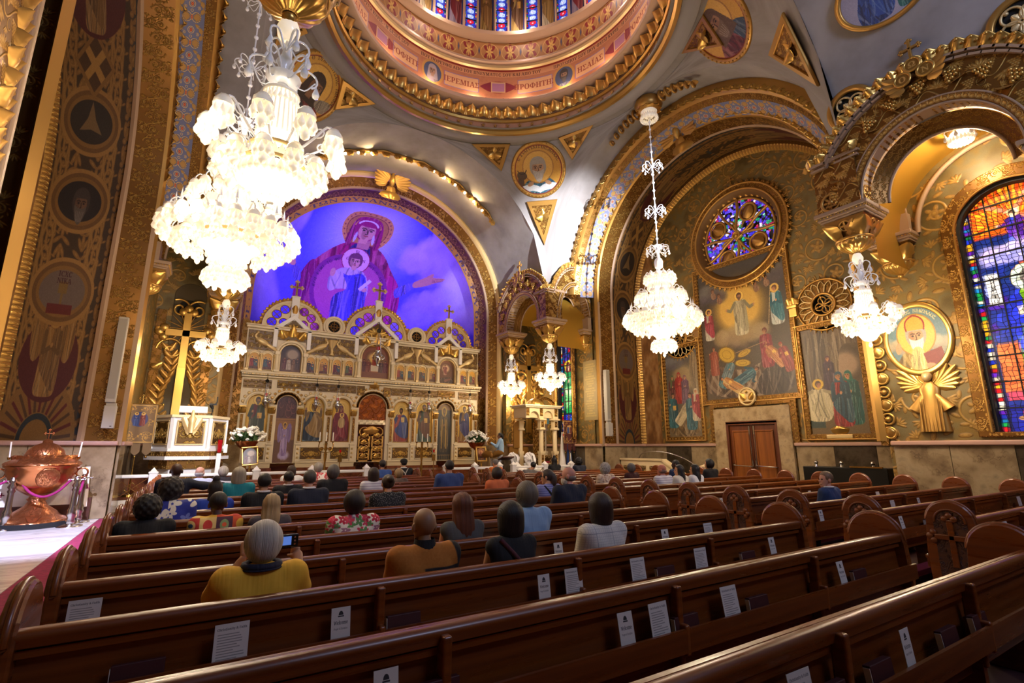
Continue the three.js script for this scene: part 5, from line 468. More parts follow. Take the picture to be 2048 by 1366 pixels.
  if (withCross) { const cg = new THREE.Group(); cg.name = 'crest'; g.add(cg); cg.position.set(m, 0.12 + Ry, 0.1); part('cross', cross(0.46, 0.07).translate(0, 0.2, 0), gold, cg); const mf = tex((() => { const [c, x] = cv(384, 128, '#9a7434'); x.fillStyle = '#e0bc70'; x.font = 'bold 88px serif'; x.textAlign = 'center'; ['Ο', 'Ω', 'Ν'].forEach((ch, i) => x.fillText(ch, 64 + i * 128, 96)); return c; })()); const mm = mat('monogram', { map: mf, ...GOLD }); [[0, 0.08, 1], [-0.2, -0.16, 0], [0.2, -0.16, 2]].forEach(([a, b, i]) => { const d = new THREE.CircleGeometry(0.13, 20), u = d.attributes.uv; for (let k = 0; k < u.count; k++) u.setX(k, (i + u.getX(k)) / 3); part('medallion', d.translate(a, b, 0.06), mm, cg); part('medallion_rim', torus(0.14, 0.03, a, b, 0.05, 0, 0, 22, 6), goldBright, cg); }); for (const s2 of [-1, 1]) for (let k = 0; k < 4; k++) part('wing_feather', at(leaf(0.14, 0.42 - k * 0.05, 0.15, 0.15), s2 * 0.2, -0.2 - k * 0.05, 0.02, 0, 0, -s2 * (1.0 + k * 0.25)), gold, cg); }
  return g;
}
const leafV = M([leaf(0.26, 0.26, 0.25, 0.12, 7)]);
function corner(sx, sd) {   // the hanging corner between nave and transept
  const rear = sd < 0, right = sx > 0, nm = `trim_${(right ? 1 : 2) + (rear ? 2 : 0)}`, t = struct(nm, `gilded hanging grapevine arches of the ${right ? 'right' : 'left'} ${rear ? 'rear' : 'front'} corner bay`, 'arch'), bx = mx(sx, 12.45), bd = rear ? 4.9 : 16.8, y = 7.03;
  capital(t, P(bx, 6.03, bd)); part('corner_block', metric(box(0.8, 1.24, 0.8, bx, 7.65, -bd)), mVineS, t); part('ledge', rbox(1.0, 0.12, 1.0, 0.03, bx, 8.27, -bd), mTan, t);
  // along d (nave side) and along x (transept side)
  const L1 = rear ? 3.5 : 3.1; const face = right ? -PI / 2 : PI / 2;
  if (!(rear && !right)) { hangArch(t, P(mx(sx, 12.02), y, right ? (rear ? bd : bd + L1) : (rear ? bd - L1 : bd)), face, L1, 1.32, 1.45, 2.2, 2.28, true); capital(t, P(mx(sx, 12.45), 6.03, rear ? bd - L1 : bd + L1));
    hangArch(t, P(right ? 12.45 : mx(-1, 14.65), y, rear ? bd - 0.43 : bd - 0.43), 0, 2.2, 0.86, 1.62, 1.35, 2.35, !rear && right ? false : false, 7); capital(t, P(mx(sx, 14.42), 5.85, bd - (rear ? 0.1 : 0)), 0.92); part('bracket', box(0.5, 0.6, 1.0, mx(sx, 14.45), 7.0, -bd), mTan, t); }
  // gilded bay vault
  const c0 = rear ? 2.75 : 18.5; if (right) part('bay_vault', arch([[12.75, 1.85], [14.5, 1.85]], { c: [0, rear ? 6.75 : 6.9, c0], ax: 'x', leg: 5.9 }), goldFlat, t, 'smooth gold leaf vault of the bay');
}
corner(1, 1); corner(-1, 1); corner(1, -1); corner(-1, -1);
// --- right transept wall: local x towards the rear, y up, z out of the wall
const wr = new THREE.Group(); wr.name = 'wall_relief'; wallR.add(wr); wr.position.copy(P(XW, 0, 10.66)); wr.rotation.y = -PI / 2;
const W3 = (d) => 10.66 - d;
function frameRect(name, x0, x1, y0, y1, w, m, parent, t = 0.1, label) { const g = [rbox(x1 - x0 + 2 * w, w, t, 0.02, (x0 + x1) / 2, y0 - w / 2, t / 2), rbox(x1 - x0 + 2 * w, w, t, 0.02, (x0 + x1) / 2, y1 + w / 2, t / 2), rbox(w, y1 - y0, t, 0.02, x0 - w / 2, (y0 + y1) / 2, t / 2), rbox(w, y1 - y0, t, 0.02, x1 + w / 2, (y0 + y1) / 2, t / 2)]; return part(name, g, m, parent, label); }
const picGeo = (w, h) => new THREE.PlaneGeometry(w, h);
function wallPicture(name, label, m, d0, d1, y0, y1, w) { const t = thing(name, label, 'painting', P(XW, 0, (d0 + d1) / 2), -PI / 2); const W = d0 - d1; part('painting', picGeo(W, y1 - y0).translate(0, (y0 + y1) / 2, 0.03), m, t); frameRect('frame', -W / 2, W / 2, y0, y1, w, mLatt, t, 0.09, 'gilded relief frame'); frameRect('frame_edge', -W / 2 - w + 0.02, W / 2 + w - 0.02, y0 - w + 0.02, y1 + w - 0.02, 0.05, gold, t, 0.12); return t; }
wallPicture('mural_panel', 'large mural of a figure rising in golden light above fallen soldiers', mResur, 12.4, 8.88, 3.44, 8.55, 0.17); wallPicture('mural_panel', 'tall mural of red and blue robed mourners beside the double door', mEntomb, 14.33, 12.72, 2.08, 5.7, 0.15); const pw = wallPicture('mural_panel', 'tall mural of women in red and green before a white seated angel', mWomen, 8.6, 6.93, 2.06, 5.45, 0.16); part('name_plate', rbox(0.75, 0.12, 0.05, 0.02, 0, 1.98, 0.1), goldPale, pw); part('shell_crest', at(leaf(0.4, 0.26, 0.3, 0.2), 0, 2.06, 0.06), goldBright, pw);
for (const d of [12.6, 8.7]) part('pilaster_capital', [rbox(0.34, 0.1, 0.16, 0.02, W3(d), 6.32, 0.1), rbox(0.26, 0.3, 0.12, 0.02, W3(d), 6.12, 0.08), at(leaf(0.22, 0.3, 0.4, 0.3), W3(d) - 0.09, 6.34, 0.12), at(leaf(0.22, 0.3, 0.4, 0.3), W3(d) + 0.09, 6.34, 0.12)], goldBright, wr);
part('lintel_band', [box(3.3, 0.2, 0.1, 0.04, 3.22, 0.05)], mScrollS, wr); part('lintel_arch', [at(ext(archShape(0.62, 0.5), 0.1, 0.02), 0.02, 3.25, 0.06), torus(0.3, 0.04, 0.02, 3.44, 0.16, 0, 0, 24, 6)], goldPale, wr); part('eagle_boss', [at(leaf(0.2, 0.3, 0.1, 0.2), -0.06, 3.32, 0.16, 0, 0, 0.6), at(leaf(0.2, 0.3, 0.1, 0.2), 0.1, 3.32, 0.16, 0, 0, -0.6), sph(0.05, 0.02, 3.6, 0.2, 8)], goldBright, wr); for (const s of [-1, 1]) part('frame_band', box(0.22, 1.4, 0.1, 0.02 + s * 1.55, 2.42, 0.05), mLatt, wr);
{ // rose window
  const t = struct('window_1', 'rose window of blue glass in gilded tracery above the door', 'window'); t.position.copy(P(XW, 9.62, 10.5)); t.rotation.y = -PI / 2; part('glass', new THREE.CircleGeometry(1.5, 48).translate(0, 0, -0.14), mGlassRose, t); part('reveal', lathe([[1.46, -0.28], [1.62, 0.06], [1.72, 0.14], [1.78, 0.16]], 64).rotateX(PI / 2), mat('rose_reveal', { color: 0x6a4c22, metalness: 0.3, roughness: 0.5 }), t); const rv = M([leaf(0.13, 0.2, 0.3, 0.2)]); for (let i = 0; i < 40; i++) { const a = i / 40 * 2 * PI; part('reveal_leaf', rv, gold, t).applyMatrix4(new THREE.Matrix4().makeRotationZ(a).multiply(mat4(0, 1.53, -0.08, 0.5))); }
  part('scroll_ring', (() => { const g = new THREE.RingGeometry(1.78, 2.02, 80, 1), p = g.attributes.position, u = g.attributes.uv; for (let i = 0; i < p.count; i++) { const a = Math.atan2(p.getY(i), p.getX(i)); u.setXY(i, a * 2.0, hypot(p.getX(i), p.getY(i)) - 1.78); } return g.translate(0, 0, 0.12); })(), mScrollS, t); part('roll', [torus(1.78, 0.045, 0, 0, 0.14, 0, 0, 72, 8), torus(2.02, 0.045, 0, 0, 0.1, 0, 0, 72, 8), torus(1.46, 0.05, 0, 0, -0.1, 0, 0, 72, 8)], gold, t); const sp = M([at(new THREE.ConeGeometry(0.05, 0.16, 6), 0, 0.08, 0), sph(0.03, -0.05, 0.05, 0, 6), sph(0.03, 0.05, 0.05, 0, 6)]); for (let i = 0; i < 58; i++) part('crocket', sp, gold, t).applyMatrix4(new THREE.Matrix4().makeRotationZ(i / 58 * 2 * PI).multiply(mat4(0, 2.05, 0.08)));
  const rib = (pts, r = 0.055) => tube(pts.map(([a, b]) => V(a, b, -0.04)), r, 6, 14); for (let q = 0; q < 4; q++) { const R4 = new THREE.Matrix4().makeRotationZ(q * PI / 2 + 0.22); part('tracery_rib', M([rib([[0.2, 0], [0.55, 0.12], [0.95, 0.3], [1.42, 0.42]]), rib([[0.2, 0], [0.55, -0.12], [0.95, -0.3], [1.42, -0.42]]), rib([[0.3, 0.0], [0.6, 0.0], [0.72, 0.1]], 0.04)]), gold, t).applyMatrix4(R4); const R5 = new THREE.Matrix4().makeRotationZ(q * PI / 2 + 0.22 + PI / 4).multiply(mat4(0.95, 0, 0)); part('tracery_ring', [torus(0.33, 0.045, 0, 0, -0.03), at(leaf(0.3, 0.5, 0.05, 0.2, 7), -0.26, 0, -0.05, 0, 0, -PI / 2), rib([[-0.3, 0], [-0.6, 0]], 0.035)], gold, t).applyMatrix4(R5); part('leaf_disc', new THREE.CircleGeometry(0.32, 24).translate(0, 0, -0.1), goldDark, t).applyMatrix4(R5); } part('centre_boss', [rbox(0.34, 0.34, 0.12, 0.03, 0, 0, -0.02, 0, 0, 0.6), torus(0.14, 0.03, 0, 0, 0.05), sph(0.07, 0, 0, 0.04, 10)], goldBright, t); part('ornament_cross', cross(0.32, 0.05), gold, t).position.set(0, 2.1, 0.08); }
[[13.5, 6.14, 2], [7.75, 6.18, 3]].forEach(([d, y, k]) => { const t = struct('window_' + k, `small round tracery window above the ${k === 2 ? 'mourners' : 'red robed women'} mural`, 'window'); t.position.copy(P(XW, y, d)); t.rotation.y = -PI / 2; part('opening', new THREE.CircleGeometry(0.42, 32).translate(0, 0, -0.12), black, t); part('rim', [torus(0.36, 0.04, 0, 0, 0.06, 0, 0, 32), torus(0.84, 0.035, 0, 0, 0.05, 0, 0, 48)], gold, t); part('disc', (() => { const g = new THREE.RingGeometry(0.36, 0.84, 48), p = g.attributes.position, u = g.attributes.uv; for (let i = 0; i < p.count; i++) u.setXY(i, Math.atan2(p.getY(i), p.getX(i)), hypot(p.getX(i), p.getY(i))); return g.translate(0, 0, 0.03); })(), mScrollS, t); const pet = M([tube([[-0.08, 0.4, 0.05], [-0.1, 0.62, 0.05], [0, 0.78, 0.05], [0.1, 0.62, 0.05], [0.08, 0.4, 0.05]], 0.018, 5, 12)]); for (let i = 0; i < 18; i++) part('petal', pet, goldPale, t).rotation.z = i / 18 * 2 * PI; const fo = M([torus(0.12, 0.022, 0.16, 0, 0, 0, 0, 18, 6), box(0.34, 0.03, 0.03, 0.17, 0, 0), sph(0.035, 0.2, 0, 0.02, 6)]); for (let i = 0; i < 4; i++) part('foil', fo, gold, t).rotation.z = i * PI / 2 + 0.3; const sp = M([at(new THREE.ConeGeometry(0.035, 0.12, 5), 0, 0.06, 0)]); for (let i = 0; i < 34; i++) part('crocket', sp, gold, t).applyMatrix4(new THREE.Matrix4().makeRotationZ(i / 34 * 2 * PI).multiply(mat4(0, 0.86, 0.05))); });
{ // marble doorway and double door
  const s = new THREE.Shape(); s.moveTo(-1.46, 0); s.lineTo(-1.46, 3.06); s.lineTo(1.46, 3.06); s.lineTo(1.46, 0); s.lineTo(0.98, 0); s.lineTo(0.98, 2.57); s.lineTo(-0.95, 2.57); s.lineTo(-0.95, 0); part('marble_surround', metric(ext(s, 0.12, 0.015).translate(0, 0, 0.02)), mat('cream_marble', { map: re(tex(marbleC), 0.7, 0.7, 0.2), color: 0xfff2e0, roughness: 0.15 }), wr, 'cream marble door surround');
  const t = struct('door_1', 'brown wooden double door with chrome bars in marble surround', 'door'); t.position.copy(P(XW, 0, 10.66)); t.rotation.y = -PI / 2; const doorWood = mat('door_wood', { map: re(tex(woodC), 0.7, 0.7, 0, 0, PI / 2), color: 0xfff0c8, roughness: 0.35 }), doorFr = mat('door_frame', { map: re(tex(woodC), 0.7, 0.7, 0, 0, PI / 2), color: 0xb89878, roughness: 0.4 }); frameRect('frame', -0.87, 0.9, 0.02, 2.47, 0.1, doorFr, t, 0.14); part('lintel', box(1.95, 0.1, 0.14, 0.015, 2.5, 0.07), doorFr, t);
  for (const sgn of [-1, 1]) { const x0 = 0.015 + sgn * 0.445, lf = part('leaf', box(0.87, 2.44, 0.05, x0, 1.24, 0.02), doorFr, t); frameRect('panel_moulding', x0 - 0.28, x0 + 0.28, 0.25, 2.2, 0.05, doorWood, lf, 0.1); part('panel', box(0.56, 1.95, 0.07, x0, 1.22, 0.03), doorWood, lf); part('push_bar', [at(tube([[x0 - 0.38, 1.06, 0.05], [x0 - 0.36, 1.04, 0.16], [x0 + 0.36, 1.0, 0.16], [x0 + 0.38, 1.0, 0.05]], 0.018), 0, 0, 0), cyl(0.03, 0.03, 0.22, x0 + sgn * -0.38, 1.1, 0.08, 8)], silver, lf, 'chrome push bar'); part('vertical_rod', [cyl(0.012, 0.012, 2.2, x0 - sgn * 0.36, 1.3, 0.08, 6), box(0.05, 0.3, 0.05, x0 - sgn * 0.36, 2.25, 0.08)], silver, lf); } }
// --- rear bay wall: oval portrait, angel, stained window
const wb = new THREE.Group(); wb.name = 'wall_relief'; wallR.add(wb); wb.position.copy(P(XB, 0, 2.66)); wb.rotation.y = -PI / 2;
{ const t = thing('oval_portrait', 'gilt oval portrait of a crowned greybeard holding a red book beside the tall window', 'painting', P(XB, 4.2, 4.68), -PI / 2); part('painting', discUV(new THREE.CircleGeometry(0.6, 40), 3, 4, 0.6).scale(1, 1.32, 1).translate(0, 0, 0.03), mRound, t); part('frame', ringGeo(0.585, 0.11, 0.07).scale(1, 1.3, 1), goldBright, t);
  const a = thing('angel_relief', 'gilded standing angel with spread wings under the oval portrait', 'relief', P(XB, 2.0, 4.62), -PI / 2); part('robe', M([at(lathe([[0.3, 0], [0.26, 0.4], [0.19, 0.8], [0.2, 1.0], [0.1, 1.12], [0.06, 1.16]], 20), 0, 0, 0.02, 0, 0, 0, [1, 1, 0.45]), ...[-1, 1].map((s) => at(lathe([[0.14, 0], [0.09, 0.25], [0.05, 0.42]], 10), s * 0.32, 0.5, 0.06, 0, 0, s * 0.55, [1, 1, 0.5])), ...Array.from({ length: 7 }, (_, i) => cyl(0.016, 0.024, 0.75, -0.2 + i * 0.066, 0.38, 0.12, 5, -0.08))]), gold, a); part('head', [sph(0.09, 0, 1.26, 0.07, 12, [1, 1.2, 1]), sph(0.105, 0, 1.29, 0.03, 12)], goldPale, a); part('halo', torus(0.17, 0.02, 0, 1.27, 0.02), goldBright, a); for (const s of [-1, 1]) for (let k = 0; k < 7; k++) part('wing_feather', at(leaf(0.13, 0.62 - abs(k - 2) * 0.06, 0.06, 0.12), s * 0.12, 1.05, 0.01, 0, 0, -s * (0.3 + k * 0.25)), goldBright, a); }
for (let i = 0; i < 11; i++) part('vine_boss', [torus(0.13, 0.028, -2.86, 2.0 + i * 0.33, 0.05, 0, 0, 18, 6), i % 2 ? sph(0.07, -2.86, 2.0 + i * 0.33, 0.05, 8) : at(leaf(0.2, 0.22, 0.2, 0.2), -2.86, 1.9 + i * 0.33, 0.05)], goldBright, wb); part('edge_bead', box(0.16, 4.0, 0.08, -3.0, 3.7, 0.03), mLatt, wb);
function stainedWindow(n, label, m, pos, turn, w, h, fw, parent) { const t = struct('window_' + n, label, 'window'); t.position.copy(pos); t.rotation.y = turn; const g = new THREE.ShapeGeometry(archShape(w, h), 18), p = g.attributes.position, u = g.attributes.uv; for (let k = 0; k < p.count; k++) u.setXY(k, p.getX(k) / w + 0.5, p.getY(k) / h); part('glass', g.translate(0, 0, -0.16), m, t); const r = w / 2; part('reveal', ext(archShape(w + 0.16, h + 0.16, [archPath(w, h, 0, 0.06)]), 0.24, 0.01, 18).translate(0, -0.06, -0.2), lead, t); part('frame', metric(ext(archShape(w + 0.16 + 2 * fw, h + 0.24 + fw, [archPath(w + 0.12, h + 0.1, 0, 0.1)]), 0.1, 0.02, 18).translate(0, -0.1, 0)), mScrollS, t, 'gilded leaf frame'); part('bead', tube([V(-r - 0.1, 0, 0.1), V(-r - 0.1, h - r, 0.1), ...Array.from({ length: 15 }, (_, i) => V((r + 0.1) * -cos(i / 14 * PI), h - r + (r + 0.1) * sin(i / 14 * PI), 0.1)), V(r + 0.1, h - r, 0.1), V(r + 0.1, 0, 0.1)], 0.03, 5, 80), gold, t); const bars = []; for (let y = 0.5; y < h - 0.2; y += 0.56) { const hw = y > h - r ? sqrt(max(0, r * r - (y - h + r) ** 2)) : r; bars.push(box(2 * hw, 0.03, 0.04, 0, y, -0.14)); } for (let i = 1; i < 4; i++) { const xx = -r + i * w / 4; bars.push(box(0.02, h - r + sqrt(r * r - xx * xx), 0.03, xx, (h - r + sqrt(r * r - xx * xx)) / 2, -0.145)); } part('glazing_bar', M(bars), lead, t, 'black iron glazing bars'); return t; }
stainedWindow(4, 'tall stained glass window of a haloed saint in green and blue', mGlassBig, P(XB, 1.97, 2.66), -PI / 2, 1.76, 5.32, 0.26); stainedWindow(5, 'narrow stained glass window with a green robed saint behind the throne', mGlassSlim, P(XB - 0.18, 2.1, 18.02), -PI / 2, 1.0, 5.6, 0.16);
part('lunette_rib', tube(Array.from({ length: 21 }, (_, i) => V(-1.62 * cos(i / 20 * PI), 6.75 + 1.7 * sin(i / 20 * PI), 0.06)), 0.06, 6, 40), mTan, wb);
// lettered tablet on the front bay wall
{ const [c, x] = cv(256, 512, '#8d7c50'); x.fillStyle = '#c9ab5c'; x.font = '17px serif'; x.textAlign = 'center'; for (let i = 0; i < 22; i++) x.fillText(['ΕΙΣ ΜΝΗΜΗΝ ΤΩΝ', 'ΑΕΙΜΝΗΣΤΩΝ ΔΩΡΗΤΩΝ', 'ΚΑΙ ΕΥΕΡΓΕΤΩΝ', 'ΤΟΥ ΙΕΡΟΥ ΝΑΟΥ', 'ΤΟΥΤΟΥ'][i % 5], 128, 40 + i * 21); solo('lettered_tablet', picGeo(0.86, 2.6), mat('tablet', { map: tex(grain(c, 14), 1, 1, true, true), roughness: 0.5 }), 'tan wall tablet with rows of gilt lettering beside the slim loudspeaker', 'tablet', P(XB - 0.02, 4.1, 16.5), -PI / 2); }
// --- cross reliefs on the bay end walls
for (const s of [1, -1]) { const t = thing('cross_relief', `gilded cross entwined with palm branches above the ${s > 0 ? 'canopied throne' : 'white pulpit'}`, 'relief', P(mx(s, s > 0 ? 13.55 : 13.45), 2.35, 20.18)); part('niche', ext(archShape(0.95, 4.6), 0.03, 0.01).translate(0, 0.35, -0.01), mat('niche_dark' + s, { color: 0x4a3d22, roughness: 0.7 }), t); const cr = part('cross', [cross(1.9, 0.13).translate(0, 1.95, 0.1), box(0.24, 2.0, 0.12, 0, 1.0, 0.1)], goldBright, t); for (const d of [-1, 1]) { for (let k = 0; k < 11; k++) for (const e of [-1, 1]) part('palm_leaf', at(leaf(0.13, 0.34, 0.12, 0.2), d * (0.42 + 0.14 * sin(k * 0.62)), 0.2 + k * 0.23, 0.08, 0, 0, e * 0.62 - d * 0.1), gold, t); } part('rays', M(Array.from({ length: 16 }, (_, i) => at(cyl(0.012, 0.025, 0.55, 0, 0.36, 0, 5), 0, 3.3, 0.05, 0, 0, i * PI / 8))), gold, t); for (const d of [-1, 1]) part('scroll', [tube(Array.from({ length: 26 }, (_, i) => { const q = 0.42 * (1 - i / 28), a = i * 0.36; return V(d * (0.36 + q * cos(a)), 2.55 + q * sin(a), 0.07); }), 0.045, 6, 60), tube(Array.from({ length: 26 }, (_, i) => { const q = 0.34 * (1 - i / 28), a = i * 0.36 + 1; return V(d * (0.26 + q * cos(a)), 4.0 + q * sin(a), 0.07); }), 0.04, 6, 60), at(leaf(0.2, 0.4, 0.4, 0.2), d * 0.62, 3.0, 0.06, 0, 0, -d * 0.7), at(leaf(0.2, 0.4, 0.4, 0.2), d * 0.55, 2.1, 0.06, 0, 0, -d * 2.2)], goldBright, t); part('opening', new THREE.CircleGeometry(0.36, 24).translate(0, 3.98, 0.03), black, t); }
for (const s of [1, -1]) part('screen_return', [box(0.75, 5.9, 0.1, 6.45 + s * 5.5, 3.7, -21.78)], mScrollS, wallF);
for (const s of [1, -1]) for (const xx of [12.75, 14.2]) part('bay_pilaster', [box(0.26, 4.5, 0.1, mx(s, xx), 4.0, -20.14)], mScrollS, wallF);
// --- apse arch: eagle, prophets' medallions, row of bulbs on the vault
function eagle(pos, n, k, label) { const t = thing('gilded_eagle', label, 'ornament'); orient(t, pos, n, V(0, 1, 0)); t.scale.setScalar(k); part('body', [at(lathe([[0.02, 0], [0.1, 0.1], [0.14, 0.3], [0.09, 0.46], [0.07, 0.56], [0.03, 0.62]], 14), 0, -0.3, 0.1), at(new THREE.ConeGeometry(0.035, 0.12, 6), 0.05, 0.3, 0.18, 1.2, 0, -0.6)], goldBright, t); for (const s of [-1, 1]) for (let i = 0; i < 7; i++) part('wing_feather', at(leaf(0.17, 0.9 - i * 0.07, 0.12, 0.12), s * (0.08 + i * 0.03), 0.08 - i * 0.05, 0.06, 0.1, 0, -s * (0.75 + i * 0.17)), gold, t); part('tail', at(leaf(0.3, 0.4, 0.2, 0.15), 0, -0.25, 0.06, 0, 0, PI), gold, t); part('shell', at(leaf(0.7, 0.45, 0.5, 0.2, 9), 0, -0.5, 0.06, 0.2, 0, PI), goldBright, t); }
eagle(P(XC, YS + 5.75, DC + 9.85), V(0, -0.2, 1), 1.05, 'gilded eagle with spread wings crowning the apse arch'); eagle(P(XC + 7.75, 8.2 + 5.12, DC), V(-1, -0.3, 0), 1.0, 'gilded eagle with spread wings on the right transept arch');
{ const md = mat('medallion_heads', { color: 0x6a4a44, roughness: 0.6 }); for (let i = 0; i < 10; i++) { const a = -0.55 + i * 0.13; const o = part('head_medallion', [at(new THREE.CylinderGeometry(0.13, 0.13, 0.03, 16), 0, 0, 0, PI / 2), torus(0.14, 0.025), at(sph(0.06, 0, 0, 0.03, 8, [0.8, 1.1, 0.5]))], md, wallF); const r = 5.26; o.position.copy(a < 0 ? P(XC + r, YS + a * r, DC + 10.95) : P(XC + r * cos(a), YS + r * sin(a), DC + 10.95)); o.rotation.y = -PI / 3; }
  const t = thing('vault_light_rail', 'gilded scroll rail with a row of bulbs on the chancel vault', 'light', P(XC, YS, DC + 8.05)); const r = A - 0.06, pts = Array.from({ length: 25 }, (_, i) => { const a = rad(44 + 84 * i / 24); return V(r * cos(a), r * sin(a), 0); }); part('rail', [tube(pts, 0.07, 6, 60), tube(pts.map((p, i) => p.clone().setZ(0.14 * sin(i * 1.3))), 0.05, 5, 120)], gold, t); const lf = M([leaf(0.22, 0.32, 0.4, 0.25)]); for (let i = 0; i < 36; i++) { const a = rad(42 + 88 * i / 35), o = part('acanthus_leaf', lf, gold, t); o.position.set(r * cos(a), r * sin(a), 0.06); o.rotation.set(0, 0, a + PI / 2 + (i % 2 ? 0.9 : -0.9)); } const bm = mat('vault_bulb', { color: 0xfff0d0, emissive: 0xffdca8, emissiveIntensity: 9 }); for (let i = 0; i < 14; i++) { const a = rad(50 + 71 * i / 13); part('bulb', sph(0.065, (r - 0.1) * cos(a), (r - 0.1) * sin(a), 0.03, 10), bm, t); part('socket', cyl(0.09, 0.07, 0.05, (r - 0.05) * cos(a), (r - 0.05) * sin(a), 0.02, 10, 0, a + PI / 2), gold, t); if (i % 3 === 1) { point(V((r - 0.22) * cos(a), (r - 0.22) * sin(a), 0.05), WARM, LK.vault, 2, t); } } }
// --- rear vault: round tracery openings and the oval painting
const vaultAt = (o, ang, d, lift = 0.05) => { const a = rad(ang); return orient(o, P(XC + (A - lift) * cos(a), YS + (A - lift) * sin(a), d), V(-cos(a), -sin(a), 0), V(-sin(a), cos(a), 0)); };
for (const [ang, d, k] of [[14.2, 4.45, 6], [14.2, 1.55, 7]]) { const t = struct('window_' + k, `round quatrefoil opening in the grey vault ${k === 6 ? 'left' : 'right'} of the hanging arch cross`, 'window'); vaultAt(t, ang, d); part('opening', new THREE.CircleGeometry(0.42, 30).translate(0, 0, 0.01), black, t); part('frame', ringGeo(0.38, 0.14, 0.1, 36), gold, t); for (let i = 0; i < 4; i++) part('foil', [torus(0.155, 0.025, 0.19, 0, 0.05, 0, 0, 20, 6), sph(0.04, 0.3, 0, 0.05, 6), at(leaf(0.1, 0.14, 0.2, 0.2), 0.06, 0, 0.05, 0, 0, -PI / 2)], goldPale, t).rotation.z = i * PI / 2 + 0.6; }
{ const t = thing('oval_ceiling_painting', 'gilt framed oval painting of a blue robed figure on the grey vault', 'painting'); vaultAt(t, 33.5, 3.25); const m = pic(512, 384, 'oval_scene', (x, w, h) => { sky(x, w, h, '#8a8496', '#9a94a4'); fig(x, 190, 370, 330, { robe: '#1f3c78', mantle: '#23458a', veil: '#23458a', seat: true, arms: 'pray', w: 1.3 }); fig(x, 360, 370, 320, { robe: '#1d5a58', mantle: '#2a3a5a', arms: 'pray' }); }); const g = new THREE.CircleGeometry(1, 40), u = g.attributes.uv, p = g.attributes.position; part('painting', g.scale(0.8, 0.62, 1).translate(0, 0, 0.05), m, t); part('frame', ringGeo(1.0, 0.17, 0.1).scale(0.78, 0.62, 1), gold, t); }
{ // ceiling rose of the right chandelier
  for (const s of [1, -1]) { const t = thing('ceiling_rose', `gilded ceiling ornament above the ${s > 0 ? 'right' : 'left'} great chandelier`, 'ornament', P(mx(s, 12.62), YS + A - 0.06, DC), 0); part('boss', at(lathe([[0.1, -0.42], [0.3, -0.4], [0.42, -0.28], [0.5, -0.12], [0.44, 0.05]], 24), 0, 0, 0), gold, t); for (let i = 0; i < 12; i++) part('acanthus_leaf', at(leaf(0.26, 0.34, 0.5, 0.25), 0.3 * cos(i * PI / 6), -0.1, 0.3 * sin(i * PI / 6), 0, PI / 2 - i * PI / 6, PI), goldBright, t); for (const d of [-1, 1]) for (let k = 0; k < 6; k++) part('scroll', [torus(0.17 - k * 0.018, 0.045, 0, -0.12 - k * k * 0.018, d * (0.62 + k * 0.26), 0, 0, 16, 6), at(leaf(0.2, 0.24, 0.3, 0.3), 0.05, -0.1 - k * k * 0.018, d * (0.55 + k * 0.26), d * 1.2)], gold, t); } }
// ---------------------------------------------------------------- the icon screen; local x from the centre, y up from the church floor, z towards the nave
const SCR = thing('icon_screen', 'ivory and gold altar screen with painted icons and three crosses under the violet mural', 'altar screen', P(6.45, 0, 21.72)), sp = (n, g, m, l) => part(n, g, m, SCR, l), both = (f) => [1, -1].flatMap((s) => f(s));
const oAcan = (() => { const o = new Orn(); for (const s of [-1, 1]) { o.spiral(0.5 + s * 0.25, 0.55, 0.2, s > 0 ? -1 : -2, 1.5, s, 0.045); o.leaf(0.5 + s * 0.42, 0.2, 0.16, s > 0 ? -0.6 : -2.5, 5).leaf(0.5 + s * 0.1, 0.9, 0.16, PI / 2, 5); } o.leaf(0.5, 0.5, 0.22, -PI / 2, 7).blob(0.5, 0.62, 0.09, 0.14, 0); return o; })();
const mAcan = goldRelief('screen_scroll', ornTex(oAcan, 256, 256, '#664a26', ['#c9a04a', '#8a6630', '#dcb968']), ornH(oAcan, 256, 256), [1, 1], { bumpScale: 0.03 });
const mAcanR = goldRelief('screen_scroll_run', ornTex(oAcan, 256, 256, '#6a5030', ['#c0a060', '#8e7040', '#d6bc80']), ornH(oAcan, 256, 256), [1.7, 2.0], { bumpScale: 0.03, metalness: 0.5 });
const unit = (g, x0, y0, w, h) => { const p = g.attributes.position, u = g.attributes.uv; for (let i = 0; i < p.count; i++) u.setXY(i, (p.getX(i) - x0) / w, (p.getY(i) - y0) / h); return g; };
const relief = (x0, x1, y0, y1, z = 0.04, n = 1) => unit(box(x1 - x0, y1 - y0, 0.05, (x0 + x1) / 2, (y0 + y1) / 2, z), x0, y0, (x1 - x0) / n, y1 - y0);
// lower storey: body pierced by the three doors and the icon niches
const niches = [-4.5, -2.42, -1.32, 1.32, 2.42, 4.5], nw = [0.78, 0.82, 0.76, 0.76, 0.82, 0.78];
{ const s = shape([[-5.15, 1.05], [5.15, 1.05], [5.15, 4.33], [-5.15, 4.33]]); niches.forEach((x, i) => s.holes.push(archPath(nw[i] * 0.98, 1.82, x, 1.87))); s.holes.push(archPath(0.74, 2.62, -3.45, 1.06), archPath(0.74, 2.62, 3.45, 1.06), archPath(1.2, 2.86, 0, 1.06)); sp('lower_wall', ext(s, 0.22).translate(0, 0, -0.2), ivory); }
for (const [a, b] of [[-5.15, -3.9], [-3.0, -0.72], [0.72, 3.0], [3.9, 5.15]]) { sp('plinth', [box(b - a, 0.28, 0.3, (a + b) / 2, 0.92, 0), rbox(b - a + 0.06, 0.06, 0.36, 0.02, (a + b) / 2, 1.07, 0)], ivoryDk); sp('base', box(b - a + 0.1, 0.12, 0.44, (a + b) / 2, 0.82, 0.02), redMarble); }
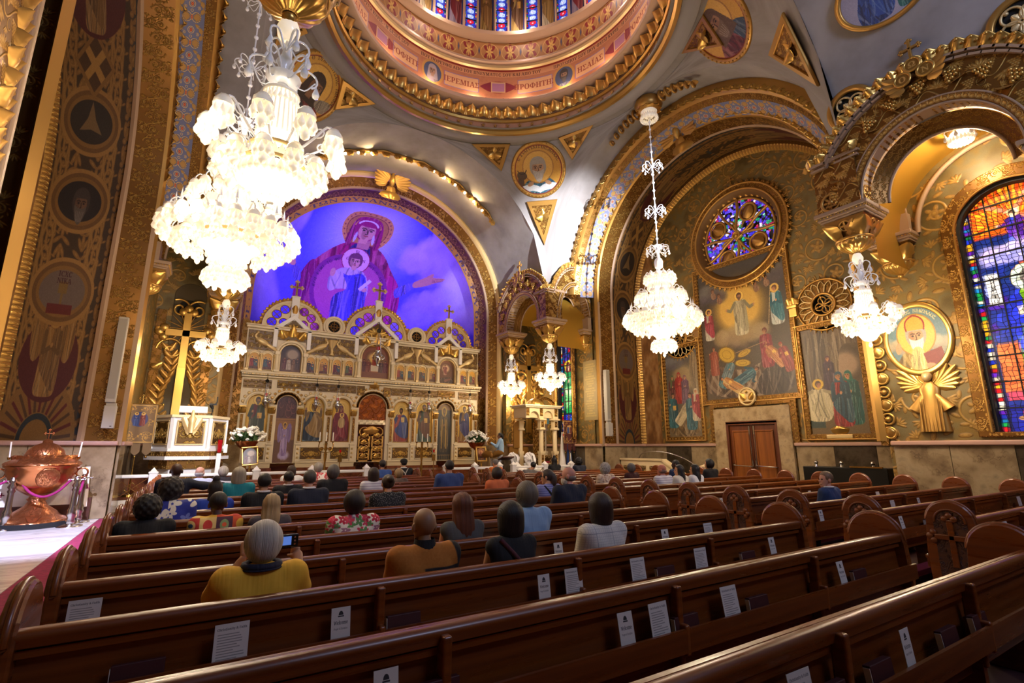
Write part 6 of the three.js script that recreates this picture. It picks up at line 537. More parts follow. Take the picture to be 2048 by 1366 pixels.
for (const [x0, x1] of [[-4.85, -4.15], [-2.82, -2.02], [-1.66, -0.96], [0.96, 1.66], [2.02, 2.82], [4.15, 4.85]]) { sp('scroll_panel', relief(x0, x1, 1.2, 1.64), mAcan, 'gilded scroll panel'); sp('panel_rim', [box(x1 - x0 + 0.08, 0.03, 0.05, (x0 + x1) / 2, 1.67, 0.06), box(x1 - x0 + 0.08, 0.03, 0.05, (x0 + x1) / 2, 1.17, 0.06)], ivory); }
for (const x of [-5.03, -4.0, -2.94, -1.84, -0.82, 0.82, 1.84, 2.94, 4.0, 5.03]) { sp('pilaster', [box(0.16, 0.62, 0.1, x, 1.42, 0.06), box(0.13, 1.2, 0.08, x, 2.45, 0.05), rbox(0.22, 0.06, 0.12, 0.01, x, 1.78, 0.06)], ivory); for (let k = 0; k < 3; k++) sp('boss', at(new THREE.ConeGeometry(0.08, 0.06, 4), x, 1.26 + k * 0.17, 0.13, PI / 2, PI / 4), goldPale); sp('carved_shaft', box(0.1, 1.0, 0.03, x, 2.4, 0.1), mScrollS); sp('capital', [rbox(0.24, 0.06, 0.16, 0.01, x, 3.2, 0.07), at(leaf(0.2, 0.26, 0.35, 0.3), x, 2.94, 0.08), at(leaf(0.14, 0.22, 0.3, 0.3), x - 0.07, 2.95, 0.07, 0, -0.5), at(leaf(0.14, 0.22, 0.3, 0.3), x + 0.07, 2.95, 0.07, 0, 0.5)], goldBright); }
const archBand = (x, y, r, w, m, n, z = 0.06) => { const g = arch([[0, r], [0.03, r + w * 0.3], [0.03, r + w * 0.7], [0, r + w]], { c: [x, y, 0], n: 20 }); return sp(n, g.translate(0, 0, z), m); };
niches.forEach((x, i) => { const w = nw[i]; const ic = new THREE.Group(); ic.name = 'icon'; SCR.add(ic); ic.position.set(x, 1.87, -0.08); ic.userData.label = ['bearded saint icon', 'seated elder icon', 'red robed mother and child icon', 'seated figure in blue and red icon', 'dark green robed saint icon', 'blue mantled saint icon'][i]; part('painting', iconGeo(i, w * 0.98, 1.82), mIcon, ic); part('rim', ext(archShape(w + 0.04, 1.86, [archPath(w * 0.9, 1.78, 0, 0.04)]), 0.1, 0.015).translate(0, -0.02, 0), goldBright, ic); archBand(x, 3.69 - w / 2 + 0.0, w / 2 + 0.03, 0.1, ivory, 'arch_moulding'); for (let k = 0; k < 9; k++) sp('scallop', sph(0.06, x + (w / 2 + 0.17) * cos((k + 0.5) / 9 * PI), 3.69 - w / 2 + (w / 2 + 0.17) * sin((k + 0.5) / 9 * PI), 0.05, 8, [1, 1, 0.4]), goldPale); });
for (const [x, r, yt] of [[-3.45, 0.37, 3.68], [3.45, 0.37, 3.68], [0, 0.6, 3.92]]) { archBand(x, yt - r, r + 0.02, 0.12, mBead, 'door_arch', 0.05); archBand(x, yt - r, r + 0.15, 0.08, ivory, 'door_arch_edge', 0.06); for (let k = 0; k < (r > 0.5 ? 15 : 11); k++) { const n = r > 0.5 ? 15 : 11; sp('scallop', sph(0.055, x + (r + 0.27) * cos((k + 0.5) / n * PI), yt - r + (r + 0.27) * sin((k + 0.5) / n * PI), 0.05, 8, [1, 1, 0.4]), gold); } }
for (const [x0, x1, n] of [[-5.1, -4.1, 2], [-3.0, -0.78, 3], [0.78, 3.0, 3], [4.1, 5.1, 2]]) sp('scroll_frieze', relief(x0, x1, 3.92, 4.26, 0.03, n), mAcanR); for (const x of [-3.45, 3.45]) sp('scroll_frieze', relief(x - 0.45, x + 0.45, 3.98, 4.28, 0.05, 2), mAcan); for (const s of [-1, 1]) sp('spandrel', relief(s > 0 ? 0.42 : -0.74, s > 0 ? 0.74 : -0.42, 3.85, 4.26, 0.04), mAcan); sp('keystone_mask', [at(leaf(0.34, 0.3, 0.4, 0.3), 0, 4.18, 0.1), sph(0.09, 0, 4.3, 0.12, 8)], goldBright);
sp('cornice', [rbox(10.4, 0.07, 0.42, 0.02, 0, 4.37, 0), rbox(10.5, 0.08, 0.52, 0.02, 0, 4.53, 0), box(10.4, 0.06, 0.46, 0, 4.46, 0)], ivory); { const dn = rbox(0.075, 0.07, 0.05, 0.02); for (let i = 0; i < 76; i++) sp('dentil', dn, goldPale).position.set(-5.1 + i * 0.136, 4.45, 0.25); }
// side door curtains and royal doors
part('painting', iconGeo(6, 0.74, 2.62), mIcon, (() => { const g = new THREE.Group(); g.name = 'side_door'; SCR.add(g); g.position.set(-3.45, 1.06, -0.1); g.userData.label = 'side door with lilac winged angel'; return g; })()); part('painting', iconGeo(7, 0.74, 2.62), mIcon, (() => { const g = new THREE.Group(); g.name = 'side_door'; SCR.add(g); g.position.set(3.45, 1.06, -0.1); g.userData.label = 'dark side door with standing saint'; return g; })());
{ const rd = new THREE.Group(); rd.name = 'royal_doors'; SCR.add(rd); rd.position.set(0, 1.06, -0.06); const cb = mat('copper_relief', { ...GOLD, color: 0xe0a080, map: re(tex(vineC), 1.6, 1.6), bumpMap: re(tex(vineH, 1, 1, false), 1.6, 1.6), bumpScale: 0.05 }); part('copper_tympanum', metric(ext((() => { const p = arcPts(1.2, 2.86, 0, 0); return shape([[0.6, 1.62], ...p.slice(1, -1), [-0.6, 1.62]]); })(), 0.06, 0.01).translate(0, 0, -0.04)), cb, rd, 'copper relief of robed figures'); part('silver_frieze', box(1.2, 0.2, 0.08, 0, 1.66, 0), mat('silver_relief', { color: 0xd8c8a8, metalness: 0.8, roughness: 0.3, bumpMap: re(tex(scrollH, 1, 1, false), 4, 4), bumpScale: 0.03 }), rd);
  for (const s of [-1, 1]) { const d = part('door_leaf', [frL(s * 0.29, 0.52, 1.15)], gold, rd); part('openwork', M([-1, 1].flatMap((e) => [0.25, 0.55, 0.85].map((y) => torus(0.1, 0.022, s * 0.29 + e * 0.1, y, 0.02, 0, 0, 16, 5))).concat([0.12, 0.4, 0.7, 1.0].map((y) => at(leaf(0.2, 0.22, 0.2, 0.2), s * 0.29, y, 0.02)))), goldBright, d); } part('crest', [at(leaf(0.5, 0.36, 0.2, 0.15), 0, 1.14, 0.02), torus(0.12, 0.03, 0, 1.36, 0.03), torus(0.2, 0.03, -0.3, 1.24, 0.02, 0, 0, 18, 5), torus(0.2, 0.03, 0.3, 1.24, 0.02, 0, 0, 18, 5)], gold, rd); }
function frL(x, w, h) { return M([box(w, 0.08, 0.05, x, 0.04, 0), box(w, 0.08, 0.05, x, h - 0.04, 0), box(0.07, h, 0.05, x - w / 2 + 0.035, h / 2, 0), box(0.07, h, 0.05, x + w / 2 - 0.035, h / 2, 0), box(w, 0.06, 0.05, x, h / 2, 0)]); }
// upper storey
{ const s = shape([[-5.15, 4.57], [5.15, 4.57], [5.15, 6.3], [-5.15, 6.3]]); s.holes.push(archPath(0.8, 1.12, -3.48, 4.64), archPath(0.8, 1.12, 3.48, 4.64), archPath(1.24, 1.5, 0, 4.64)); sp('upper_wall', ext(s, 0.2).translate(0, 0, -0.2), ivory); }
const small = [-4.82, -4.34, -2.72, -2.2, -1.66, -1.15, 1.15, 1.66, 2.2, 2.72, 4.34, 4.82]; small.forEach((x, i) => { const g = new THREE.Group(); g.name = 'small_icon'; SCR.add(g); g.position.set(x, 4.68, 0.03); part('painting', iconGeo(11 + i, 0.34, 0.66), mIcon, g); part('rim', ext(archShape(0.42, 0.74, [archPath(0.32, 0.65, 0, 0.02)]), 0.05, 0.01).translate(0, -0.04, -0.02), goldPale, g); archBand(x, 5.17, 0.2, 0.07, ivory, 'small_arch'); });
for (const x of [-5.06, -4.58, -4.08, -2.95, -2.46, -1.93, -1.4, -0.86, 0.86, 1.4, 1.93, 2.46, 2.95, 4.08, 4.58, 5.06]) sp('colonnette', [cyl(0.045, 0.05, 0.5, x, 4.93, 0.08, 10), rbox(0.13, 0.1, 0.12, 0.01, x, 4.64, 0.07), at(leaf(0.13, 0.15, 0.3, 0.3), x, 5.14, 0.09), rbox(0.14, 0.04, 0.13, 0.01, x, 5.28, 0.07)], goldPale);
for (const [i, x, w, h] of [[8, -3.48, 0.8, 1.12], [9, 0, 1.24, 1.5], [10, 3.48, 0.8, 1.12]]) { const g = new THREE.Group(); g.name = 'scene_icon'; SCR.add(g); g.position.set(x, 4.64, -0.1); part('painting', iconGeo(i, w, h), mIcon, g); part('rim', ext(archShape(w + 0.14, h + 0.12, [archPath(w - 0.02, h - 0.01, 0, 0.06)]), 0.14, 0.015).translate(0, -0.05, 0.02), goldPale, g); archBand(x, 4.64 + h - w / 2, w / 2 + 0.08, 0.1, ivory, 'scene_arch', 0.1); for (const s of [-1, 1]) sp('column', [cyl(0.07, 0.075, 0.62, x + s * (w / 2 + 0.13), 5.0, 0.12, 14), rbox(0.2, 0.1, 0.2, 0.02, x + s * (w / 2 + 0.13), 4.64, 0.1), rbox(0.2, 0.16, 0.2, 0.03, x + s * (w / 2 + 0.13), 5.36, 0.1)], ivory); }
for (const [x0, x1] of [[-5.1, -4.12], [-2.95, -0.88], [0.88, 2.95], [4.12, 5.1]]) { sp('peacock_frieze', relief(x0, x1, 5.44, 6.22, 0.02, x1 - x0 > 1.5 ? 4 : 2), mAcanR); for (const s of x1 - x0 > 1.5 ? [-1, 1] : [x0 < 0 ? 1 : -1]) { const c = (x0 + x1) / 2 - (x1 - x0 > 1.5 ? 0 : s * 0.45); sp('peacock', [at(sph(0.2, 0, 0, 0, 10, [1.5, 0.62, 0.5]), c + s * 0.46, 5.78, 0.07, 0, 0, -s * 0.5), at(sph(0.2, 0, 0, 0, 10, [1.7, 0.4, 0.35]), c + s * 0.78, 5.6, 0.06, 0, 0, -s * 0.55), tube([[c + s * 0.3, 5.86, 0.08], [c + s * 0.2, 5.98, 0.09], [c + s * 0.26, 6.1, 0.09]], 0.05, 6, 10), sph(0.065, c + s * 0.28, 6.12, 0.09, 8), at(new THREE.ConeGeometry(0.025, 0.1, 5), c + s * 0.2, 6.1, 0.09, 0, 0, s * 1.6)], goldPale); } if (x1 - x0 > 1.5) sp('urn', lathe([[0.03, 0], [0.12, 0.02], [0.05, 0.12], [0.06, 0.3], [0.16, 0.48], [0.2, 0.62], [0.24, 0.64]], 14, (x0 + x1) / 2, 5.46, 0.07), goldPale); }
sp('top_cornice', [rbox(10.4, 0.1, 0.34, 0.02, 0, 6.36, -0.05), rbox(10.46, 0.05, 0.4, 0.02, 0, 6.44, -0.05)], ivory);
// lunettes with pierced wheels, gables, crosses
function lunette(x, R, gw, gh, ga, cs) { const s = new THREE.Shape(arcPts(2 * R, R, x, 6.46).map((p) => new THREE.Vector2(...p))); const wheels = []; for (const [q, n, rr0] of [[R * 0.72, 7, R * 0.155], [R * 0.38, 3, R * 0.14]]) for (let k = 0; k < n; k++) { const a = (k + 0.5) / n * PI; wheels.push([x + q * cos(a), 6.46 + q * sin(a), rr0]); } for (const [a, b, r] of wheels) s.holes.push(circPath(r, a, b, 16)); sp('pierced_lunette', ext(s, 0.07, 0, 14).translate(0, 0, -0.1), goldPale); for (const [a, b, r] of wheels) sp('wheel', [torus(r, 0.02, a, b, -0.04, 0, 0, 18, 5), box(r * 2, 0.025, 0.03, a, b, -0.05, 0, 0, 0.78), box(r * 2, 0.025, 0.03, a, b, -0.05, 0, 0, -0.78)], goldDark); sp('lunette_rim', arch([[0, R], [0.1, R], [0.1, R - 0.12], [0, R - 0.12]], { c: [x, 6.46, 0], n: 30 }).translate(0, 0, 0.02), ivory); const cg = M([leaf(0.13, 0.14, 0.3, 0.3), sph(0.03, 0, 0.12, 0.02, 6)]), n = floor(R * PI / 0.14); for (let k = 0; k <= n; k++) { const a = k / n * PI, o = sp('crest_leaf', cg, goldBright); o.position.set(x + R * cos(a), 6.46 + R * sin(a), -0.04); o.rotation.z = a - PI / 2; }
  const gs = shape([[x - gw, 5.6], [x - gw, gh], [x, ga], [x + gw, gh], [x + gw, 5.6], [x + gw - 0.16, 5.6], [x + gw - 0.16, gh - 0.08], [x, ga - 0.2], [x - gw + 0.16, gh - 0.08], [x - gw + 0.16, 5.6]]); sp('gable', ext(gs, 0.12, 0.015).translate(0, 0, 0.0), white); sp('gable_relief', unit(ext([[x - gw + 0.2, gh - 0.5], [x + gw - 0.2, gh - 0.5], [x + gw - 0.2, gh - 0.1], [x, ga - 0.24], [x - gw + 0.2, gh - 0.1]], 0.05).translate(0, 0, 0.0), x - gw, gh - 0.6, gw * 2, ga - gh + 0.5), mAcan); for (const e of [-1, 1]) sp('gable_leaf', at(leaf(0.3, 0.4, 0.25, 0.25), x + e * gw * 0.35, gh - 0.42, 0.06, 0, 0, -e * 0.6), goldBright); sp('gable_leaf', at(leaf(0.3, 0.5, 0.25, 0.25), x, gh - 0.35, 0.07), goldBright);
  sp('cross_pedestal', [rbox(0.3, cs[1] - ga + 0.25, 0.16, 0.02, x, (cs[1] + ga - 0.25) / 2, 0.0), rbox(0.36, 0.06, 0.2, 0.02, x, cs[1], 0)], white); sp('pedestal_palmette', at(leaf(0.2, 0.36, 0.2, 0.2), x, ga + 0.05, 0.08), gold); const c = sp('cross', cross(cs[0], 0.09, 2).translate(x, cs[1] + 0.05, 0), goldPale, 'gilt edged brown cross'); part('cross_inlay', [box(cs[0] * 0.07, cs[0] * 0.9, 0.1, x, cs[1] + 0.05 + cs[0] * 0.5, 0.01), box(cs[0] * 0.55, cs[0] * 0.07, 0.1, x, cs[1] + 0.05 + cs[0] * 0.62, 0.01)], goldDark, c); }
lunette(-3.5, 1.18, 0.72, 6.42, 7.02, [0.62, 7.8]); lunette(3.5, 1.18, 0.72, 6.42, 7.02, [0.62, 7.8]); lunette(0, 1.4, 0.98, 6.55, 7.38, [0.78, 8.16]);
for (const x of [-1.88, 1.88]) sp('rosette', [ext((() => { const s = shape(Array.from({ length: 30 }, (_, i) => [0.46 * cos(i / 30 * 2 * PI), 0.46 * sin(i / 30 * 2 * PI)])); s.holes.push(circPath(0.25, 0, 0, 20)); return s; })(), 0.12, 0.02).translate(x, 6.74, -0.08), torus(0.36, 0.03, x, 6.74, 0.06, 0, 0, 30, 6)], ivory), sp('rosette_foils', M([0, 1, 2, 3].flatMap((k) => [at(cross(0.2, 0.03), x, 6.74, -0.03, 0, 0, k * PI / 2)])), goldDark), sp('rosette_back', new THREE.CircleGeometry(0.26, 20).translate(x, 6.74, -0.07), black);
for (const x of [-4.95, 4.95]) for (let k = 0; k < 3; k++) sp('crest_leaf', at(leaf(0.13, 0.16, 0.3, 0.3), x + (k - 1) * 0.13, 6.46, -0.04), goldBright); for (const x of [-2.3, -1.45, 1.45, 2.3]) sp('crest_leaf', at(leaf(0.14, 0.16, 0.3, 0.3), x, 6.95, -0.05), goldBright);
// sanctuary glimpsed through the royal doors
{ const t = thing('altar', 'gilded altar seen through the central doors', 'altar', P(6.45, 0.78, 24.2)); part('table', [box(1.6, 0.95, 0.8, 0, 0.48, 0), box(1.75, 0.06, 0.9, 0, 0.98, 0)], mScrollS, t); part('tabernacle', lathe([[0.3, 0], [0.26, 0.3], [0.28, 0.34], [0.12, 0.5], [0.03, 0.62]], 16, 0, 1.0, 0), goldBright, t); }
// hanging oil lamps in front of the icons
{ const lampG = thing('oil_lamp', 'small silver oil lamp on chains hanging before the screen', 'lamp', P(6.45 - 4.3, 3.35, 21.35), 0, 'silver oil lamps hanging before the icons'); part('bowl', lathe([[0.015, -0.22], [0.04, -0.2], [0.03, -0.14], [0.1, -0.02], [0.11, 0.1], [0.06, 0.16], [0.09, 0.24], [0.08, 0.25]], 14), silver, lampG); part('glass', lathe([[0.05, 0.2], [0.055, 0.34], [0.05, 0.36]], 10), mat('red_glass', { color: 0xa01818, roughness: 0.15 }), lampG); for (let i = 0; i < 3; i++) { const a = i * 2.1; part('chain', tube([[0.1 * cos(a), 0.12, 0.1 * sin(a)], [0.03 * cos(a), 0.75, 0.03 * sin(a)]], 0.008, 4, 6), silver, lampG); part('arm', [torus(0.05, 0.014, 0.15 * cos(a), 0.05, 0.15 * sin(a), 0, -a, 12, 5), sph(0.025, 0.13 * cos(a), 0.12, 0.13 * sin(a), 6)], silver, lampG); } part('hook', [tube([[0, 0.74, 0], [0, 1.1, 0], [0, 1.12, -0.2]], 0.01, 4, 8), at(leaf(0.1, 0.14, 0.4, 0.2), 0, 0.78, 0)], darkMetal, lampG); for (const x of [-2.45, -1.6, 1.55, 2.45, 4.55]) copy(lampG, P(6.45 + x, 3.3, 21.35)); copy(lampG, P(6.4, 5.45, 21.3), 0, 'larger silver hanging lamp before the gable of the central icon').scale.setScalar(1.5); }
// ---------------------------------------------------------------- crystal chandeliers
const crystal = mat('crystal', { color: 0xf4efe4, roughness: 0.08, emissive: 0xffe9c4, emissiveIntensity: 0.28, clearcoat: 1 }), crystalHot = mat('crystal_strong_glow', { color: 0xfff6e6, roughness: 0.2, emissive: 0xffe8c0, emissiveIntensity: 0.6 }), crystalCool = mat('crystal_faint_glow', { color: 0xd9dbe4, roughness: 0.06, emissive: 0xfff2dc, emissiveIntensity: 0.12, clearcoat: 1 }), bulbM = mat('chandelier_bulb', { color: 0xffffff, emissive: 0xfff0d4, emissiveIntensity: 3.2 });  // emissive crystals: lamplight caught in the glass is put into the material
const drop = (h) => new THREE.LatheGeometry([[0.001, 0], [0.2, 0.16], [0.26, 0.32], [0.16, 0.62], [0.04, 0.9], [0.001, 1]].map(([r, y]) => new THREE.Vector2(r * h, -h + y * h)), 6);
const shadeG = lathe([[0.012, 0.06], [0.05, 0.05], [0.082, 0.0], [0.09, -0.05]], 10), dropsG = M([0, 1, 2, 3, 4, 5, 6].map((i) => at(drop(0.14), 0.075 * cos(i * 0.898), -0.05, 0.075 * sin(i * 0.898))).concat([at(drop(0.2), 0, -0.08, 0)]));
function armOf(R, rise, fall) { return M([tube([[0.05, 0, 0], [R * 0.5, rise * 0.5, 0], [R * 0.85, rise, 0], [R * 1.02, rise * 0.6, 0], [R, rise - fall * 0.5, 0]], 0.013, 5, 14), torus(0.05, 0.009, R * 0.62, rise * 0.72, 0, 0, 0, 10, 4)]); }
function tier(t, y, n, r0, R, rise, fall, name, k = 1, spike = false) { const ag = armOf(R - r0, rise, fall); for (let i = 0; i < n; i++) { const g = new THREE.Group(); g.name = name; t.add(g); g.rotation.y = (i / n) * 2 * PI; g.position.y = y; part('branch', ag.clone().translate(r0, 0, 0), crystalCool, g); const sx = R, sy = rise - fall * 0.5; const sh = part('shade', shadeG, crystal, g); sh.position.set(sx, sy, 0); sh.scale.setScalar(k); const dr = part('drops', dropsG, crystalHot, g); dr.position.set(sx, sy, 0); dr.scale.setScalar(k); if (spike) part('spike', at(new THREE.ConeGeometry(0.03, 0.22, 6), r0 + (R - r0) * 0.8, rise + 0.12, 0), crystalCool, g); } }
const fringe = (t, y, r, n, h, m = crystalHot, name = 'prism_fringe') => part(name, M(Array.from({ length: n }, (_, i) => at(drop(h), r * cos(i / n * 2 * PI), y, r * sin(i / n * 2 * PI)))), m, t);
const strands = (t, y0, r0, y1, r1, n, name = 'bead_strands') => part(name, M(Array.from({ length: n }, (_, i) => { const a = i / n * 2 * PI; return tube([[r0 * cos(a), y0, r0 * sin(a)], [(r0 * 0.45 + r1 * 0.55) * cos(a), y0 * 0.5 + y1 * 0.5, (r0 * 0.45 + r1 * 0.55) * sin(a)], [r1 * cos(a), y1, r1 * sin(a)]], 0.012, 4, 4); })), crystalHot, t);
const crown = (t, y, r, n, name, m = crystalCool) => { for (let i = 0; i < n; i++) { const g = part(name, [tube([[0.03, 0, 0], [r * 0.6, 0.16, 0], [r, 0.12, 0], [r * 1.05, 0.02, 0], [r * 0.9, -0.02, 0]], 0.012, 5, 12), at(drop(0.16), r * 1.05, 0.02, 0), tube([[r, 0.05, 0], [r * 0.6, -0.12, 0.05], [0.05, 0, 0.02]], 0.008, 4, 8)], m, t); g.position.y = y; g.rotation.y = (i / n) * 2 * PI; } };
function lampThing(label, x, y, d, k = 1) {   // y: underside; about 2.2 m tall, hung from a pendant capital
  const t = thing('crystal_lamp', label, 'chandelier', P(x, y, d), 0, 'crystal lamps under the hanging capitals');
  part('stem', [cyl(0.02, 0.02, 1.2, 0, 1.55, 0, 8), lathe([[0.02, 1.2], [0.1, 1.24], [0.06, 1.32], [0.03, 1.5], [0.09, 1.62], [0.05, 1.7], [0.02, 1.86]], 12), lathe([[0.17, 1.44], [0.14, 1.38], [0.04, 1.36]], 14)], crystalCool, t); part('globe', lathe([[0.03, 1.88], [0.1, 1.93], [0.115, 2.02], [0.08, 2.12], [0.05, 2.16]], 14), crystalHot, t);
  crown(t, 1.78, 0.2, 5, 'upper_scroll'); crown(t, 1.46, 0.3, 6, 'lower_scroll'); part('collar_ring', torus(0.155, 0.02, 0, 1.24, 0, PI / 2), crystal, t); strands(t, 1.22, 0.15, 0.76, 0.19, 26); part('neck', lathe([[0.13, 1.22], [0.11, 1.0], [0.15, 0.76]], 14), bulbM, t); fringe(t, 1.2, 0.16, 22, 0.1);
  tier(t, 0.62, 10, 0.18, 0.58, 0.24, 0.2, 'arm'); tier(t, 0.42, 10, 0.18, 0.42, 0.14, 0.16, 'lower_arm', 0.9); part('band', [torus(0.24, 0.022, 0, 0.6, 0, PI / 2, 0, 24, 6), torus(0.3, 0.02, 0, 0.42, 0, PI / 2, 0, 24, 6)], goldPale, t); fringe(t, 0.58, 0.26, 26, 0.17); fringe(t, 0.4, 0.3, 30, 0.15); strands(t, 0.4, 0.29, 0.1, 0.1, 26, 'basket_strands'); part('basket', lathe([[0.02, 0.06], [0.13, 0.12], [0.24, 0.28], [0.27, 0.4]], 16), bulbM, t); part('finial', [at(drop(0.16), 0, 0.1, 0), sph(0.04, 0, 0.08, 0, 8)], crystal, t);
  point(V(0, -0.16, 0), BULB, LK.lamp * 0.35 * k, 3, t); for (const a of [0.5, 2.6, 4.7]) point(V(0.74 * cos(a), 0.5, 0.74 * sin(a)), BULB, LK.lamp * 0.22 * k, 4, t);
  return t; }
lampThing('crystal lamp with long bead column hanging nearest the pulpit aisle pews', 0.36, 3.88, 4.95, 0.55); lampThing('crystal lamp hanging before the pulpit and gilded cross', 0.36, 3.88, 16.8); lampThing('crystal lamp hanging before the portrait of the crowned greybeard', 12.45, 3.88, 4.9, 1.7); lampThing('crystal lamp hanging in front of the throne and slim window', 12.45, 3.88, 16.8); lampThing('crystal lamp hanging between the altar screen and the throne', 12.45, 3.88, 19.9);
function bigChandelier(label, x, d) { const t = thing('great_chandelier', label, 'chandelier', P(x, 4.62, d), 0, 'great crystal chandeliers'); const top = YS + A - 4.62 - 0.45;
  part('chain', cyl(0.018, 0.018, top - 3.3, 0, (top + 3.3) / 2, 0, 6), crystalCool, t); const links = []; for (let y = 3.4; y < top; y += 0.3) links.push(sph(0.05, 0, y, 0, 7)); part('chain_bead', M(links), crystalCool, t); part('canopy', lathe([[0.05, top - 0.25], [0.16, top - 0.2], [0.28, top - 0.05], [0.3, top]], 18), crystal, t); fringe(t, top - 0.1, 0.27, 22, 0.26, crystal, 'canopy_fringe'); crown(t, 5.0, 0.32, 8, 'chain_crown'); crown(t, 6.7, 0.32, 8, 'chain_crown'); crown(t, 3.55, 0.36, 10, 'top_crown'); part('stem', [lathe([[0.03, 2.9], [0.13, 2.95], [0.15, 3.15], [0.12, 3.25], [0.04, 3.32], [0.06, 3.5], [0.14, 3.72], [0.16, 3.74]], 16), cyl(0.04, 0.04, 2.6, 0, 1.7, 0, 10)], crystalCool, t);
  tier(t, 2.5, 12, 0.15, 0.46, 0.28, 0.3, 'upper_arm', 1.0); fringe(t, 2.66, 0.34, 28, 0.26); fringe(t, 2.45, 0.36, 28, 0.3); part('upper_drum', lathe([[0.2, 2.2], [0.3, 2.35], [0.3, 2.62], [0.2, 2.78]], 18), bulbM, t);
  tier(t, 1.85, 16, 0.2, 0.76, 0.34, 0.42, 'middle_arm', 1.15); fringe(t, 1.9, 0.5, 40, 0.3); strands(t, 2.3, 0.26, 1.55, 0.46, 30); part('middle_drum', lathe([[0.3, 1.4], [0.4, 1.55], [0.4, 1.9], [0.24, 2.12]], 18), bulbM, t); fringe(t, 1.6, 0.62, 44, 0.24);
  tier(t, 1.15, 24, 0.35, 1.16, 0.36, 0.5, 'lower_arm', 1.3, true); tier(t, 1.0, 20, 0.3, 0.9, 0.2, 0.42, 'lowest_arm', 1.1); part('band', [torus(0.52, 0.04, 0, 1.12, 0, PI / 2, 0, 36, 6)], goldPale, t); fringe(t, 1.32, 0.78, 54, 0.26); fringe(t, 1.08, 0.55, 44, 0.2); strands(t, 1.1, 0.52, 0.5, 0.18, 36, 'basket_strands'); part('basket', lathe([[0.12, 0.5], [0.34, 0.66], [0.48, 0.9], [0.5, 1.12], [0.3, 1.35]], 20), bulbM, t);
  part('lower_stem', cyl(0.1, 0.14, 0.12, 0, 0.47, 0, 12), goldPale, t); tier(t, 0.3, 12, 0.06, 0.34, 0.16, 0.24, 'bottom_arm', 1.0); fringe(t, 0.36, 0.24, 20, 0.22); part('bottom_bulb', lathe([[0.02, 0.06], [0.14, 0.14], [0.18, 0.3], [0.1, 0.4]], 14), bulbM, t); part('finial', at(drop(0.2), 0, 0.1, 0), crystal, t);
  point(V(0, -0.35, 0), BULB, LK.chand * 0.4, 4, t); for (let i = 0; i < 4; i++) point(V(1.45 * cos(i * PI / 2 + 0.5), 1.1, 1.45 * sin(i * PI / 2 + 0.5)), BULB, LK.chand * 0.15, 5, t); point(V(0, 3.0, 0.5), BULB, LK.chand * 0.12, 4, t); return t; }
bigChandelier('great tiered crystal chandelier hanging over the left transept arch', 0.17, 10.8); bigChandelier('great tiered crystal chandelier hanging before the right transept murals', 12.62, 10.8);
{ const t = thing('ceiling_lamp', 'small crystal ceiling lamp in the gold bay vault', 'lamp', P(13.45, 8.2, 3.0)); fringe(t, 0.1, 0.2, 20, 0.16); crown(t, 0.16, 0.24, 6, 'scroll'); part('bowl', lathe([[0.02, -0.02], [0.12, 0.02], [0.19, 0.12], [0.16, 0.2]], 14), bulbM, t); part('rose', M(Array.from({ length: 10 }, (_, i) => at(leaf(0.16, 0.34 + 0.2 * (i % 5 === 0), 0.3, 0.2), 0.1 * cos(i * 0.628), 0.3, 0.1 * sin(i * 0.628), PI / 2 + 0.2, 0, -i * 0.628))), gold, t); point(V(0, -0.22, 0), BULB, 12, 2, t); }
// ---------------------------------------------------------------- furnishings of the chancel and side aisle
const marbleWhite = mat('painted_white', { color: 0xe9e6e2, roughness: 0.35 }), redCloth = mat('red_velvet', { color: 0x7a1026, roughness: 0.9 }), ropeM = mat('purple_rope', { color: 0x8a1458, roughness: 0.85 }), cream = mat('cream_paint', { color: 0xdcc698, roughness: 0.4 }), candleM = mat('wax', { color: 0xf2ecdc, roughness: 0.5 }), petalM = mat('white_petals', { color: 0xf2efe2, roughness: 0.8 }), leafM = mat('green_leaves', { color: 0x3c5a2a, roughness: 0.7 });
// altar rails: posts, hand rail, brass lattice
const postG = M([box(0.18, 0.8, 0.18, 0, 0.4, 0), rbox(0.22, 0.05, 0.22, 0.01, 0, 0.81, 0), at(new THREE.ConeGeometry(0.13, 0.12, 4), 0, 0.89, 0, 0, PI / 4)]);
[['with brass lattice left of the central gate', [-1.75, -0.86, 1.7, 3.3, 5.05]], ['between the central gate and the lecterns', [8.0, 9.2, 10.3]], ['before the canopied throne', [10.95, 12.5, 13.9]]].forEach(([l, xs]) => { const t = thing('altar_rail', `white altar rail ${l}`, 'railing', P(0, 0.16, 17.35)); for (const x of xs) part('post', postG.clone().translate(x, 0, 0), marbleWhite, t); for (let i = 0; i + 1 < xs.length; i++) { const a = xs[i] + 0.09, b = xs[i + 1] - 0.09, c = (a + b) / 2; part('hand_rail', rbox(b - a, 0.09, 0.12, 0.03, c, 0.72, 0), marbleWhite, t); part('kerb', box(b - a, 0.1, 0.12, c, 0.05, 0), marbleWhite, t); const n = max(1, Math.round((b - a) / 0.8)), w = (b - a) / n; for (let k = 0; k < n; k++) { const m = a + (k + 0.5) * w, h = 0.29; part('lattice', [box(hypot(w, 0.58), 0.016, 0.016, m, 0.39, 0, 0, 0, Math.atan2(0.58, w)), box(hypot(w, 0.58), 0.016, 0.016, m, 0.39, 0, 0, 0, -Math.atan2(0.58, w)), at(new THREE.TorusGeometry(0.17, 0.011, 4, 4), m, 0.39, 0), box(0.016, 0.58, 0.016, m - w / 2, 0.39, 0)], brass, t); } } });
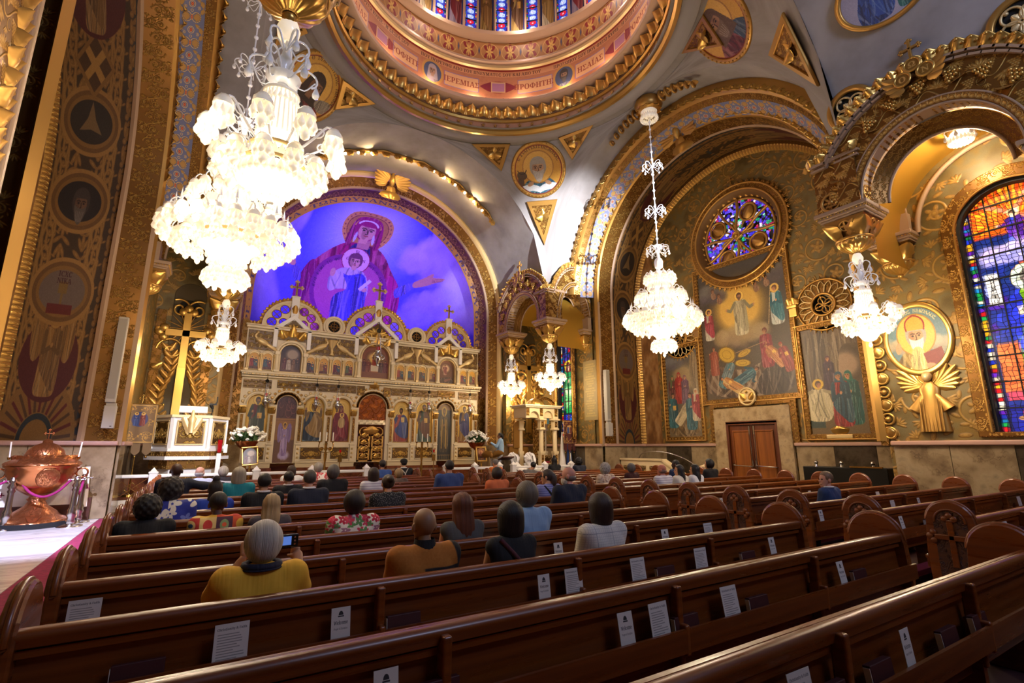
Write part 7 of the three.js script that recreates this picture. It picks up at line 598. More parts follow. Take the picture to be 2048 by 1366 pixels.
{ // copper font with domed lid
  const t = thing('baptismal_font', 'large copper baptismal font with domed lid and cross in the side aisle', 'font', P(-2.75, 0, 15.0)); part('base', cyl(0.62, 0.66, 0.1, 0, 0.05, 0, 32), black, t); part('foot', lathe([[0.6, 0.1], [0.58, 0.14], [0.42, 0.22], [0.36, 0.3], [0.2, 0.42], [0.14, 0.52], [0.18, 0.56], [0.13, 0.62], [0.24, 0.68]], 32), copper, t); part('bowl', lathe([[0.2, 0.66], [0.4, 0.78], [0.54, 0.98], [0.6, 1.16], [0.6, 1.22], [0.64, 1.24], [0.64, 1.28]], 36), copper, t); part('lid', lathe([[0.66, 1.28], [0.64, 1.33], [0.5, 1.4], [0.36, 1.46], [0.34, 1.5], [0.3, 1.6], [0.2, 1.7], [0.09, 1.75], [0.08, 1.8], [0.03, 1.84]], 36), copper, t); part('lid_cross', at(cross(0.2, 0.03), 0, 1.83, 0), copper, t); const chased = mat('copper_chased', { color: 0xc07c50, metalness: 0.95, roughness: 0.28, bumpMap: re(tex(vineH, 1, 1, false), 10, 3), bumpScale: 0.05 }); part('shield', at(sph(0.2, 0, 0, 0, 14, [1, 1.1, 0.25]), 0.2, 1.02, 0.5, 0.35, 0.35), chased, t); for (const n of t.children) if (['lid', 'foot'].includes(n.name)) n.material = chased; for (let i = 0; i < 16; i++) part('gadroon', at(leaf(0.2, 0.24, 0.3, 0.2), 0.5 * sin(i * PI / 8), 1.3, 0.5 * cos(i * PI / 8), -0.9, i * PI / 8), copper, t); for (const s of [-1, 1]) { part('candle', cyl(0.014, 0.014, 0.34, s * 0.58, 1.6, 0, 8, 0, -s * 0.06), candleM, t); part('candle_cup', cyl(0.035, 0.02, 0.05, s * 0.58, 1.42, 0, 8), brass, t); } part('handle', [torus(0.1, 0.02, 0.68, 1.1, 0), torus(0.1, 0.02, -0.68, 1.1, 0)], copper, t);
  const c = thing('cloth_stand', 'low stand draped in white cloth with red crosses behind the font', 'table', P(-2.85, 0, 15.62)); part('stand', box(1.9, 0.5, 0.12, 0, 0.25, 0), woodDk, c); part('cloth', [box(1.7, 0.5, 0.14, 0, 0.62, 0), box(0.3, 0.9, 0.1, 0.72, 0.75, 0.08, 0, 0, 0.06)], candleM, c); part('red_cross', M([-0.6, 0.05, 0.7].flatMap((x) => [box(0.1, 0.02, 0.01, x, 0.62, 0.075), box(0.02, 0.1, 0.01, x, 0.62, 0.075)])), redCloth, c); }
{ const mk = (m) => { const t = new THREE.Group(); part('base', lathe([[0.16, 0], [0.16, 0.02], [0.08, 0.05], [0.05, 0.06]], 20), m, t); part('shaft', lathe([[0.05, 0.05], [0.06, 0.12], [0.045, 0.18], [0.065, 0.24], [0.05, 0.3], [0.06, 0.34], [0.042, 0.4], [0.036, 0.72], [0.05, 0.76], [0.035, 0.8], [0.055, 0.85], [0.03, 0.92], [0.05, 0.96], [0.03, 1.0]], 16), m, t); part('finial', [sph(0.04, 0, 1.02, 0, 10), cyl(0.012, 0.012, 0.18, 0, 0.97, 0, 8, 0, PI / 2), sph(0.025, 0.1, 0.97, 0, 8), sph(0.025, -0.1, 0.97, 0, 8)], m, t); t.name = 'rope_stanchion'; return t; };
  [[-3.1, 14.6, silver, 'beside the font foot'], [-2.06, 14.5, silver, 'at the corner of the marble aisle'], [-2.04, 15.2, silver, 'second from the aisle corner'], [-1.95, 16.1, brass, 'with brass shaft next to the pier']].forEach(([x, d, m, l]) => { const t = mk(m); t.name = numbered('rope_stanchion'); t.position.copy(P(x, 0, d)); scene.add(t); t.scale.set(1.4, 1, 1.4); tag(t, `polished rope stanchion ${l}`, 'stanchion', 'rope stanchions'); });
  const rope = (a, b, sag, l) => solo('velvet_rope', tube([a, a.clone().lerp(b, 0.25).add(V(0, -sag * 0.75, 0)), a.clone().lerp(b, 0.5).add(V(0, -sag, 0)), a.clone().lerp(b, 0.75).add(V(0, -sag * 0.75, 0)), b], 0.025, 8, 24), ropeM, l, 'rope'); rope(P(-3.0, 0.97, 14.6), P(-2.16, 0.97, 14.5), 0.34, 'purple velvet rope sagging in front of the copper font'); rope(P(-2.05, 0.95, 14.55), P(-2.04, 0.95, 15.15), 0.3, 'purple velvet rope running along the aisle'); rope(P(-2.02, 0.95, 15.25), P(-1.96, 0.95, 16.05), 0.26, 'purple velvet rope by the brass stanchion'); rope(P(-3.2, 0.97, 14.6), P(-4.0, 0.6, 14.2), 0.05, 'purple velvet rope running towards the left wall'); }
{ // pulpit
  const t = thing('pulpit', 'white panelled pulpit with gilt reliefs and angel lectern', 'pulpit', P(-0.12, 0.32, 18.6)); const hex5 = (r, y0, y1, m, n) => part(n, metric(new THREE.CylinderGeometry(r, r, y1 - y0, 6, 1).rotateY(PI / 6).translate(0, (y0 + y1) / 2, 0)), m, t); hex5(0.95, 1.28, 2.2, marbleWhite, 'body'); hex5(1.02, 2.2, 2.28, cream, 'ledge'); hex5(1.02, 1.22, 1.3, marbleWhite, 'lower_moulding'); hex5(1.06, 1.08, 1.22, mScrollS, 'carved_band'); hex5(1.1, 0.98, 1.08, marbleWhite, 'moulding'); hex5(0.96, 0.72, 0.98, mScrollS, 'acanthus_band'); hex5(0.86, 0.5, 0.72, marbleWhite, 'plinth_moulding'); hex5(0.8, 0, 0.5, mScrollS, 'foot');
  for (let i = 0; i < 6; i++) { const g = new THREE.Group(); g.name = 'face'; t.add(g); g.rotation.y = i * PI / 3; const z = 0.95 * cos(PI / 6); part('relief_panel', unit(box(0.62, 0.62, 0.04, 0, 1.76, z + 0.015), -0.31, 1.45, 0.62, 0.62), mAcan, g); frameRect('panel_frame', -0.32, 0.32, 1.44, 2.08, 0.045, goldPale, g, 0.05).position.z = z; } for (const a of [-PI / 6, PI / 6, PI / 2, -PI / 2]) part('corner_post', box(0.1, 0.92, 0.1, 0.93 * sin(a), 1.74, 0.93 * cos(a), 0, a), marbleWhite, t);
  const e = part('angel', [at(lathe([[0.12, 0], [0.1, 0.3], [0.13, 0.42], [0.05, 0.5], [0.06, 0.62], [0.01, 0.68]], 14), 0, 1.75, 0.88), ...[-1, 1].flatMap((s) => [0, 1, 2].map((k) => at(leaf(0.14, 0.52 - k * 0.05, 0.15, 0.15), s * (0.12 + k * 0.05), 2.2, 0.9, 0, 0, PI - s * (0.1 + k * 0.16))))], goldPale, t); part('book_rest', box(0.72, 0.03, 0.4, 0, 2.45, 0.75, 0.5), marbleWhite, t);
  const mk = thing('desk_microphone', 'black microphone lamp on the pulpit ledge', 'microphone', P(0.35, 2.6, 18.1)); part('stem', tube([[0, 0, 0], [0.02, 0.2, 0], [-0.06, 0.32, 0.02], [0.1, 0.4, 0.02], [0.12, 0.6, 0]], 0.018, 6, 20), darkMetal, mk); part('head', [cyl(0.05, 0.03, 0.14, 0, 0.28, 0, 10, 0, 0.5), box(0.2, 0.05, 0.05, 0.02, 0.36, 0)], darkMetal, mk); }
function banner(label, x, d, y0, y1, w, c, disc, flags) { const t = thing('church_banner', label, 'banner', P(x, 0.32, d)); part('pole', [cyl(0.02, 0.02, y1 - 0.1, 0, (y1 - 0.1) / 2, -0.02, 8), cyl(0.14, 0.16, 0.06, 0, 0.03, -0.02, 14)], brass, t); part('cross_bar', [cyl(0.014, 0.014, w + 0.2, 0, y1, 0, 8, 0, PI / 2), sph(0.03, w / 2 + 0.1, y1, 0, 8), sph(0.03, -w / 2 - 0.1, y1, 0, 8), at(cross(0.22, 0.02), 0, y1 + 0.02, 0)], brass, t); const [cc, x2] = cv(256, 384, c); x2.strokeStyle = '#b08a4a'; x2.lineWidth = 8; x2.strokeRect(10, 10, 236, 364); const o = rinceau(3, 0.6); o.draw(x2, 256, 384, ['#a8803e', '#7a5a2c']); x2.fillStyle = c; x2.fillRect(60, 60, 136, 200); x2.fillStyle = disc; x2.beginPath(); x2.ellipse(128, 150, 62, 74, 0, 0, 2 * PI); x2.fill(); fig(x2, 100, 215, 130, { robe: '#28386a', arms: 'pray', halo: '#caa24a' }); fig(x2, 150, 215, 130, { robe: '#6a2a24', arms: 'pray', halo: '#caa24a' }); const m = mat('banner_cloth' + x, { map: tex(cc, 1, 1, true, true), roughness: 0.85 }); part('cloth', grid(12, 6, (u, v) => V((u - 0.5) * w, y0 + 0.35 + v * (y1 - y0 - 0.36), 0.03 + 0.02 * sin(u * 14))), m, t); for (const k of [-1, 0, 1]) part('tail', [ext([[k * w * 0.33 - w * 0.13, y0 + 0.36], [k * w * 0.33 + w * 0.13, y0 + 0.36], [k * w * 0.33 + w * 0.13, y0 + 0.1], [k * w * 0.33, y0], [k * w * 0.33 - w * 0.13, y0 + 0.1]], 0.02)], m, t); part('fringe', [-1, 0, 1].map((k) => sph(0.035, k * w * 0.33, y0 - 0.03, 0.01, 6)), brass, t); return t; }
banner('pale brown embroidered banner with round icon beside the pulpit', -1.38, 17.75, 1.1, 2.55, 0.78, '#6c5438', '#3a3a5a'); banner('dark red embroidered banner with gold oval on the throne side', 14.0, 17.55, 1.15, 2.5, 0.72, '#4a1c16', '#a8834a');
for (const [x, c, l] of [[13.78, 0xd8d2ca, 'furled white flag below the dark red banner'], [14.16, 0x24407c, 'furled blue and white flag below the dark red banner']]) { const t = thing('furled_flag', l, 'flag', P(x, 0.32, 17.8)); part('staff', cyl(0.016, 0.016, 2.3, 0, 1.15, 0, 8), brass, t); part('cloth', lathe([[0.16, 0.25], [0.15, 0.6], [0.1, 1.1], [0.05, 1.7], [0.02, 2.0]], 9), mat('flag' + x, { color: c, roughness: 0.9 }), t); if (x > 14) part('white_stripe', lathe([[0.165, 0.3], [0.155, 0.6], [0.105, 1.1]], 9).scale(0.6, 1, 1.02), candleM, t); }
// flowers in copper bowls over framed icons
[[1.45, 18.6, 'beside the pulpit stairs'], [10.0, 18.75, 'at the right end of the screen']].forEach(([x, d, l], i) => { const t = thing('flower_arrangement', `white flower arrangement in a copper bowl ${l}`, 'flowers', P(x, 0.32, d)); part('pedestal', lathe([[0.22, 0], [0.1, 0.06], [0.06, 0.2], [0.06, 1.2], [0.12, 1.28]], 14), brass, t); part('bowl', lathe([[0.1, 1.26], [0.26, 1.36], [0.34, 1.5], [0.36, 1.53]], 20), copper, t); const fl = M([0, 1, 2, 3, 4].map((k) => at(sph(0.035, 0, 0, 0, 5, [1, 0.6, 1]), 0.03 * cos(k * 1.257), 0, 0.03 * sin(k * 1.257)))); for (let k = 0; k < 90; k++) { const a = rr(0, 2 * PI), e = rr(0.05, 1.35), R = rr(0.38, 0.5), o = part('blossom', fl, petalM, t); o.position.set(R * 1.15 * cos(e) * cos(a), 1.55 + R * 0.95 * sin(e), R * 0.8 * cos(e) * sin(a)); o.rotation.set(rr(-1, 1), 0, rr(-1, 1)); o.scale.setScalar(rr(0.8, 1.5)); } const lv = leaf(0.07, 0.2, 0.2, 0.1); part('foliage', M(Array.from({ length: 70 }, () => at(lv, rr(-0.3, 0.3), rr(1.5, 1.7), rr(-0.2, 0.2), rr(-1.3, 1.3), rr(0, 6), rr(-1.3, 1.3)))), leafM, t);
  const ic = thing('icon_stand', `${i ? 'gold' : 'tilted gilt'} framed icon on a stand under the ${i ? 'right' : 'left'} flowers`, 'icon', P(x + (i ? -0.02 : 0.12), 0.32, d - 0.5)); part('leg', cyl(0.03, 0.05, 0.85, 0, 0.42, 0, 10), brass, ic); frameRect('frame', -0.19, 0.19, 0.0, 0.5, 0.05, goldBright, ic, 0.05).applyMatrix4(mat4(0, 0.82, 0.02, -0.2, 0, i ? 0 : 0.09)); part('painting', iconGeo(i ? 10 : 8, 0.38, 0.5), i ? mat('silver_icon', { map: iconAtlas, color: 0xd8c0a0, metalness: 0.5, roughness: 0.35 }) : mIcon, ic).applyMatrix4(mat4(0, 0.82, 0.03, -0.2, 0, i ? 0 : 0.09)); });
[[3.9, 'left'], [7.45, 'right']].forEach(([x, s]) => { const t = thing('candle_stand', `branched gold candle stand with three white candles ${s} of the central doors`, 'candle stand', P(x, 0.32, 18.4)); part('stand', lathe([[0.24, 0], [0.2, 0.05], [0.06, 0.1], [0.035, 0.3], [0.05, 0.6], [0.03, 0.8], [0.06, 1.1], [0.03, 1.2], [0.05, 1.5]], 14), brass, t); for (const k of [-1, 0, 1]) { part('branch', [tube([[0, 1.15, 0], [k * 0.16, 1.2, 0], [k * 0.24, 1.36, 0], [k * 0.22, 1.5, 0]], 0.018, 6, 12), at(leaf(0.1, 0.16, 0.5, 0.2), k * 0.14, 1.22, 0), lathe([[0.02, 0], [0.05, 0.03], [0.045, 0.05]], 10, k * 0.22, 1.5, 0)], brass, t); part('candle', cyl(0.02, 0.02, 0.3, k * 0.22, 1.7, 0, 8), candleM, t); } part('votive_cup', cyl(0.04, 0.03, 0.1, 0.5, 1.2, 0, 10), mat('ruby' + s, { color: 0xb01414, roughness: 0.15, emissive: 0x500404, emissiveIntensity: 0.6 }), t); part('votive_rod', [cyl(0.014, 0.02, 1.15, 0.5, 0.58, 0, 8), box(0.14, 0.24, 0.02, 0.5, 0.95, 0), cyl(0.1, 0.12, 0.03, 0.5, 0.015, 0, 12)], brass, t); });
{ const t = thing('votive_lamp', 'red glass votive lamp on a white post at the pulpit corner', 'lamp', P(0.68, 0.32, 17.95)); part('post', box(0.12, 1.15, 0.1, 0, 0.58, 0), marbleWhite, t); part('cup', lathe([[0.05, 1.18], [0.065, 1.24], [0.065, 1.55], [0.06, 1.56]], 12), mat('ruby_glass', { color: 0x9a1018, roughness: 0.12 }), t); part('notice', box(0.1, 0.26, 0.01, 0.16, 1.3, 0), candleM, t); }
{ // canopied throne
  const t = thing('bishop_throne', 'cream and gold canopied throne with columns and a domed roof', 'throne', P(12.95, 0.32, 18.55)), C = (n, g, m) => part(n, g, m, t); C('dais', [box(2.1, 0.14, 1.5, 0, 0.07, 0)], redMarble); for (const [x, z] of [[-0.12, 0.5], [0.62, 0.5], [0.62, -0.3], [-0.62, -0.4]]) C('column', [box(0.2, 0.95, 0.2, x, 0.62, z), box(0.24, 0.1, 0.24, x, 1.12, z), cyl(0.1, 0.1, 0.95, x, 1.62, z, 14), rbox(0.3, 0.08, 0.3, 0.02, x, 2.12, z), box(0.22, 0.34, 0.22, x, 2.33, z), rbox(0.36, 0.08, 0.36, 0.02, x, 2.54, z)], cream); for (const [x, z] of [[-0.12, 0.5], [0.62, 0.5]]) C('column_inlay', [box(0.12, 0.8, 0.02, x, 0.62, z + 0.1), box(0.14, 0.24, 0.02, x, 2.33, z + 0.11)], mLatt);
  const ap = new THREE.Shape([[-0.95, 2.58], [-0.95, 3.1], [0.8, 3.1], [0.8, 2.58], [0.52, 2.58]].map((p) => new THREE.Vector2(...p)).concat(Array.from({ length: 13 }, (_, i) => new THREE.Vector2(0.25 + 0.27 * cos(i / 12 * PI), 2.58 + 0.34 * sin(i / 12 * PI)))).concat([new THREE.Vector2(-0.2, 2.58)]).concat(Array.from({ length: 13 }, (_, i) => new THREE.Vector2(-0.5 + 0.25 * cos(i / 12 * PI), 2.58 + 0.3 * sin(i / 12 * PI))))); C('canopy_front', ext(ap, 0.14, 0.01).translate(0, 0, 0.42), cream); for (const x of [-0.86, -0.14, 0.66]) C('canopy_relief', box(0.15, 0.34, 0.02, x, 2.86, 0.57), mVineS); C('canopy_box', box(1.75, 0.5, 0.85, -0.07, 2.86, 0.0), cream); C('canopy_cornice', [rbox(2.0, 0.07, 1.3, 0.02, -0.07, 3.13, 0.05), rbox(1.9, 0.06, 1.2, 0.02, -0.07, 3.07, 0.05)], ivory); C('dome', at(gadroon(0.42, 0.34, 12, 0.08), -0.1, 3.5, 0, PI), goldBright); C('dome_cross', at(cross(0.42, 0.05), -0.1, 3.48, 0), goldBright); C('roof_arch', at(arch([[0, 0.62], [0.14, 0.62], [0.14, 0.5], [0, 0.5]], { c: [0, 0, 0], n: 20 }), 0.36, 2.95, 0.2), mVineS); for (const x of [-0.95, 0.72]) C('finial', lathe([[0.05, 0], [0.08, 0.06], [0.04, 0.1], [0.06, 0.16], [0.005, 0.24]], 10, x, 3.16, 0.5), goldBright); C('back_panel', [box(0.6, 1.9, 0.08, 0.25, 1.4, -0.2)], mVineS); C('icon', [box(0.3, 0.5, 0.03, 0.25, 2.6, 0.36)], mRound); C('seat', [box(0.6, 0.1, 0.55, 0.2, 0.62, 0.1), box(0.08, 0.5, 0.55, -0.12, 0.75, 0.1), box(0.08, 0.5, 0.55, 0.52, 0.75, 0.1)], mAcanR); C('cushion', rbox(0.5, 0.08, 0.45, 0.03, 0.2, 0.7, 0.14), redCloth); C('side_screen', [ext(archShape(0.5, 1.2), 0.08, 0.01).translate(-0.75, 1.3, -0.42), box(1.0, 1.3, 0.1, -0.7, 0.7, -0.45)], goldDark);
  const mkLion = (x, d, l, tilt) => { const q = thing('stone_lion', l, 'statue', P(x, 0.5, d), 0.55, 'white stone lions'); part('body', grid(20, 20, (u, v) => { const a = u * 2 * PI, s = v; return V((0.1 + 0.16 * sin(PI * s) ** 0.5) * cos(a), 0.06 + s * 0.62 + 0.13 * sin(a) * (1 - s), 0.62 * (0.5 - s) * 0.9 - 0.02 + (0.12 + 0.06 * sin(PI * s)) * sin(a)); }), marbleWhite, q); part('mane', M(Array.from({ length: 46 }, (_, i) => { const a = i * 2.4, e = -0.6 + i / 46 * 1.7; return at(leaf(0.13, 0.26, 0.45, 0.3), 0.17 * cos(e) * cos(a), 0.75 + 0.17 * sin(e), -0.2 + 0.16 * cos(e) * sin(a), rr(2, 2.8), -a + PI / 2, 0); })), marbleWhite, q); part('head', [sph(0.15, 0, 0.78, -0.22, 14, [0.95, 1.1, 1.05]), sph(0.085, -0.12, 0.74, -0.3, 10, [1.1, 0.85, 0.9]), sph(0.03, -0.2, 0.78, -0.33, 8), sph(0.05, -0.02, 0.92, -0.14, 8), sph(0.05, 0.06, 0.9, -0.28, 8)], marbleWhite, q); for (const s of [-1, 1]) part('foreleg', [at(lathe([[0.07, 0], [0.08, 0.04], [0.055, 0.1], [0.06, 0.35], [0.09, 0.5]], 10), s * 0.1, 0, -0.3), sph(0.075, s * 0.1, 0.05, -0.36, 8, [1, 0.7, 1.3])], marbleWhite, q); part('haunch', [sph(0.16, 0.14, 0.16, 0.28, 10, [0.8, 1, 1.2]), sph(0.16, -0.14, 0.16, 0.28, 10, [0.8, 1, 1.2]), torus(0.12, 0.03, 0, 0.14, 0.52)], marbleWhite, q); part('base', box(0.5, 0.06, 1.0, 0, 0.0, 0), marbleWhite, q); part('plinth', box(0.5, 0.2, 1.0, 0, -0.1, 0), redMarble, q); }; mkLion(11.7, 18.3, 'white stone lion beside the lectern, left of the throne steps', 0); mkLion(12.45, 18.15, 'white stone lion right of the throne steps', 0); }
{ const t = thing('lectern', 'brown wooden lectern on a grey post in front of the speaker', 'lectern', P(10.95, 0.32, 17.9)); part('post', [box(0.34, 0.82, 0.22, 0, 0.41, 0), box(0.42, 0.06, 0.34, 0, 0.03, 0)], mMarbleDk, t); part('desk', [rbox(0.56, 0.05, 0.4, 0.01, 0, 0.9, 0, -0.3)], woodDk, t); part('papers', box(0.32, 0.01, 0.24, 0, 0.945, 0.02, -0.3), candleM, t); const e = thing('eagle_lectern', 'bronze eagle reading stand on a chrome column', 'lectern', P(10.35, 0.32, 18.1)); part('column', [cyl(0.06, 0.06, 0.9, 0, 0.45, 0, 12), cyl(0.18, 0.2, 0.04, 0, 0.02, 0, 16)], silver, e); part('wing', [-1, 1].map((s) => at(leaf(0.24, 0.5, 0.2, 0.15), s * 0.05, 1.0, 0, 0.5, 0, -s * 1.2)), goldDark, e); part('bird_body', [sph(0.09, 0, 1.0, 0, 10, [0.8, 1.3, 0.8]), sph(0.05, 0, 1.14, -0.03, 8)], goldDark, e); }
{ // choir box with ramp by the right wall
  const t = thing('ramp_enclosure', 'cream panelled enclosure with sloping parapet below the right wall', 'parapet', P(15.45, 0, 13.5)); const s = shape([[-2.1, 0], [1.75, 0], [1.75, 0.5], [1.2, 0.55], [0.1, 1.16], [-2.1, 1.16]]); part('wall', metric(ext(s, 0.16).applyMatrix4(new THREE.Matrix4().set(0, 0, 1, -0.3, 0, 1, 0, 0, 1, 0, 0, 0, 0, 0, 0, 1))), cream, t); part('coping', [box(0.26, 0.07, 2.25, -0.22, 1.19, -1.0), box(0.26, 0.07, 1.28, -0.22, 0.88, 0.65, 0.505), box(0.26, 0.07, 0.6, -0.22, 0.54, 1.48)], cream, t); for (const z of [-1.7, -1.0, -0.3]) part('grille', [box(0.02, 0.4, 0.5, -0.31, 0.75, z)], mAcanR, t); part('rail', tube([[0.1, 1.2, -1.5], [0.1, 1.42, -1.3], [0.1, 1.42, 0.2], [0.1, 0.9, 1.4], [0.1, 0.6, 1.4]], 0.022, 8, 40), silver, t, 'bent chrome hand rail'); part('post', [box(0.3, 1.0, 0.3, -0.2, 0.5, 1.95), at(new THREE.ConeGeometry(0.24, 0.1, 4), -0.2, 1.05, 1.95, 0, PI / 4)], cream, t); }
{ const t = thing('keyboard_console', 'low black console with chrome knobs below the right wall', 'console', P(15.9, 0, 7.3)); part('case', rbox(0.6, 1.1, 2.2, 0.02, 0, 0.55, 0), darkMetal, t); part('knob', [-0.8, -0.1, 0.7].flatMap((z) => [sph(0.06, -0.1, 1.22, z, 10), cyl(0.03, 0.05, 0.1, -0.1, 1.13, z, 8)]), silver, t); part('brass_edge', box(0.06, 0.04, 0.8, -0.3, 1.12, 0.6), brass, t); }
for (const s of [1, -1]) { const x = s > 0 ? 14.42 : -1.84, t = thing('line_speaker', `tall slim ${s > 0 ? 'cream' : 'grey'} loudspeaker column on the ${s > 0 ? 'right' : 'left'} gilded pier`, 'speaker', P(x, 2.72, 15.5)); part('cabinet', rbox(0.2, 2.14, 0.2, 0.015, 0, 1.07, 0), plastic, t); part('grille', box(0.16, 2.0, 0.02, 0, 1.09, 0.1), mat('grille' + s, { color: 0x8c857a, roughness: 0.8 }), t); const b = thing('box_speaker', `small ${s > 0 ? 'cream' : 'grey'} box loudspeaker under the ${s > 0 ? 'right' : 'left'} speaker column`, 'speaker', P(x + 0.03, 2.1, 15.48)); part('cabinet', rbox(0.24, 0.54, 0.2, 0.015, 0, 0.27, 0), plastic, b); part('badge', box(0.04, 0.02, 0.01, 0.06, 0.05, 0.105), darkMetal, b); part('bracket', box(0.2, 0.08, 0.1, 0, 0.57, -0.02), plastic, b); }
// ---------------------------------------------------------------- pews: rows 0.882 m apart, backs towards the photographer
const ORD = ['first', 'second', 'third', 'fourth', 'fifth', 'sixth', 'seventh', 'eighth', 'ninth', 'tenth', 'eleventh', 'twelfth', 'thirteenth', 'fourteenth', 'fifteenth', 'sixteenth'];
const rowD = (k) => 3.05 + 0.882 * k;
const endSh = (() => { const s = [[-0.06, 0], [0.42, 0], [0.43, 0.5], [0.4, 0.84]]; for (let i = 0; i <= 14; i++) { const a = (i / 14) * PI; s.push([0.18 + 0.225 * cos(a), 0.835 + 0.225 * sin(a)]); } s.push([-0.05, 0.84], [-0.07, 0.5]); return s; })();
const endG = metric(ext(endSh, 0.07, 0.012).translate(0, 0, -0.035).rotateY(PI / 2)), endRim = (() => { const p = endSh.slice(3, 20).map(([a, b]) => V(0, b - 0.0, -a)); return tube(p, 0.016, 6, 40); })();
const carveG = (() => { const inner = arcPts(0.3, 0.82, 0.18, 0.16), s = shape(inner); return ext(s, 0.012).rotateY(PI / 2); })(), crossG = M([at(cross(0.5, 0.03), 0.18, 0.36, 0).rotateY(PI / 2), at(new THREE.TorusGeometry(0.14, 0.012, 4, 14, PI), 0.18, 0.83, 0).rotateY(PI / 2)]);
const woodCarve = mat('carved_oak', { map: re(tex(woodC), 1.5, 1.5), color: 0x9a8070, roughness: 0.6, bumpMap: re(tex(scrollH, 1, 1, false), 4, 4), bumpScale: 0.02 });
const railG = (L) => { const s = shape([[-0.03, -0.055], [0.024, -0.055], [0.028, -0.03], [0.04, -0.022], [0.046, -0.004], [0.04, 0.014], [0.026, 0.027], [0.006, 0.032], [-0.016, 0.029], [-0.032, 0.018], [-0.04, 0.0], [-0.036, -0.02]]); return toCreasedNormals(ext(s, L).scale(0.85, 0.85, 1).rotateY(PI / 2), 0.7); };
const wUv = (g) => { const p = g.attributes.position, u = g.attributes.uv; for (let i = 0; i < p.count; i++) u.setXY(i, p.getX(i) * 0.7 + p.getZ(i) * 0.3, p.getY(i) * 1.2 + p.getZ(i)); return g; };
const pewParts = {};
function pew(side, k) {
  const x0 = side < 0 ? -0.55 : 7.28, L = 6.0, t = thing('pew', `${ORD[12 - k]} oak pew from the altar in the ${side < 0 ? 'left' : 'right'} block`, 'pew', P(x0, 0, rowD(k)), 0, side < 0 ? 'pews of the left block' : 'pews of the right block');
  pewParts.back ??= wUv(M([box(L, 0.5, 0.03, L / 2, 0.64, -0.035, -0.08), box(L, 0.03, 0.025, L / 2, 0.8, -0.005)])); pewParts.rail ??= wUv(railG(L).translate(0, 0.875, 0)); pewParts.seat ??= wUv(M([rbox(L, 0.045, 0.42, 0.015, L / 2, 0.43, -0.27), box(L, 0.1, 0.03, L / 2, 0.37, -0.45)])); pewParts.rack ??= wUv(M([box(L, 0.12, 0.018, L / 2, 0.6, 0.105), box(L, 0.018, 0.12, L / 2, 0.545, 0.05)])); pewParts.kneel ??= M([box(L - 0.3, 0.06, 0.16, L / 2, 0.16, 0.12)]); pewParts.sup ??= metric(M([rbox(0.045, 0.44, 0.07, 0.012, 0, 0.65, 0.035), box(0.05, 0.46, 0.3, 0, 0.23, -0.1), rbox(0.035, 0.16, 0.13, 0.012, 0, 0.6, 0.05)]));
  part('back', pewParts.back, wood, t); part('top_rail', pewParts.rail, wood, t); part('seat', pewParts.seat, wood, t); part('book_rack', pewParts.rack, wood, t); part('kneeler', pewParts.kneel, redCloth, t); for (const x of [1.55, 3.0, 4.5]) part('divider', pewParts.sup, wood, t).position.x = x;
  for (const [x, o] of [[-0.02, -1], [L + 0.02, 1]]) { const e = part('end_panel', endG, wood, t, 'round topped oak end panel'); e.position.x = x; e.rotation.y = 0; const c = part('carved_panel', carveG, woodCarve, e); c.position.x = o * 0.031 - (o > 0 ? 0 : 0.012) + 0.004; const cr = part('cross', crossG, wood, e); cr.position.x = o * 0.042; part('rim', endRim, wood, e); }
  return t; }
for (const side of [-1, 1]) for (let k = side < 0 ? -3 : -3; k <= 12; k++) pew(side, k);
{ const t = thing('side_bench', 'end of a carved oak bench in the far left aisle', 'pew', P(-2.5, 0, 9.9)); part('end_panel', endG, wood, t); const c = part('carved_panel', carveG, woodCarve, t); c.position.x = 0.035; part('seat', box(1.6, 0.05, 0.42, -0.85, 0.43, -0.22), wood, t); part('back', box(1.6, 0.5, 0.03, -0.85, 0.68, 0.03), wood, t); }
// leaflets and hymn books in the racks
const leafletT = (kind) => { const [c, x] = cv(128, 192, '#cdc7bc'); if (kind) { x.fillStyle = '#2c2a2a'; x.beginPath(); x.arc(64, 30, 16, PI, 2 * PI); x.fill(); x.fillRect(44, 32, 40, 5); x.font = 'bold 20px serif'; x.textAlign = 'center'; x.fillText('Welcome', 64, 66); x.font = '11px sans-serif'; x.fillText('Prayer & Donation', 64, 86); } else { x.fillStyle = '#4a4644'; x.font = 'bold 11px serif'; x.textAlign = 'center'; x.fillText('Christianity & Faith', 64, 22); for (let i = 0; i < 17; i++) { x.fillStyle = '#8a8680'; x.fillRect(12, 34 + i * 9, 60 + 44 * hsh(i, 3, 2), 3); } } return mat('leaflet' + kind, { map: tex(c, 1, 1, true, true), roughness: 0.8 }); };
const leafM0 = leafletT(0), leafM1 = leafletT(1), bookM = mat('maroon_book', { color: 0x3c100f, roughness: 0.6 }), pageM = mat('book_pages', { color: 0xd8cfc0, roughness: 0.8 });
const leafletG = (w, h) => { const g = new THREE.BoxGeometry(w, h, 0.003); return g.translate(0, h / 2, 0); };
const lg0 = leafletG(0.15, 0.25), lg1 = leafletG(0.1, 0.24);
function leaflet(k, x, kind, label) { solo(kind ? 'welcome_card' : 'service_leaflet', kind ? lg1 : lg0, kind ? leafM1 : leafM0, label, kind ? 'card' : 'leaflet', P(x, 0.56, rowD(k) - 0.088), rr(-0.05, 0.05), kind ? 'welcome cards in the pew racks' : 'printed leaflets in the pew racks').rotation.x = -0.13 + rr(-0.04, 0.04); }
const bookG = rbox(0.2, 0.15, 0.035, 0.004, 0, 0.075, 0), pagesG = box(0.01, 0.13, 0.028, -0.098, 0.075, 0);
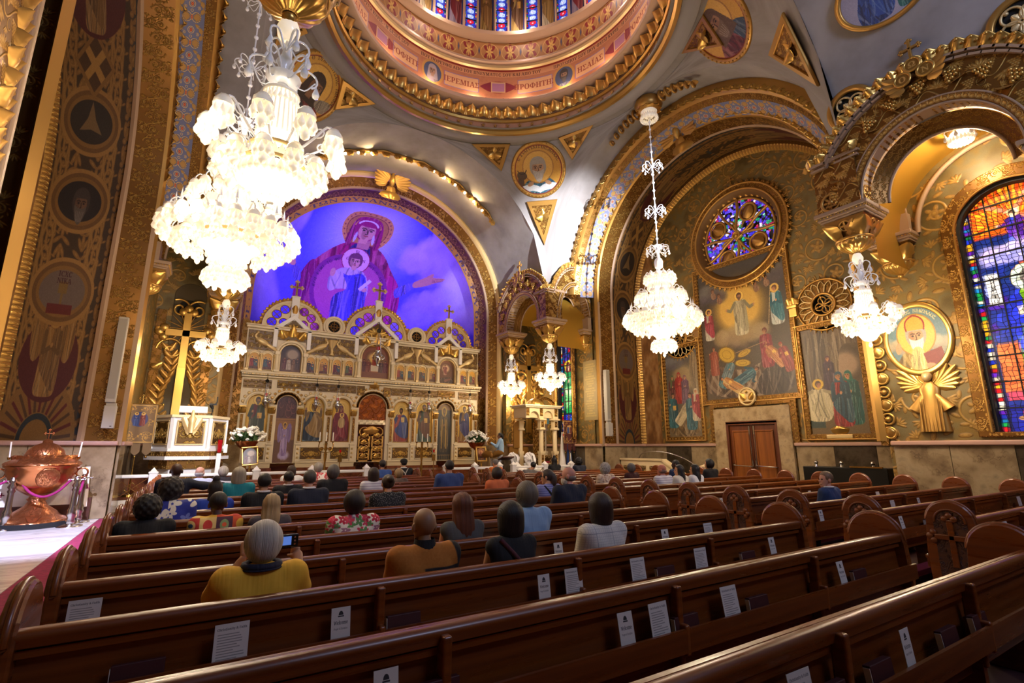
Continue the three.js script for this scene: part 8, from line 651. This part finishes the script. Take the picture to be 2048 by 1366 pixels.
function book(k, x, label) { const t = thing('hymn_book', label, 'book', P(x, 0.56, rowD(k) - 0.065), 0, 'maroon hymn books in the pew racks'); t.rotation.x = -0.12; part('cover', bookG, bookM, t); part('pages', pagesG, pageM, t); }
const inPew = (k, side) => `in the rack of the ${ORD[12 - k]} ${side} pew from the altar`;
const item = (side) => ([k, L, C, B]) => { for (const x of L) leaflet(k, x, 0, `printed white leaflet ${inPew(k, side)}`); for (const x of C) leaflet(k, x, 1, `white welcome card ${inPew(k, side)}`); for (const x of B) book(k, x, `maroon hymn book ${inPew(k, side)}`); };
[[1, [-0.42, 5.06], [2.93, 4.35], []], [0, [0.26, 2.39, 3.03, 3.77], [0.78, 2.13, 4.84], [-0.1, 1.14, 3.34, 4.45]], [-1, [2.28, 2.91], [0.74, 2.03, 4.28], [0.96, 2.5, 3.2, 4.55]], [-2, [2.07], [1.82, 2.98], [2.3, 2.72, 3.5, 3.95]]].forEach(item('left')); [[0, [12.36], [7.7], [8.5, 10.1]], [1, [9.74], [7.5, 10.74], [9.2]], [-1, [8.09], [], [8.6]], [2, [8.3, 11.4], [9.9], []], [3, [], [7.8, 10.6], []]].forEach(item('right'));
// ---------------------------------------------------------------- people: seated bodies facing the altar (local -z), meshed from smooth distance fields
function nets(f, lo, hi, c) {
  const n = [0, 1, 2].map((i) => Math.ceil((hi[i] - lo[i]) / c) + 1), [nx, ny, nz] = n, val = new Float32Array(nx * ny * nz), id = new Int32Array(nx * ny * nz).fill(-1), pos = [], ix = [];
  for (let k = 0, q = 0; k < nz; k++) for (let j = 0; j < ny; j++) for (let i = 0; i < nx; i++, q++) val[q] = f(lo[0] + i * c, lo[1] + j * c, lo[2] + k * c);
  const O = []; for (let e = 0; e < 8; e++) O.push((e & 1) + ((e >> 1) & 1) * nx + ((e >> 2) & 1) * nx * ny);
  for (let k = 0; k < nz - 1; k++) for (let j = 0; j < ny - 1; j++) for (let i = 0; i < nx - 1; i++) { const q = i + j * nx + k * nx * ny; let m = 0; for (let e = 0; e < 8; e++) if (val[q + O[e]] < 0) m |= 1 << e; if (m === 0 || m === 255) continue; let sx = 0, sy = 0, sz = 0, cnt = 0; for (let a = 0; a < 8; a++) for (const b of [a | 1, a | 2, a | 4]) if (b !== a) { const u = val[q + O[a]], w = val[q + O[b]]; if ((u < 0) !== (w < 0)) { const t = u / (u - w); sx += (a & 1) + t * ((b & 1) - (a & 1)); sy += ((a >> 1) & 1) + t * (((b >> 1) & 1) - ((a >> 1) & 1)); sz += ((a >> 2) & 1) + t * (((b >> 2) & 1) - ((a >> 2) & 1)); cnt++; } } id[q] = pos.length / 3; pos.push(lo[0] + (i + sx / cnt) * c, lo[1] + (j + sy / cnt) * c, lo[2] + (k + sz / cnt) * c); }
  const S = [1, nx, nx * ny]; for (let k = 1; k < nz - 1; k++) for (let j = 1; j < ny - 1; j++) for (let i = 1; i < nx - 1; i++) { const q = i + j * nx + k * nx * ny; for (let a = 0; a < 3; a++) { const u = val[q] < 0, w = val[q + S[a]] < 0; if (u === w) continue; const b = S[(a + 1) % 3], d = S[(a + 2) % 3], v = [id[q - b - d], id[q - d], id[q], id[q - b]]; if (v.some((e) => e < 0)) continue; if (u) ix.push(v[0], v[1], v[2], v[0], v[2], v[3]); else ix.push(v[0], v[2], v[1], v[0], v[3], v[2]); } }
  const g = new THREE.BufferGeometry(); g.setAttribute('position', new THREE.Float32BufferAttribute(pos, 3)); const uv = new Float32Array(pos.length / 3 * 2); for (let i = 0; i < uv.length / 2; i++) { uv[2 * i] = pos[3 * i]; uv[2 * i + 1] = pos[3 * i + 1]; } g.setAttribute('uv', new THREE.BufferAttribute(uv, 2)); g.setIndex(ix); g.computeVertexNormals(); return g;
}
const smin = (a, b, k) => { const h = max(0, k - abs(a - b)) / k; return min(a, b) - h * h * k * 0.25; };
const ell = (x, y, z, c, r) => { const a = (x - c[0]) / r[0], b = (y - c[1]) / r[1], d = (z - c[2]) / r[2], k0 = sqrt(a * a + b * b + d * d), k1 = hypot(a / r[0], b / r[1], d / r[2]); return k0 < 1e-6 ? -min(...r) : (k0 * (k0 - 1)) / k1; };
function bones(list, infl = 0, k = 0.05) { const B = list.map(([a, ra, b, rb]) => [...a, ra + infl, b[0] - a[0], b[1] - a[1], b[2] - a[2], rb - ra, 1 / max(1e-9, (b[0] - a[0]) ** 2 + (b[1] - a[1]) ** 2 + (b[2] - a[2]) ** 2)]); return (x, y, z) => { let d = 9; for (const q of B) { const px = x - q[0], py = y - q[1], pz = z - q[2], t = min(1, max(0, (px * q[4] + py * q[5] + pz * q[6]) * q[8])); const e = hypot(px - t * q[4], py - t * q[5], pz - t * q[6]) - q[3] - t * q[7]; d = smin(d, e, k); } return d; }; }
const headF = (x, y, z) => { let d = smin(ell(x, y, z, [0, 0.02, 0.012], [0.075, 0.09, 0.092]), ell(x, y, z, [0, -0.04, -0.022], [0.058, 0.082, 0.068]), 0.03); const ax = abs(x); d = smin(d, hypot(x, y + 0.028, z + 0.1) - 0.014, 0.02); d = smin(d, hypot(x * 0.6, y + 0.105, z + 0.06) - 0.02, 0.03); d = smin(d, ell(ax, y, z, [0.078, -0.015, 0.012], [0.013, 0.031, 0.02]), 0.008); d = smin(d, hypot(x * 0.5, (y + 0.065) * 1.2, z + 0.088) - 0.012, 0.012); return max(d, -(hypot(ax - 0.031, y - 0.002, z + 0.1) - 0.017)); };
const HAIR = {
  short: [(x, y, z) => ell(x, y, z, [0, 0.03, 0.018], [0.084, 0.094, 0.1]), 0.07], crop: [(x, y, z) => ell(x, y, z, [0, 0.024, 0.014], [0.08, 0.093, 0.096]), 0.05],
  bob: [(x, y, z) => smin(ell(x, y, z, [0, 0.02, 0.02], [0.1, 0.108, 0.11]), ell(x, y, z, [0, -0.06, 0.03], [0.105, 0.12, 0.09]), 0.03), 0.155], round: [(x, y, z) => ell(x, y, z, [0, 0.005, 0.02], [0.105, 0.125, 0.115]), 0.12],
  curly: [(x, y, z) => ell(x, y, z, [0, 0.0, 0.02], [0.118, 0.132, 0.122]) + 0.009 * sin(x * 95) * sin(y * 90) * sin(z * 85), 0.13], long: [(x, y, z) => smin(smin(ell(x, y, z, [0, 0.02, 0.02], [0.092, 0.104, 0.106]), ell(x, y, z, [0, -0.1, 0.04], [0.1, 0.16, 0.075]), 0.04), ell(x, y, z, [0, -0.24, 0.09], [0.1, 0.2, 0.05]), 0.05) + 0.003 * sin(x * 150), 0.42],
  bun: [(x, y, z) => smin(ell(x, y, z, [0, 0.022, 0.018], [0.085, 0.096, 0.1]), hypot(x, y - 0.06, z - 0.11) - 0.045, 0.02), 0.06], topbun: [(x, y, z) => smin(smin(ell(x, y, z, [0, 0.022, 0.018], [0.088, 0.1, 0.1]), hypot(x, y - 0.135, z - 0.03) - 0.045, 0.015), ell(x, y, z, [0, -0.16, 0.06], [0.085, 0.2, 0.05]), 0.04), 0.33], pony: [(x, y, z) => smin(ell(x, y, z, [0, 0.022, 0.018], [0.086, 0.097, 0.1]), ell(x, y, z, [0, -0.05, 0.12], [0.05, 0.1, 0.045]), 0.03), 0.14],
  fringe: [(x, y, z) => ell(x, y, z, [0, -0.03, 0.02], [0.082, 0.055, 0.094]), 0.075] };
const hairCache = {}, hairGeo = (t) => (hairCache[t] ??= nets((x, y, z) => max(HAIR[t][0](x, y, z), -(z + 0.042) - max(0, y - 0.05) * 1.3, -(y + HAIR[t][1])), [-0.17, -0.5, -0.15], [0.17, 0.22, 0.2], 0.0085));
const headG = nets(headF, [-0.11, -0.15, -0.14], [0.11, 0.13, 0.13], 0.0065), eyesG = M([sph(0.012, -0.031, 0.0, -0.079, 8), sph(0.012, 0.031, 0.0, -0.079, 8)]);
const strandC = ramp(256, fbm(256, 4, 4, 77, 14, 0.6), [[0.2, '#a8a8a8'], [0.5, '#dcdcdc'], [0.8, '#ffffff']]), strandT = tex(strandC), strandB = tex(strandC, 1, 1, false);
const hairM = (c) => mats['hair' + c] ?? mat('hair' + c, { color: c, map: re(strandT, 11, 1.4), bumpMap: re(strandB, 11, 1.4), bumpScale: 0.005, roughness: 0.55 }), skinM = (c) => mats['skin' + c] ?? mat('skin' + c, { color: c, roughness: 0.55 });
const trousersM = mat('trousers', { color: 0x22222a, roughness: 0.9 }), shoeM = mat('shoes', { color: 0x120e0c, roughness: 0.5 }), eyeM = mat('eyes', { color: 0x2a1a12, roughness: 0.2 });
const clothPat = (n, W, rep, draw) => { const [c, x] = cv(W, W); draw(x, W); return mat('cloth_' + n, { map: re(tex(grain(c, 10)), rep, rep), roughness: 0.85 }); }, plain = (c) => mats['cloth' + c] ?? mat('cloth' + c, { color: c, roughness: 0.85, bumpMap: re(strandB, 1, 1), bumpScale: 0.008 });
const spots = (cols, bg, n, a, b) => (x, W) => { x.fillStyle = bg; x.fillRect(0, 0, W, W); for (let i = 0; i < n; i++) { x.fillStyle = cols[i % cols.length]; const px = rr(0, W), py = rr(0, W), r = rr(a, b); for (let k = 0; k < 5; k++) { x.beginPath(); x.ellipse(px + r * cos(k * 1.26), py + r * sin(k * 1.26), r * 0.8, r * 0.5, k * 1.26, 0, 2 * PI); x.fill(); } } };
const pat = { floralRed: clothPat('red_floral', 128, 3.2, spots(['#b01c34', '#c83a50', '#5a8a4a', '#a06a7a'], '#e6d8c4', 26, 6, 14)), floralBlue: clothPat('blue_floral', 128, 2.4, spots(['#d8d0c0', '#d8d0c0', '#6a78c0'], '#24308a', 9, 9, 16)), dots: clothPat('black_dots', 128, 5, (x, W) => { x.fillStyle = '#121216'; x.fillRect(0, 0, W, W); x.fillStyle = '#b8b4ac'; for (let i = 0; i < 130; i++) { x.beginPath(); x.arc(rr(0, W), rr(0, W), 1.6, 0, 7); x.fill(); } }), plaid: clothPat('plaid', 128, 6, (x, W) => { x.fillStyle = '#cbc6ba'; x.fillRect(0, 0, W, W); x.fillStyle = '#8a8a8c'; x.fillRect(0, 20, W, 4); x.fillRect(20, 0, 4, W); x.fillStyle = '#b4b0a8'; for (let i = 40; i < W; i += 14) { x.fillRect(0, i, W, 3); x.fillRect(i, 0, 3, W); } }), stripe: clothPat('stripes', 64, 22, (x, W) => { x.fillStyle = '#d2cfd0'; x.fillRect(0, 0, W, W); x.fillStyle = '#a8a0ac'; x.fillRect(0, 0, W, 22); }), lilac: clothPat('lilac_stripes', 64, 30, (x, W) => { x.fillStyle = '#6a6c9c'; x.fillRect(0, 0, W, W); x.fillStyle = '#8f92bc'; x.fillRect(0, 0, W, 26); }), redWhite: clothPat('red_white', 128, 5, spots(['#c02a34'], '#e8dcd4', 20, 7, 12)), patch: clothPat('patchwork', 256, 1.7, (x, W) => { const cs = ['#c8502a', '#d8a83a', '#2c4a6a', '#b8342a', '#7a8a5a', '#4a2a3a', '#d8b870', '#1f3550']; for (let j = 0; j < 4; j++) for (let i = 0; i < 4; i++) { x.fillStyle = cs[(i * 3 + j * 5) % 8]; x.fillRect(i * 64, j * 64, 64, 64); x.fillStyle = cs[(i * 5 + j + 3) % 8]; x.beginPath(); x.ellipse(i * 64 + 32, j * 64 + 32, 18, 22, 0, 0, 7); x.fill(); x.fillStyle = cs[(i + j * 2 + 6) % 8]; x.beginPath(); x.arc(i * 64 + 32, j * 64 + 32, 9, 0, 7); x.fill(); } }), monk: (() => { const m = clothPat('monk', 128, 1 / 0.9, (x, W) => { x.fillStyle = '#a5641a'; x.fillRect(0, 0, W, W); x.fillStyle = '#15110f'; x.beginPath(); x.moveTo(58, -2); x.lineTo(130, -2); x.lineTo(130, 130); x.lineTo(96, 130); x.fill(); }); m.map.offset.set(0.5, 0.0); return m; })() };
const legB = (w) => [-1, 1].flatMap((s) => [[[s * 0.095, 0.53, 0.0], 0.105, [s * 0.11, 0.52, -0.3], 0.075], [[s * 0.11, 0.52, -0.3], 0.07, [s * 0.115, 0.1, -0.33], 0.042], [[s * 0.115, 0.05, -0.3], 0.042, [s * 0.125, 0.04, -0.45], 0.035]]), standLeg = [-1, 1].flatMap((s) => [[[s * 0.09, 0.92, 0], 0.1, [s * 0.1, 0.5, -0.01], 0.066], [[s * 0.1, 0.5, -0.01], 0.064, [s * 0.1, 0.09, 0.02], 0.042], [[s * 0.1, 0.05, 0.03], 0.042, [s * 0.11, 0.04, -0.13], 0.036]]);
const trunk = (w, dy) => [[[0, 0.54 + dy, 0.01], 0.125, [0, 0.72 + dy, 0.03], 0.115], [[-w * 0.32, 0.56 + dy, 0.02], 0.1, [-w * 0.45, 0.88 + dy, 0.03], 0.09], [[w * 0.32, 0.56 + dy, 0.02], 0.1, [w * 0.45, 0.88 + dy, 0.03], 0.09], [[-w * 0.78, 0.965 + dy, 0.02], 0.055, [w * 0.78, 0.965 + dy, 0.02], 0.055], [[0, 0.8 + dy, 0.02], 0.11, [0, 0.97 + dy, 0.01], 0.075]];
const POSE = { lap: (s) => [[0.03, 0.71, -0.06], [-0.12, 0.6, -0.27]], camera: (s) => (s > 0 ? [[0.07, 0.83, -0.08], [0.045, 0.98, -0.13]] : [[0.05, 0.82, -0.18], [-0.12, 1.04, -0.3]]), rail: (s) => (s > 0 ? [[0.2, 0.92, 0.06], [0.46, 0.93, 0.07]] : [[0.03, 0.71, -0.06], [-0.12, 0.6, -0.27]]), stand: (s) => (s < 0 ? [[0.06, 0.72, -0.12], [0.1, 0.86, -0.32]] : [[0.05, 0.7, 0.0], [0.0, 0.55, -0.16]]) };
const fingers = (x, y, z, s, up) => [0, 1, 2, 3].map((i) => { const o = (i - 1.5) * 0.019, l = [0.034, 0.04, 0.038, 0.03][i]; return up ? [[x + o * 0.3, y + o + 0.01, z - 0.03], 0.009, [x - s * 0.03, y + o + 0.012, z - 0.03 - l], 0.008] : [[x + o, y - 0.01, z - 0.045], 0.009, [x + o, y - 0.028, z - 0.05 - l], 0.008]; }).concat([[[x - s * 0.022, y, z - 0.015], 0.011, [x - s * (up ? 0.05 : 0.035), y + (up ? 0.0 : -0.012), z - 0.055], 0.009]]);
let pn = 0;
function person(label, x, d, o) {
  const { top = 1.28, hair = 'short', hc = '#2a1a10', skin = '#c08a64', shirt, w = 0.2, pose = 'lap', turn = 0, tilt = 0, sleeve = 'long', cell = 0.019, stand = false, y = 0, beard, facing = 0 } = o, dy = stand ? 0.4 : 0, t = thing('person', label, 'person', P(x, y, d), facing);
  const sh = 0.965 + dy, arm = [-1, 1].map((s) => { const q = POSE[pose](s), S = [s * w * 0.82, sh, 0.02], E = [S[0] + s * q[0][0], q[0][1] + dy, q[0][2]], H = [S[0] + s * q[1][0], q[1][1] + dy, q[1][2]]; return [S, E, H, s]; });
  const upper = arm.map(([S, E]) => [S, 0.056, E, 0.044]), fore = arm.map(([S, E, H]) => [E, 0.044, H, 0.031]), hands = arm.flatMap(([S, E, H, s]) => [[H, 0.03, [H[0], H[1] + (pose === 'camera' ? 0.05 : -0.012), H[2] - 0.045], 0.031], ...fingers(H[0], H[1] + (pose === 'camera' ? 0.05 : 0), H[2] - 0.03, s, pose === 'camera')]);
  const hx = [tilt * 0.02, 1.155 + dy, -0.015], neck = [[0, 1.0 + dy, 0.015], 0.055, [hx[0], 1.1 + dy, 0.0], 0.05], legs = stand ? standLeg : legB(w), lo = [-0.55, -0.02, -0.56], hi = [0.8, 1.2 + dy, 0.2]; if (pose !== 'rail') { lo[0] = -w - 0.2; hi[0] = w + 0.2; }
  const HM = mat4(...hx, 0, rad(turn), rad(tilt)), body = [bones([...trunk(w, dy), ...upper, ...fore, ...legs, neck], -0.006, 0.035)], fh = bones(hands, 0, 0.012), bg = nets((a, b, c) => min(body[0](a, b, c), 1), lo, hi, 0.024), hg = arm.map(([S, E, H]) => nets(fh, [H[0] - 0.1, H[1] - 0.08, H[2] - 0.17], [H[0] + 0.1, H[1] + 0.16, H[2] + 0.05], 0.0075)), gg = M([bg, ...hg, at(headG, HM)]);
  part('body', gg, skinM(skin), t, 'skin of face, neck and hands'); part('eyes', at(eyesG, HM), eyeM, t);
  const sl = sleeve === 'long' ? [...upper, ...fore] : sleeve === 'short' ? upper.map(([S, a, E, b]) => [S, a + 0.006, S.map((v, i) => v + (E[i] - v) * 0.7), b + 0.012]) : [], cf = bones([...trunk(w, dy), ...sl], 0.012, 0.05); part('top', nets((a, b, c) => max(cf(a, b, c), b - (1.035 + dy + 0.03 * (c > 0 ? 1 : -0.4)), (stand ? 0.86 : 0.5) - b), [lo[0], stand ? 0.8 : 0.45, -0.36], [hi[0], 1.1 + dy, 0.2], cell), shirt, t);
  const lf = bones(legs.filter((_, i) => i % 3 < 2), 0.012, 0.04); part('trousers', stand ? nets(lf, [-0.26, 0.05, -0.2], [0.26, 1.06, 0.2], 0.022) : (person.legs ??= nets(lf, [-0.26, 0.05, -0.45], [0.26, 0.68, 0.15], 0.022)), o.legs ?? trousersM, t); part('shoes', stand ? nets(bones(legs.filter((_, i) => i % 3 === 2), 0.012, 0.02), [-0.2, -0.01, -0.22], [0.2, 0.12, 0.12], 0.014) : (person.shoes ??= nets(bones(legs.filter((_, i) => i % 3 === 2), 0.012, 0.02), [-0.2, -0.01, -0.54], [0.2, 0.12, -0.2], 0.014)), shoeM, t);
  if (hair !== 'bald') part('hair', at(hairGeo(hair), HM), hairM(hc), t); if (beard) part('beard', at(nets((a, b, c) => max(ell(a, b, c, [0, -0.075, -0.03], [0.066, 0.07, 0.07]), b + 0.03, c - 0.0), [-0.09, -0.16, -0.12], [0.09, 0, 0.06], 0.009), HM), hairM(beard), t);
  if (o.extra) o.extra(t, HM); const k = stand ? top / 1.675 : top / 1.278; t.scale.set(k, k, k); return t;
}
const strap = (t, pts, m, r = 0.018) => part('bag_strap', tube(pts, r, 4, 16), m, t), blk = plain('#0e0d0f'), white1 = plain('#dad8d6'), navy = plain('#141a2c');
const R = (k) => rowD(k) + 0.26;
person('person in a yellow shirt with silver hair holding up a small black camera', 0.40, R(0), { top: 1.24, hair: 'round', hc: '#c8c2b4', skin: '#a8795a', shirt: plain('#d8a42a'), w: 0.22, pose: 'camera', sleeve: 'short', cell: 0.013, extra: (t) => part('collar', [torus(0.092, 0.02, 0, 1.035, 0.012, PI / 2), torus(0.108, 0.006, 0, 1.02, 0.012, PI / 2)], plain('#15182c'), t) });
{ const t = thing('compact_camera', 'small black camera held up beside the silver haired person', 'camera', P(0.56, 1.085, R(0) + 0.2), 0.05); part('body', rbox(0.12, 0.075, 0.03, 0.006), darkMetal, t); part('screen', box(0.07, 0.05, 0.004, -0.018, 0.002, 0.016), mat('camera_screen', { color: 0x223050, emissive: 0x4a6ab0, emissiveIntensity: 1.2 }), t); part('buttons', [0, 1, 2].map((i) => cyl(0.006, 0.006, 0.004, 0.038, 0.02 - i * 0.02, 0.016, 8, PI / 2)), silver, t); }
person('person with shaved head in an ochre robe over black', 1.38, R(0), { top: 1.26, hair: 'bald', skin: '#8a6446', shirt: pat.monk, w: 0.23, cell: 0.013, extra: (t) => part('collar', lathe([[0.085, 1.0], [0.072, 1.05], [0.068, 1.07]], 18, 0, 0, 0.012), blk, t) });
person('person with dark hair in a black sleeveless top with brown bag strap', 2.06, R(0), { top: 1.26, hair: 'bob', hc: '#120d0c', skin: '#b07f5c', shirt: blk, w: 0.19, sleeve: 'none', cell: 0.013, extra: (t) => strap(t, [[-0.13, 1.02, 0.08], [0, 0.86, 0.16], [0.13, 0.66, 0.16]], plain('#4a1c24')) });
person('person with long auburn hair in a grey sleeveless top', 2.1, R(1), { top: 1.26, hair: 'long', hc: '#6a3418', skin: '#b9805c', shirt: plain('#4a4844'), w: 0.19, sleeve: 'none', cell: 0.014 });
person('person with wavy grey hair in a light blue blouse', 2.8, R(1), { top: 1.33, hair: 'round', hc: '#6a6052', skin: '#b98466', shirt: plain('#7f9cb8'), w: 0.22, cell: 0.014 });
person('person with brown bob in a pale plaid jacket', 2.95, R(0), { top: 1.28, hair: 'bob', hc: '#2c1a10', shirt: pat.plaid, w: 0.21, cell: 0.013 });
person('person with short dark hair in a red and cream floral top', 1.38, R(2), { top: 1.25, hair: 'round', hc: '#20120c', skin: '#a87452', shirt: pat.floralRed, w: 0.22, sleeve: 'short', cell: 0.015 });
person('person with hair in a bun wearing a black dotted dress', 2.3, R(4), { top: 1.3, hair: 'bun', hc: '#3a2a1c', shirt: pat.dots, w: 0.21 });
person('person with long blond hair behind the silver haired person', 0.76, R(3), { top: 1.18, hair: 'long', hc: '#b09468', skin: '#b98868', shirt: plain('#3a3238'), w: 0.18 });
person('person in a patchwork print shirt of orange, yellow and blue', 0.27, R(3), { top: 1.22, hair: 'short', hc: '#0e0a0a', skin: '#5a3a28', shirt: pat.patch, w: 0.21, sleeve: 'short', cell: 0.015 });
person('person with black curly hair in a plain black top at the aisle', -0.3, R(3), { top: 1.22, hair: 'curly', hc: '#0c0909', skin: '#4a2e20', shirt: blk, w: 0.22 });
person('person with dark curls in a blue top with white flowers', -0.16, R(4), { top: 1.33, hair: 'curly', hc: '#1a1210', skin: '#6a4632', shirt: pat.floralBlue, w: 0.22, sleeve: 'short' });
person('person with shaved head in a dark jacket resting an arm on the pew', -0.2, R(8), { top: 1.4, hair: 'bald', skin: '#3c2318', shirt: navy, w: 0.22, pose: 'rail' });
person('person with white hair in a pale blue shirt with arm along the pew', 0.17, R(10), { top: 1.28, hair: 'fringe', hc: '#b8b2a8', skin: '#c08e74', shirt: plain('#b4bcd8'), w: 0.21, pose: 'rail', turn: -25 });
person('person with white hair and dark top in the front left pews', 0.62, R(11), { top: 1.25, hair: 'round', hc: '#c4beb2', skin: '#b98a70', shirt: plain('#26222c') });
person('person with ash blond hair in a turquoise top', 0.68, R(7), { top: 1.34, hair: 'bob', hc: '#b0a68e', shirt: plain('#107a86'), w: 0.21 });
person('person with long dark hair and high knot in royal blue', 0.3, R(5), { top: 1.24, hair: 'topbun', hc: '#1c1210', skin: '#9a6c4e', shirt: plain('#1c3a98'), w: 0.2 });
person('person with black hair in a black suit beside the turquoise top', 0.87, R(5), { top: 1.31, hair: 'short', hc: '#0c0a0a', skin: '#a07454', shirt: blk, w: 0.22, extra: (t) => part('shirt_collar', torus(0.07, 0.014, 0, 1.045, 0.012, PI / 2), white1, t) });
person('person with short dark hair in a black suit one row nearer the altar', 1.44, R(7), { top: 1.26, hair: 'short', hc: '#14100e', skin: '#a57a5a', shirt: plain('#121114'), w: 0.21, extra: (t) => part('shirt_collar', torus(0.07, 0.014, 0, 1.045, 0.012, PI / 2), white1, t) });
person('person with grey hair in a navy suit and white collar', 1.45, R(5), { top: 1.34, hair: 'short', hc: '#4a4540', skin: '#b5846a', shirt: navy, w: 0.23, extra: (t) => part('shirt_collar', torus(0.07, 0.014, 0, 1.045, 0.012, PI / 2), white1, t) });
person('person with wavy grey hair in a black jacket', 2.17, R(7), { top: 1.35, hair: 'round', hc: '#5c5650', shirt: plain('#131214'), w: 0.22 });
person('person with white hair in a red and white print blouse', 2.62, R(11), { top: 1.3, hair: 'round', hc: '#a8a096', shirt: pat.redWhite });
person('person with brown hair in a white blouse near the altar rail', 2.02, R(11), { top: 1.24, hair: 'bob', hc: '#3a2418', shirt: white1, pose: 'rail' });
person('person with brown bob in a pale grey striped top', 2.9, R(7), { top: 1.29, hair: 'bob', hc: '#2e1c12', shirt: pat.stripe });
person('person with blond hair ahead of the dotted dress', 4.02, R(9), { top: 1.19, hair: 'round', hc: '#a08258', shirt: plain('#5a4a42') });
person('person with short dark hair in a blue shirt near the altar rail', 4.2, R(11), { top: 1.34, hair: 'short', hc: '#201612', skin: '#9a6a4a', shirt: plain('#2c4a86'), w: 0.2 });
person('person in a black cap and vest with grey braces over white collar', 5.1, R(12), { top: 1.34, hair: 'short', hc: '#0a0908', skin: '#b08a6c', shirt: blk, w: 0.22, extra: (t, HM) => { part('cap', at(M([sph(0.1, 0, 0.06, 0.01, 14, [1, 0.7, 1.1]), cyl(0.098, 0.1, 0.03, 0, 0.04, 0.01, 16)]), HM), blk, t); strap(t, [[-0.1, 1.02, 0.07], [0, 0.88, 0.15], [0.04, 0.7, 0.15]], plain('#b0aca6'), 0.012); strap(t, [[0.1, 1.02, 0.07], [0, 0.88, 0.15], [-0.04, 0.7, 0.15]], plain('#b0aca6'), 0.012); part('shirt_collar', torus(0.07, 0.016, 0, 1.045, 0.012, PI / 2), white1, t); } });
person('broad person in a denim blue shirt near the centre aisle', 4.45, R(7), { top: 1.4, hair: 'short', hc: '#1e1614', skin: '#b08062', shirt: plain('#2f4474'), w: 0.26 });
person('person with short dark hair in a salmon top near the centre aisle', 5.05, R(6), { top: 1.28, hair: 'round', hc: '#20140f', skin: '#a8704e', shirt: plain('#c8683a'), w: 0.22 });
person('person with grey hair in an orange top across the aisle', 8.1, R(12), { top: 1.3, hair: 'short', hc: '#8a8680', shirt: plain('#c86a24') });
person('person with ponytail and glasses in a lilac striped top with black strap', 4.98, R(4), { top: 1.31, hair: 'pony', hc: '#3a2e28', shirt: pat.lilac, w: 0.21, turn: 35, extra: (t, HM) => { strap(t, [[-0.12, 1.02, 0.07], [0, 0.86, 0.15], [0.13, 0.66, 0.15]], blk); part('glasses', at(M([torus(0.026, 0.004, -0.034, 0, -0.098), torus(0.026, 0.004, 0.034, 0, -0.098), box(0.004, 0.006, 0.1, 0.078, 0.004, -0.05), box(0.004, 0.006, 0.1, -0.078, 0.004, -0.05)]), HM), blk, t); } });
person('person with bald head and white beard in a dark navy jacket', 4.72, R(3), { top: 1.38, hair: 'fringe', hc: '#7a6a60', skin: '#b97f6a', shirt: navy, w: 0.25, turn: 42, beard: '#cfc9c0', cell: 0.016 });
person('person with black hair and dark clothes in the front right pew', 10.4, R(12), { top: 1.34, hair: 'topbun', hc: '#0c0a0a', skin: '#3a2418', shirt: blk }); person('person in dark blue with black hair in the front right pew', 10.75, R(11), { top: 1.34, hair: 'curly', hc: '#0c0a0a', skin: '#3a2418', shirt: navy, w: 0.22 }); person('person with dark hair leaning in a grey top across the aisle', 8.75, R(11), { top: 1.22, hair: 'short', hc: '#15100e', shirt: plain('#6a6460'), pose: 'rail', tilt: 10 });
person('person with curly white hair in a beige patterned top', 7.85, R(6), { top: 1.32, hair: 'curly', hc: '#a8a29a', shirt: clothPat('beige', 128, 5, spots(['#b09078', '#8a6a5a'], '#cbb8a2', 20, 5, 10)) }); person('person with grey curls in a dark red top', 9.55, R(7), { top: 1.26, hair: 'round', hc: '#5e5a5a', shirt: plain('#3a1210') });
person('person with bald head and glasses in a white striped shirt', 8.7, R(5), { top: 1.3, hair: 'fringe', hc: '#8a6a58', skin: '#b06a50', shirt: pat.stripe, w: 0.23, turn: 25 }); person('person with short dark hair in a dark blue suit under the right wall', 11.25, R(7), { top: 1.33, hair: 'crop', hc: '#120e0c', skin: '#4a2c20', shirt: plain('#1c2c50'), w: 0.22, turn: 30 }); person('person with long dark hair in a white top, turned to the left', 9.25, R(5), { top: 1.28, hair: 'long', hc: '#16100e', shirt: plain('#d6cdb8'), w: 0.19, turn: 55 }); person('person with long black hair in a white top beside the double door', 9.78, R(5), { top: 1.28, hair: 'long', hc: '#0b090a', shirt: white1, w: 0.19, turn: 30 }); person('person in a black head scarf below the double door', 11.5, R(6), { top: 1.36, hair: 'round', hc: '#0b0a0b', shirt: blk, w: 0.21, turn: 20 });
person('person with fair hair in a blue suit bowing the head, alone on the right', 8.42, R(1), { top: 1.29, hair: 'short', hc: '#8a6a4a', skin: '#c08a70', shirt: plain('#22365c'), w: 0.21, turn: 62, extra: (t) => part('shirt_collar', torus(0.07, 0.013, 0, 1.045, 0.012, PI / 2), white1, t) });
{ slab(rect(10.6, 11.6, 18.3, 19.1), 0.32, 0.5, redMarble, 'step', scene.getObjectByName('floor')); person('standing person with tied black hair in a pale blue jacket at the lectern', 11.1, 18.65, { top: 1.78, hair: 'pony', hc: '#0e0b0a', skin: '#8a5a40', shirt: plain('#8fb0cc'), w: 0.2, pose: 'stand', stand: true, y: 0.5, facing: 0.9, legs: plain('#8a8c94') }); }
renderer.render(scene, camera);
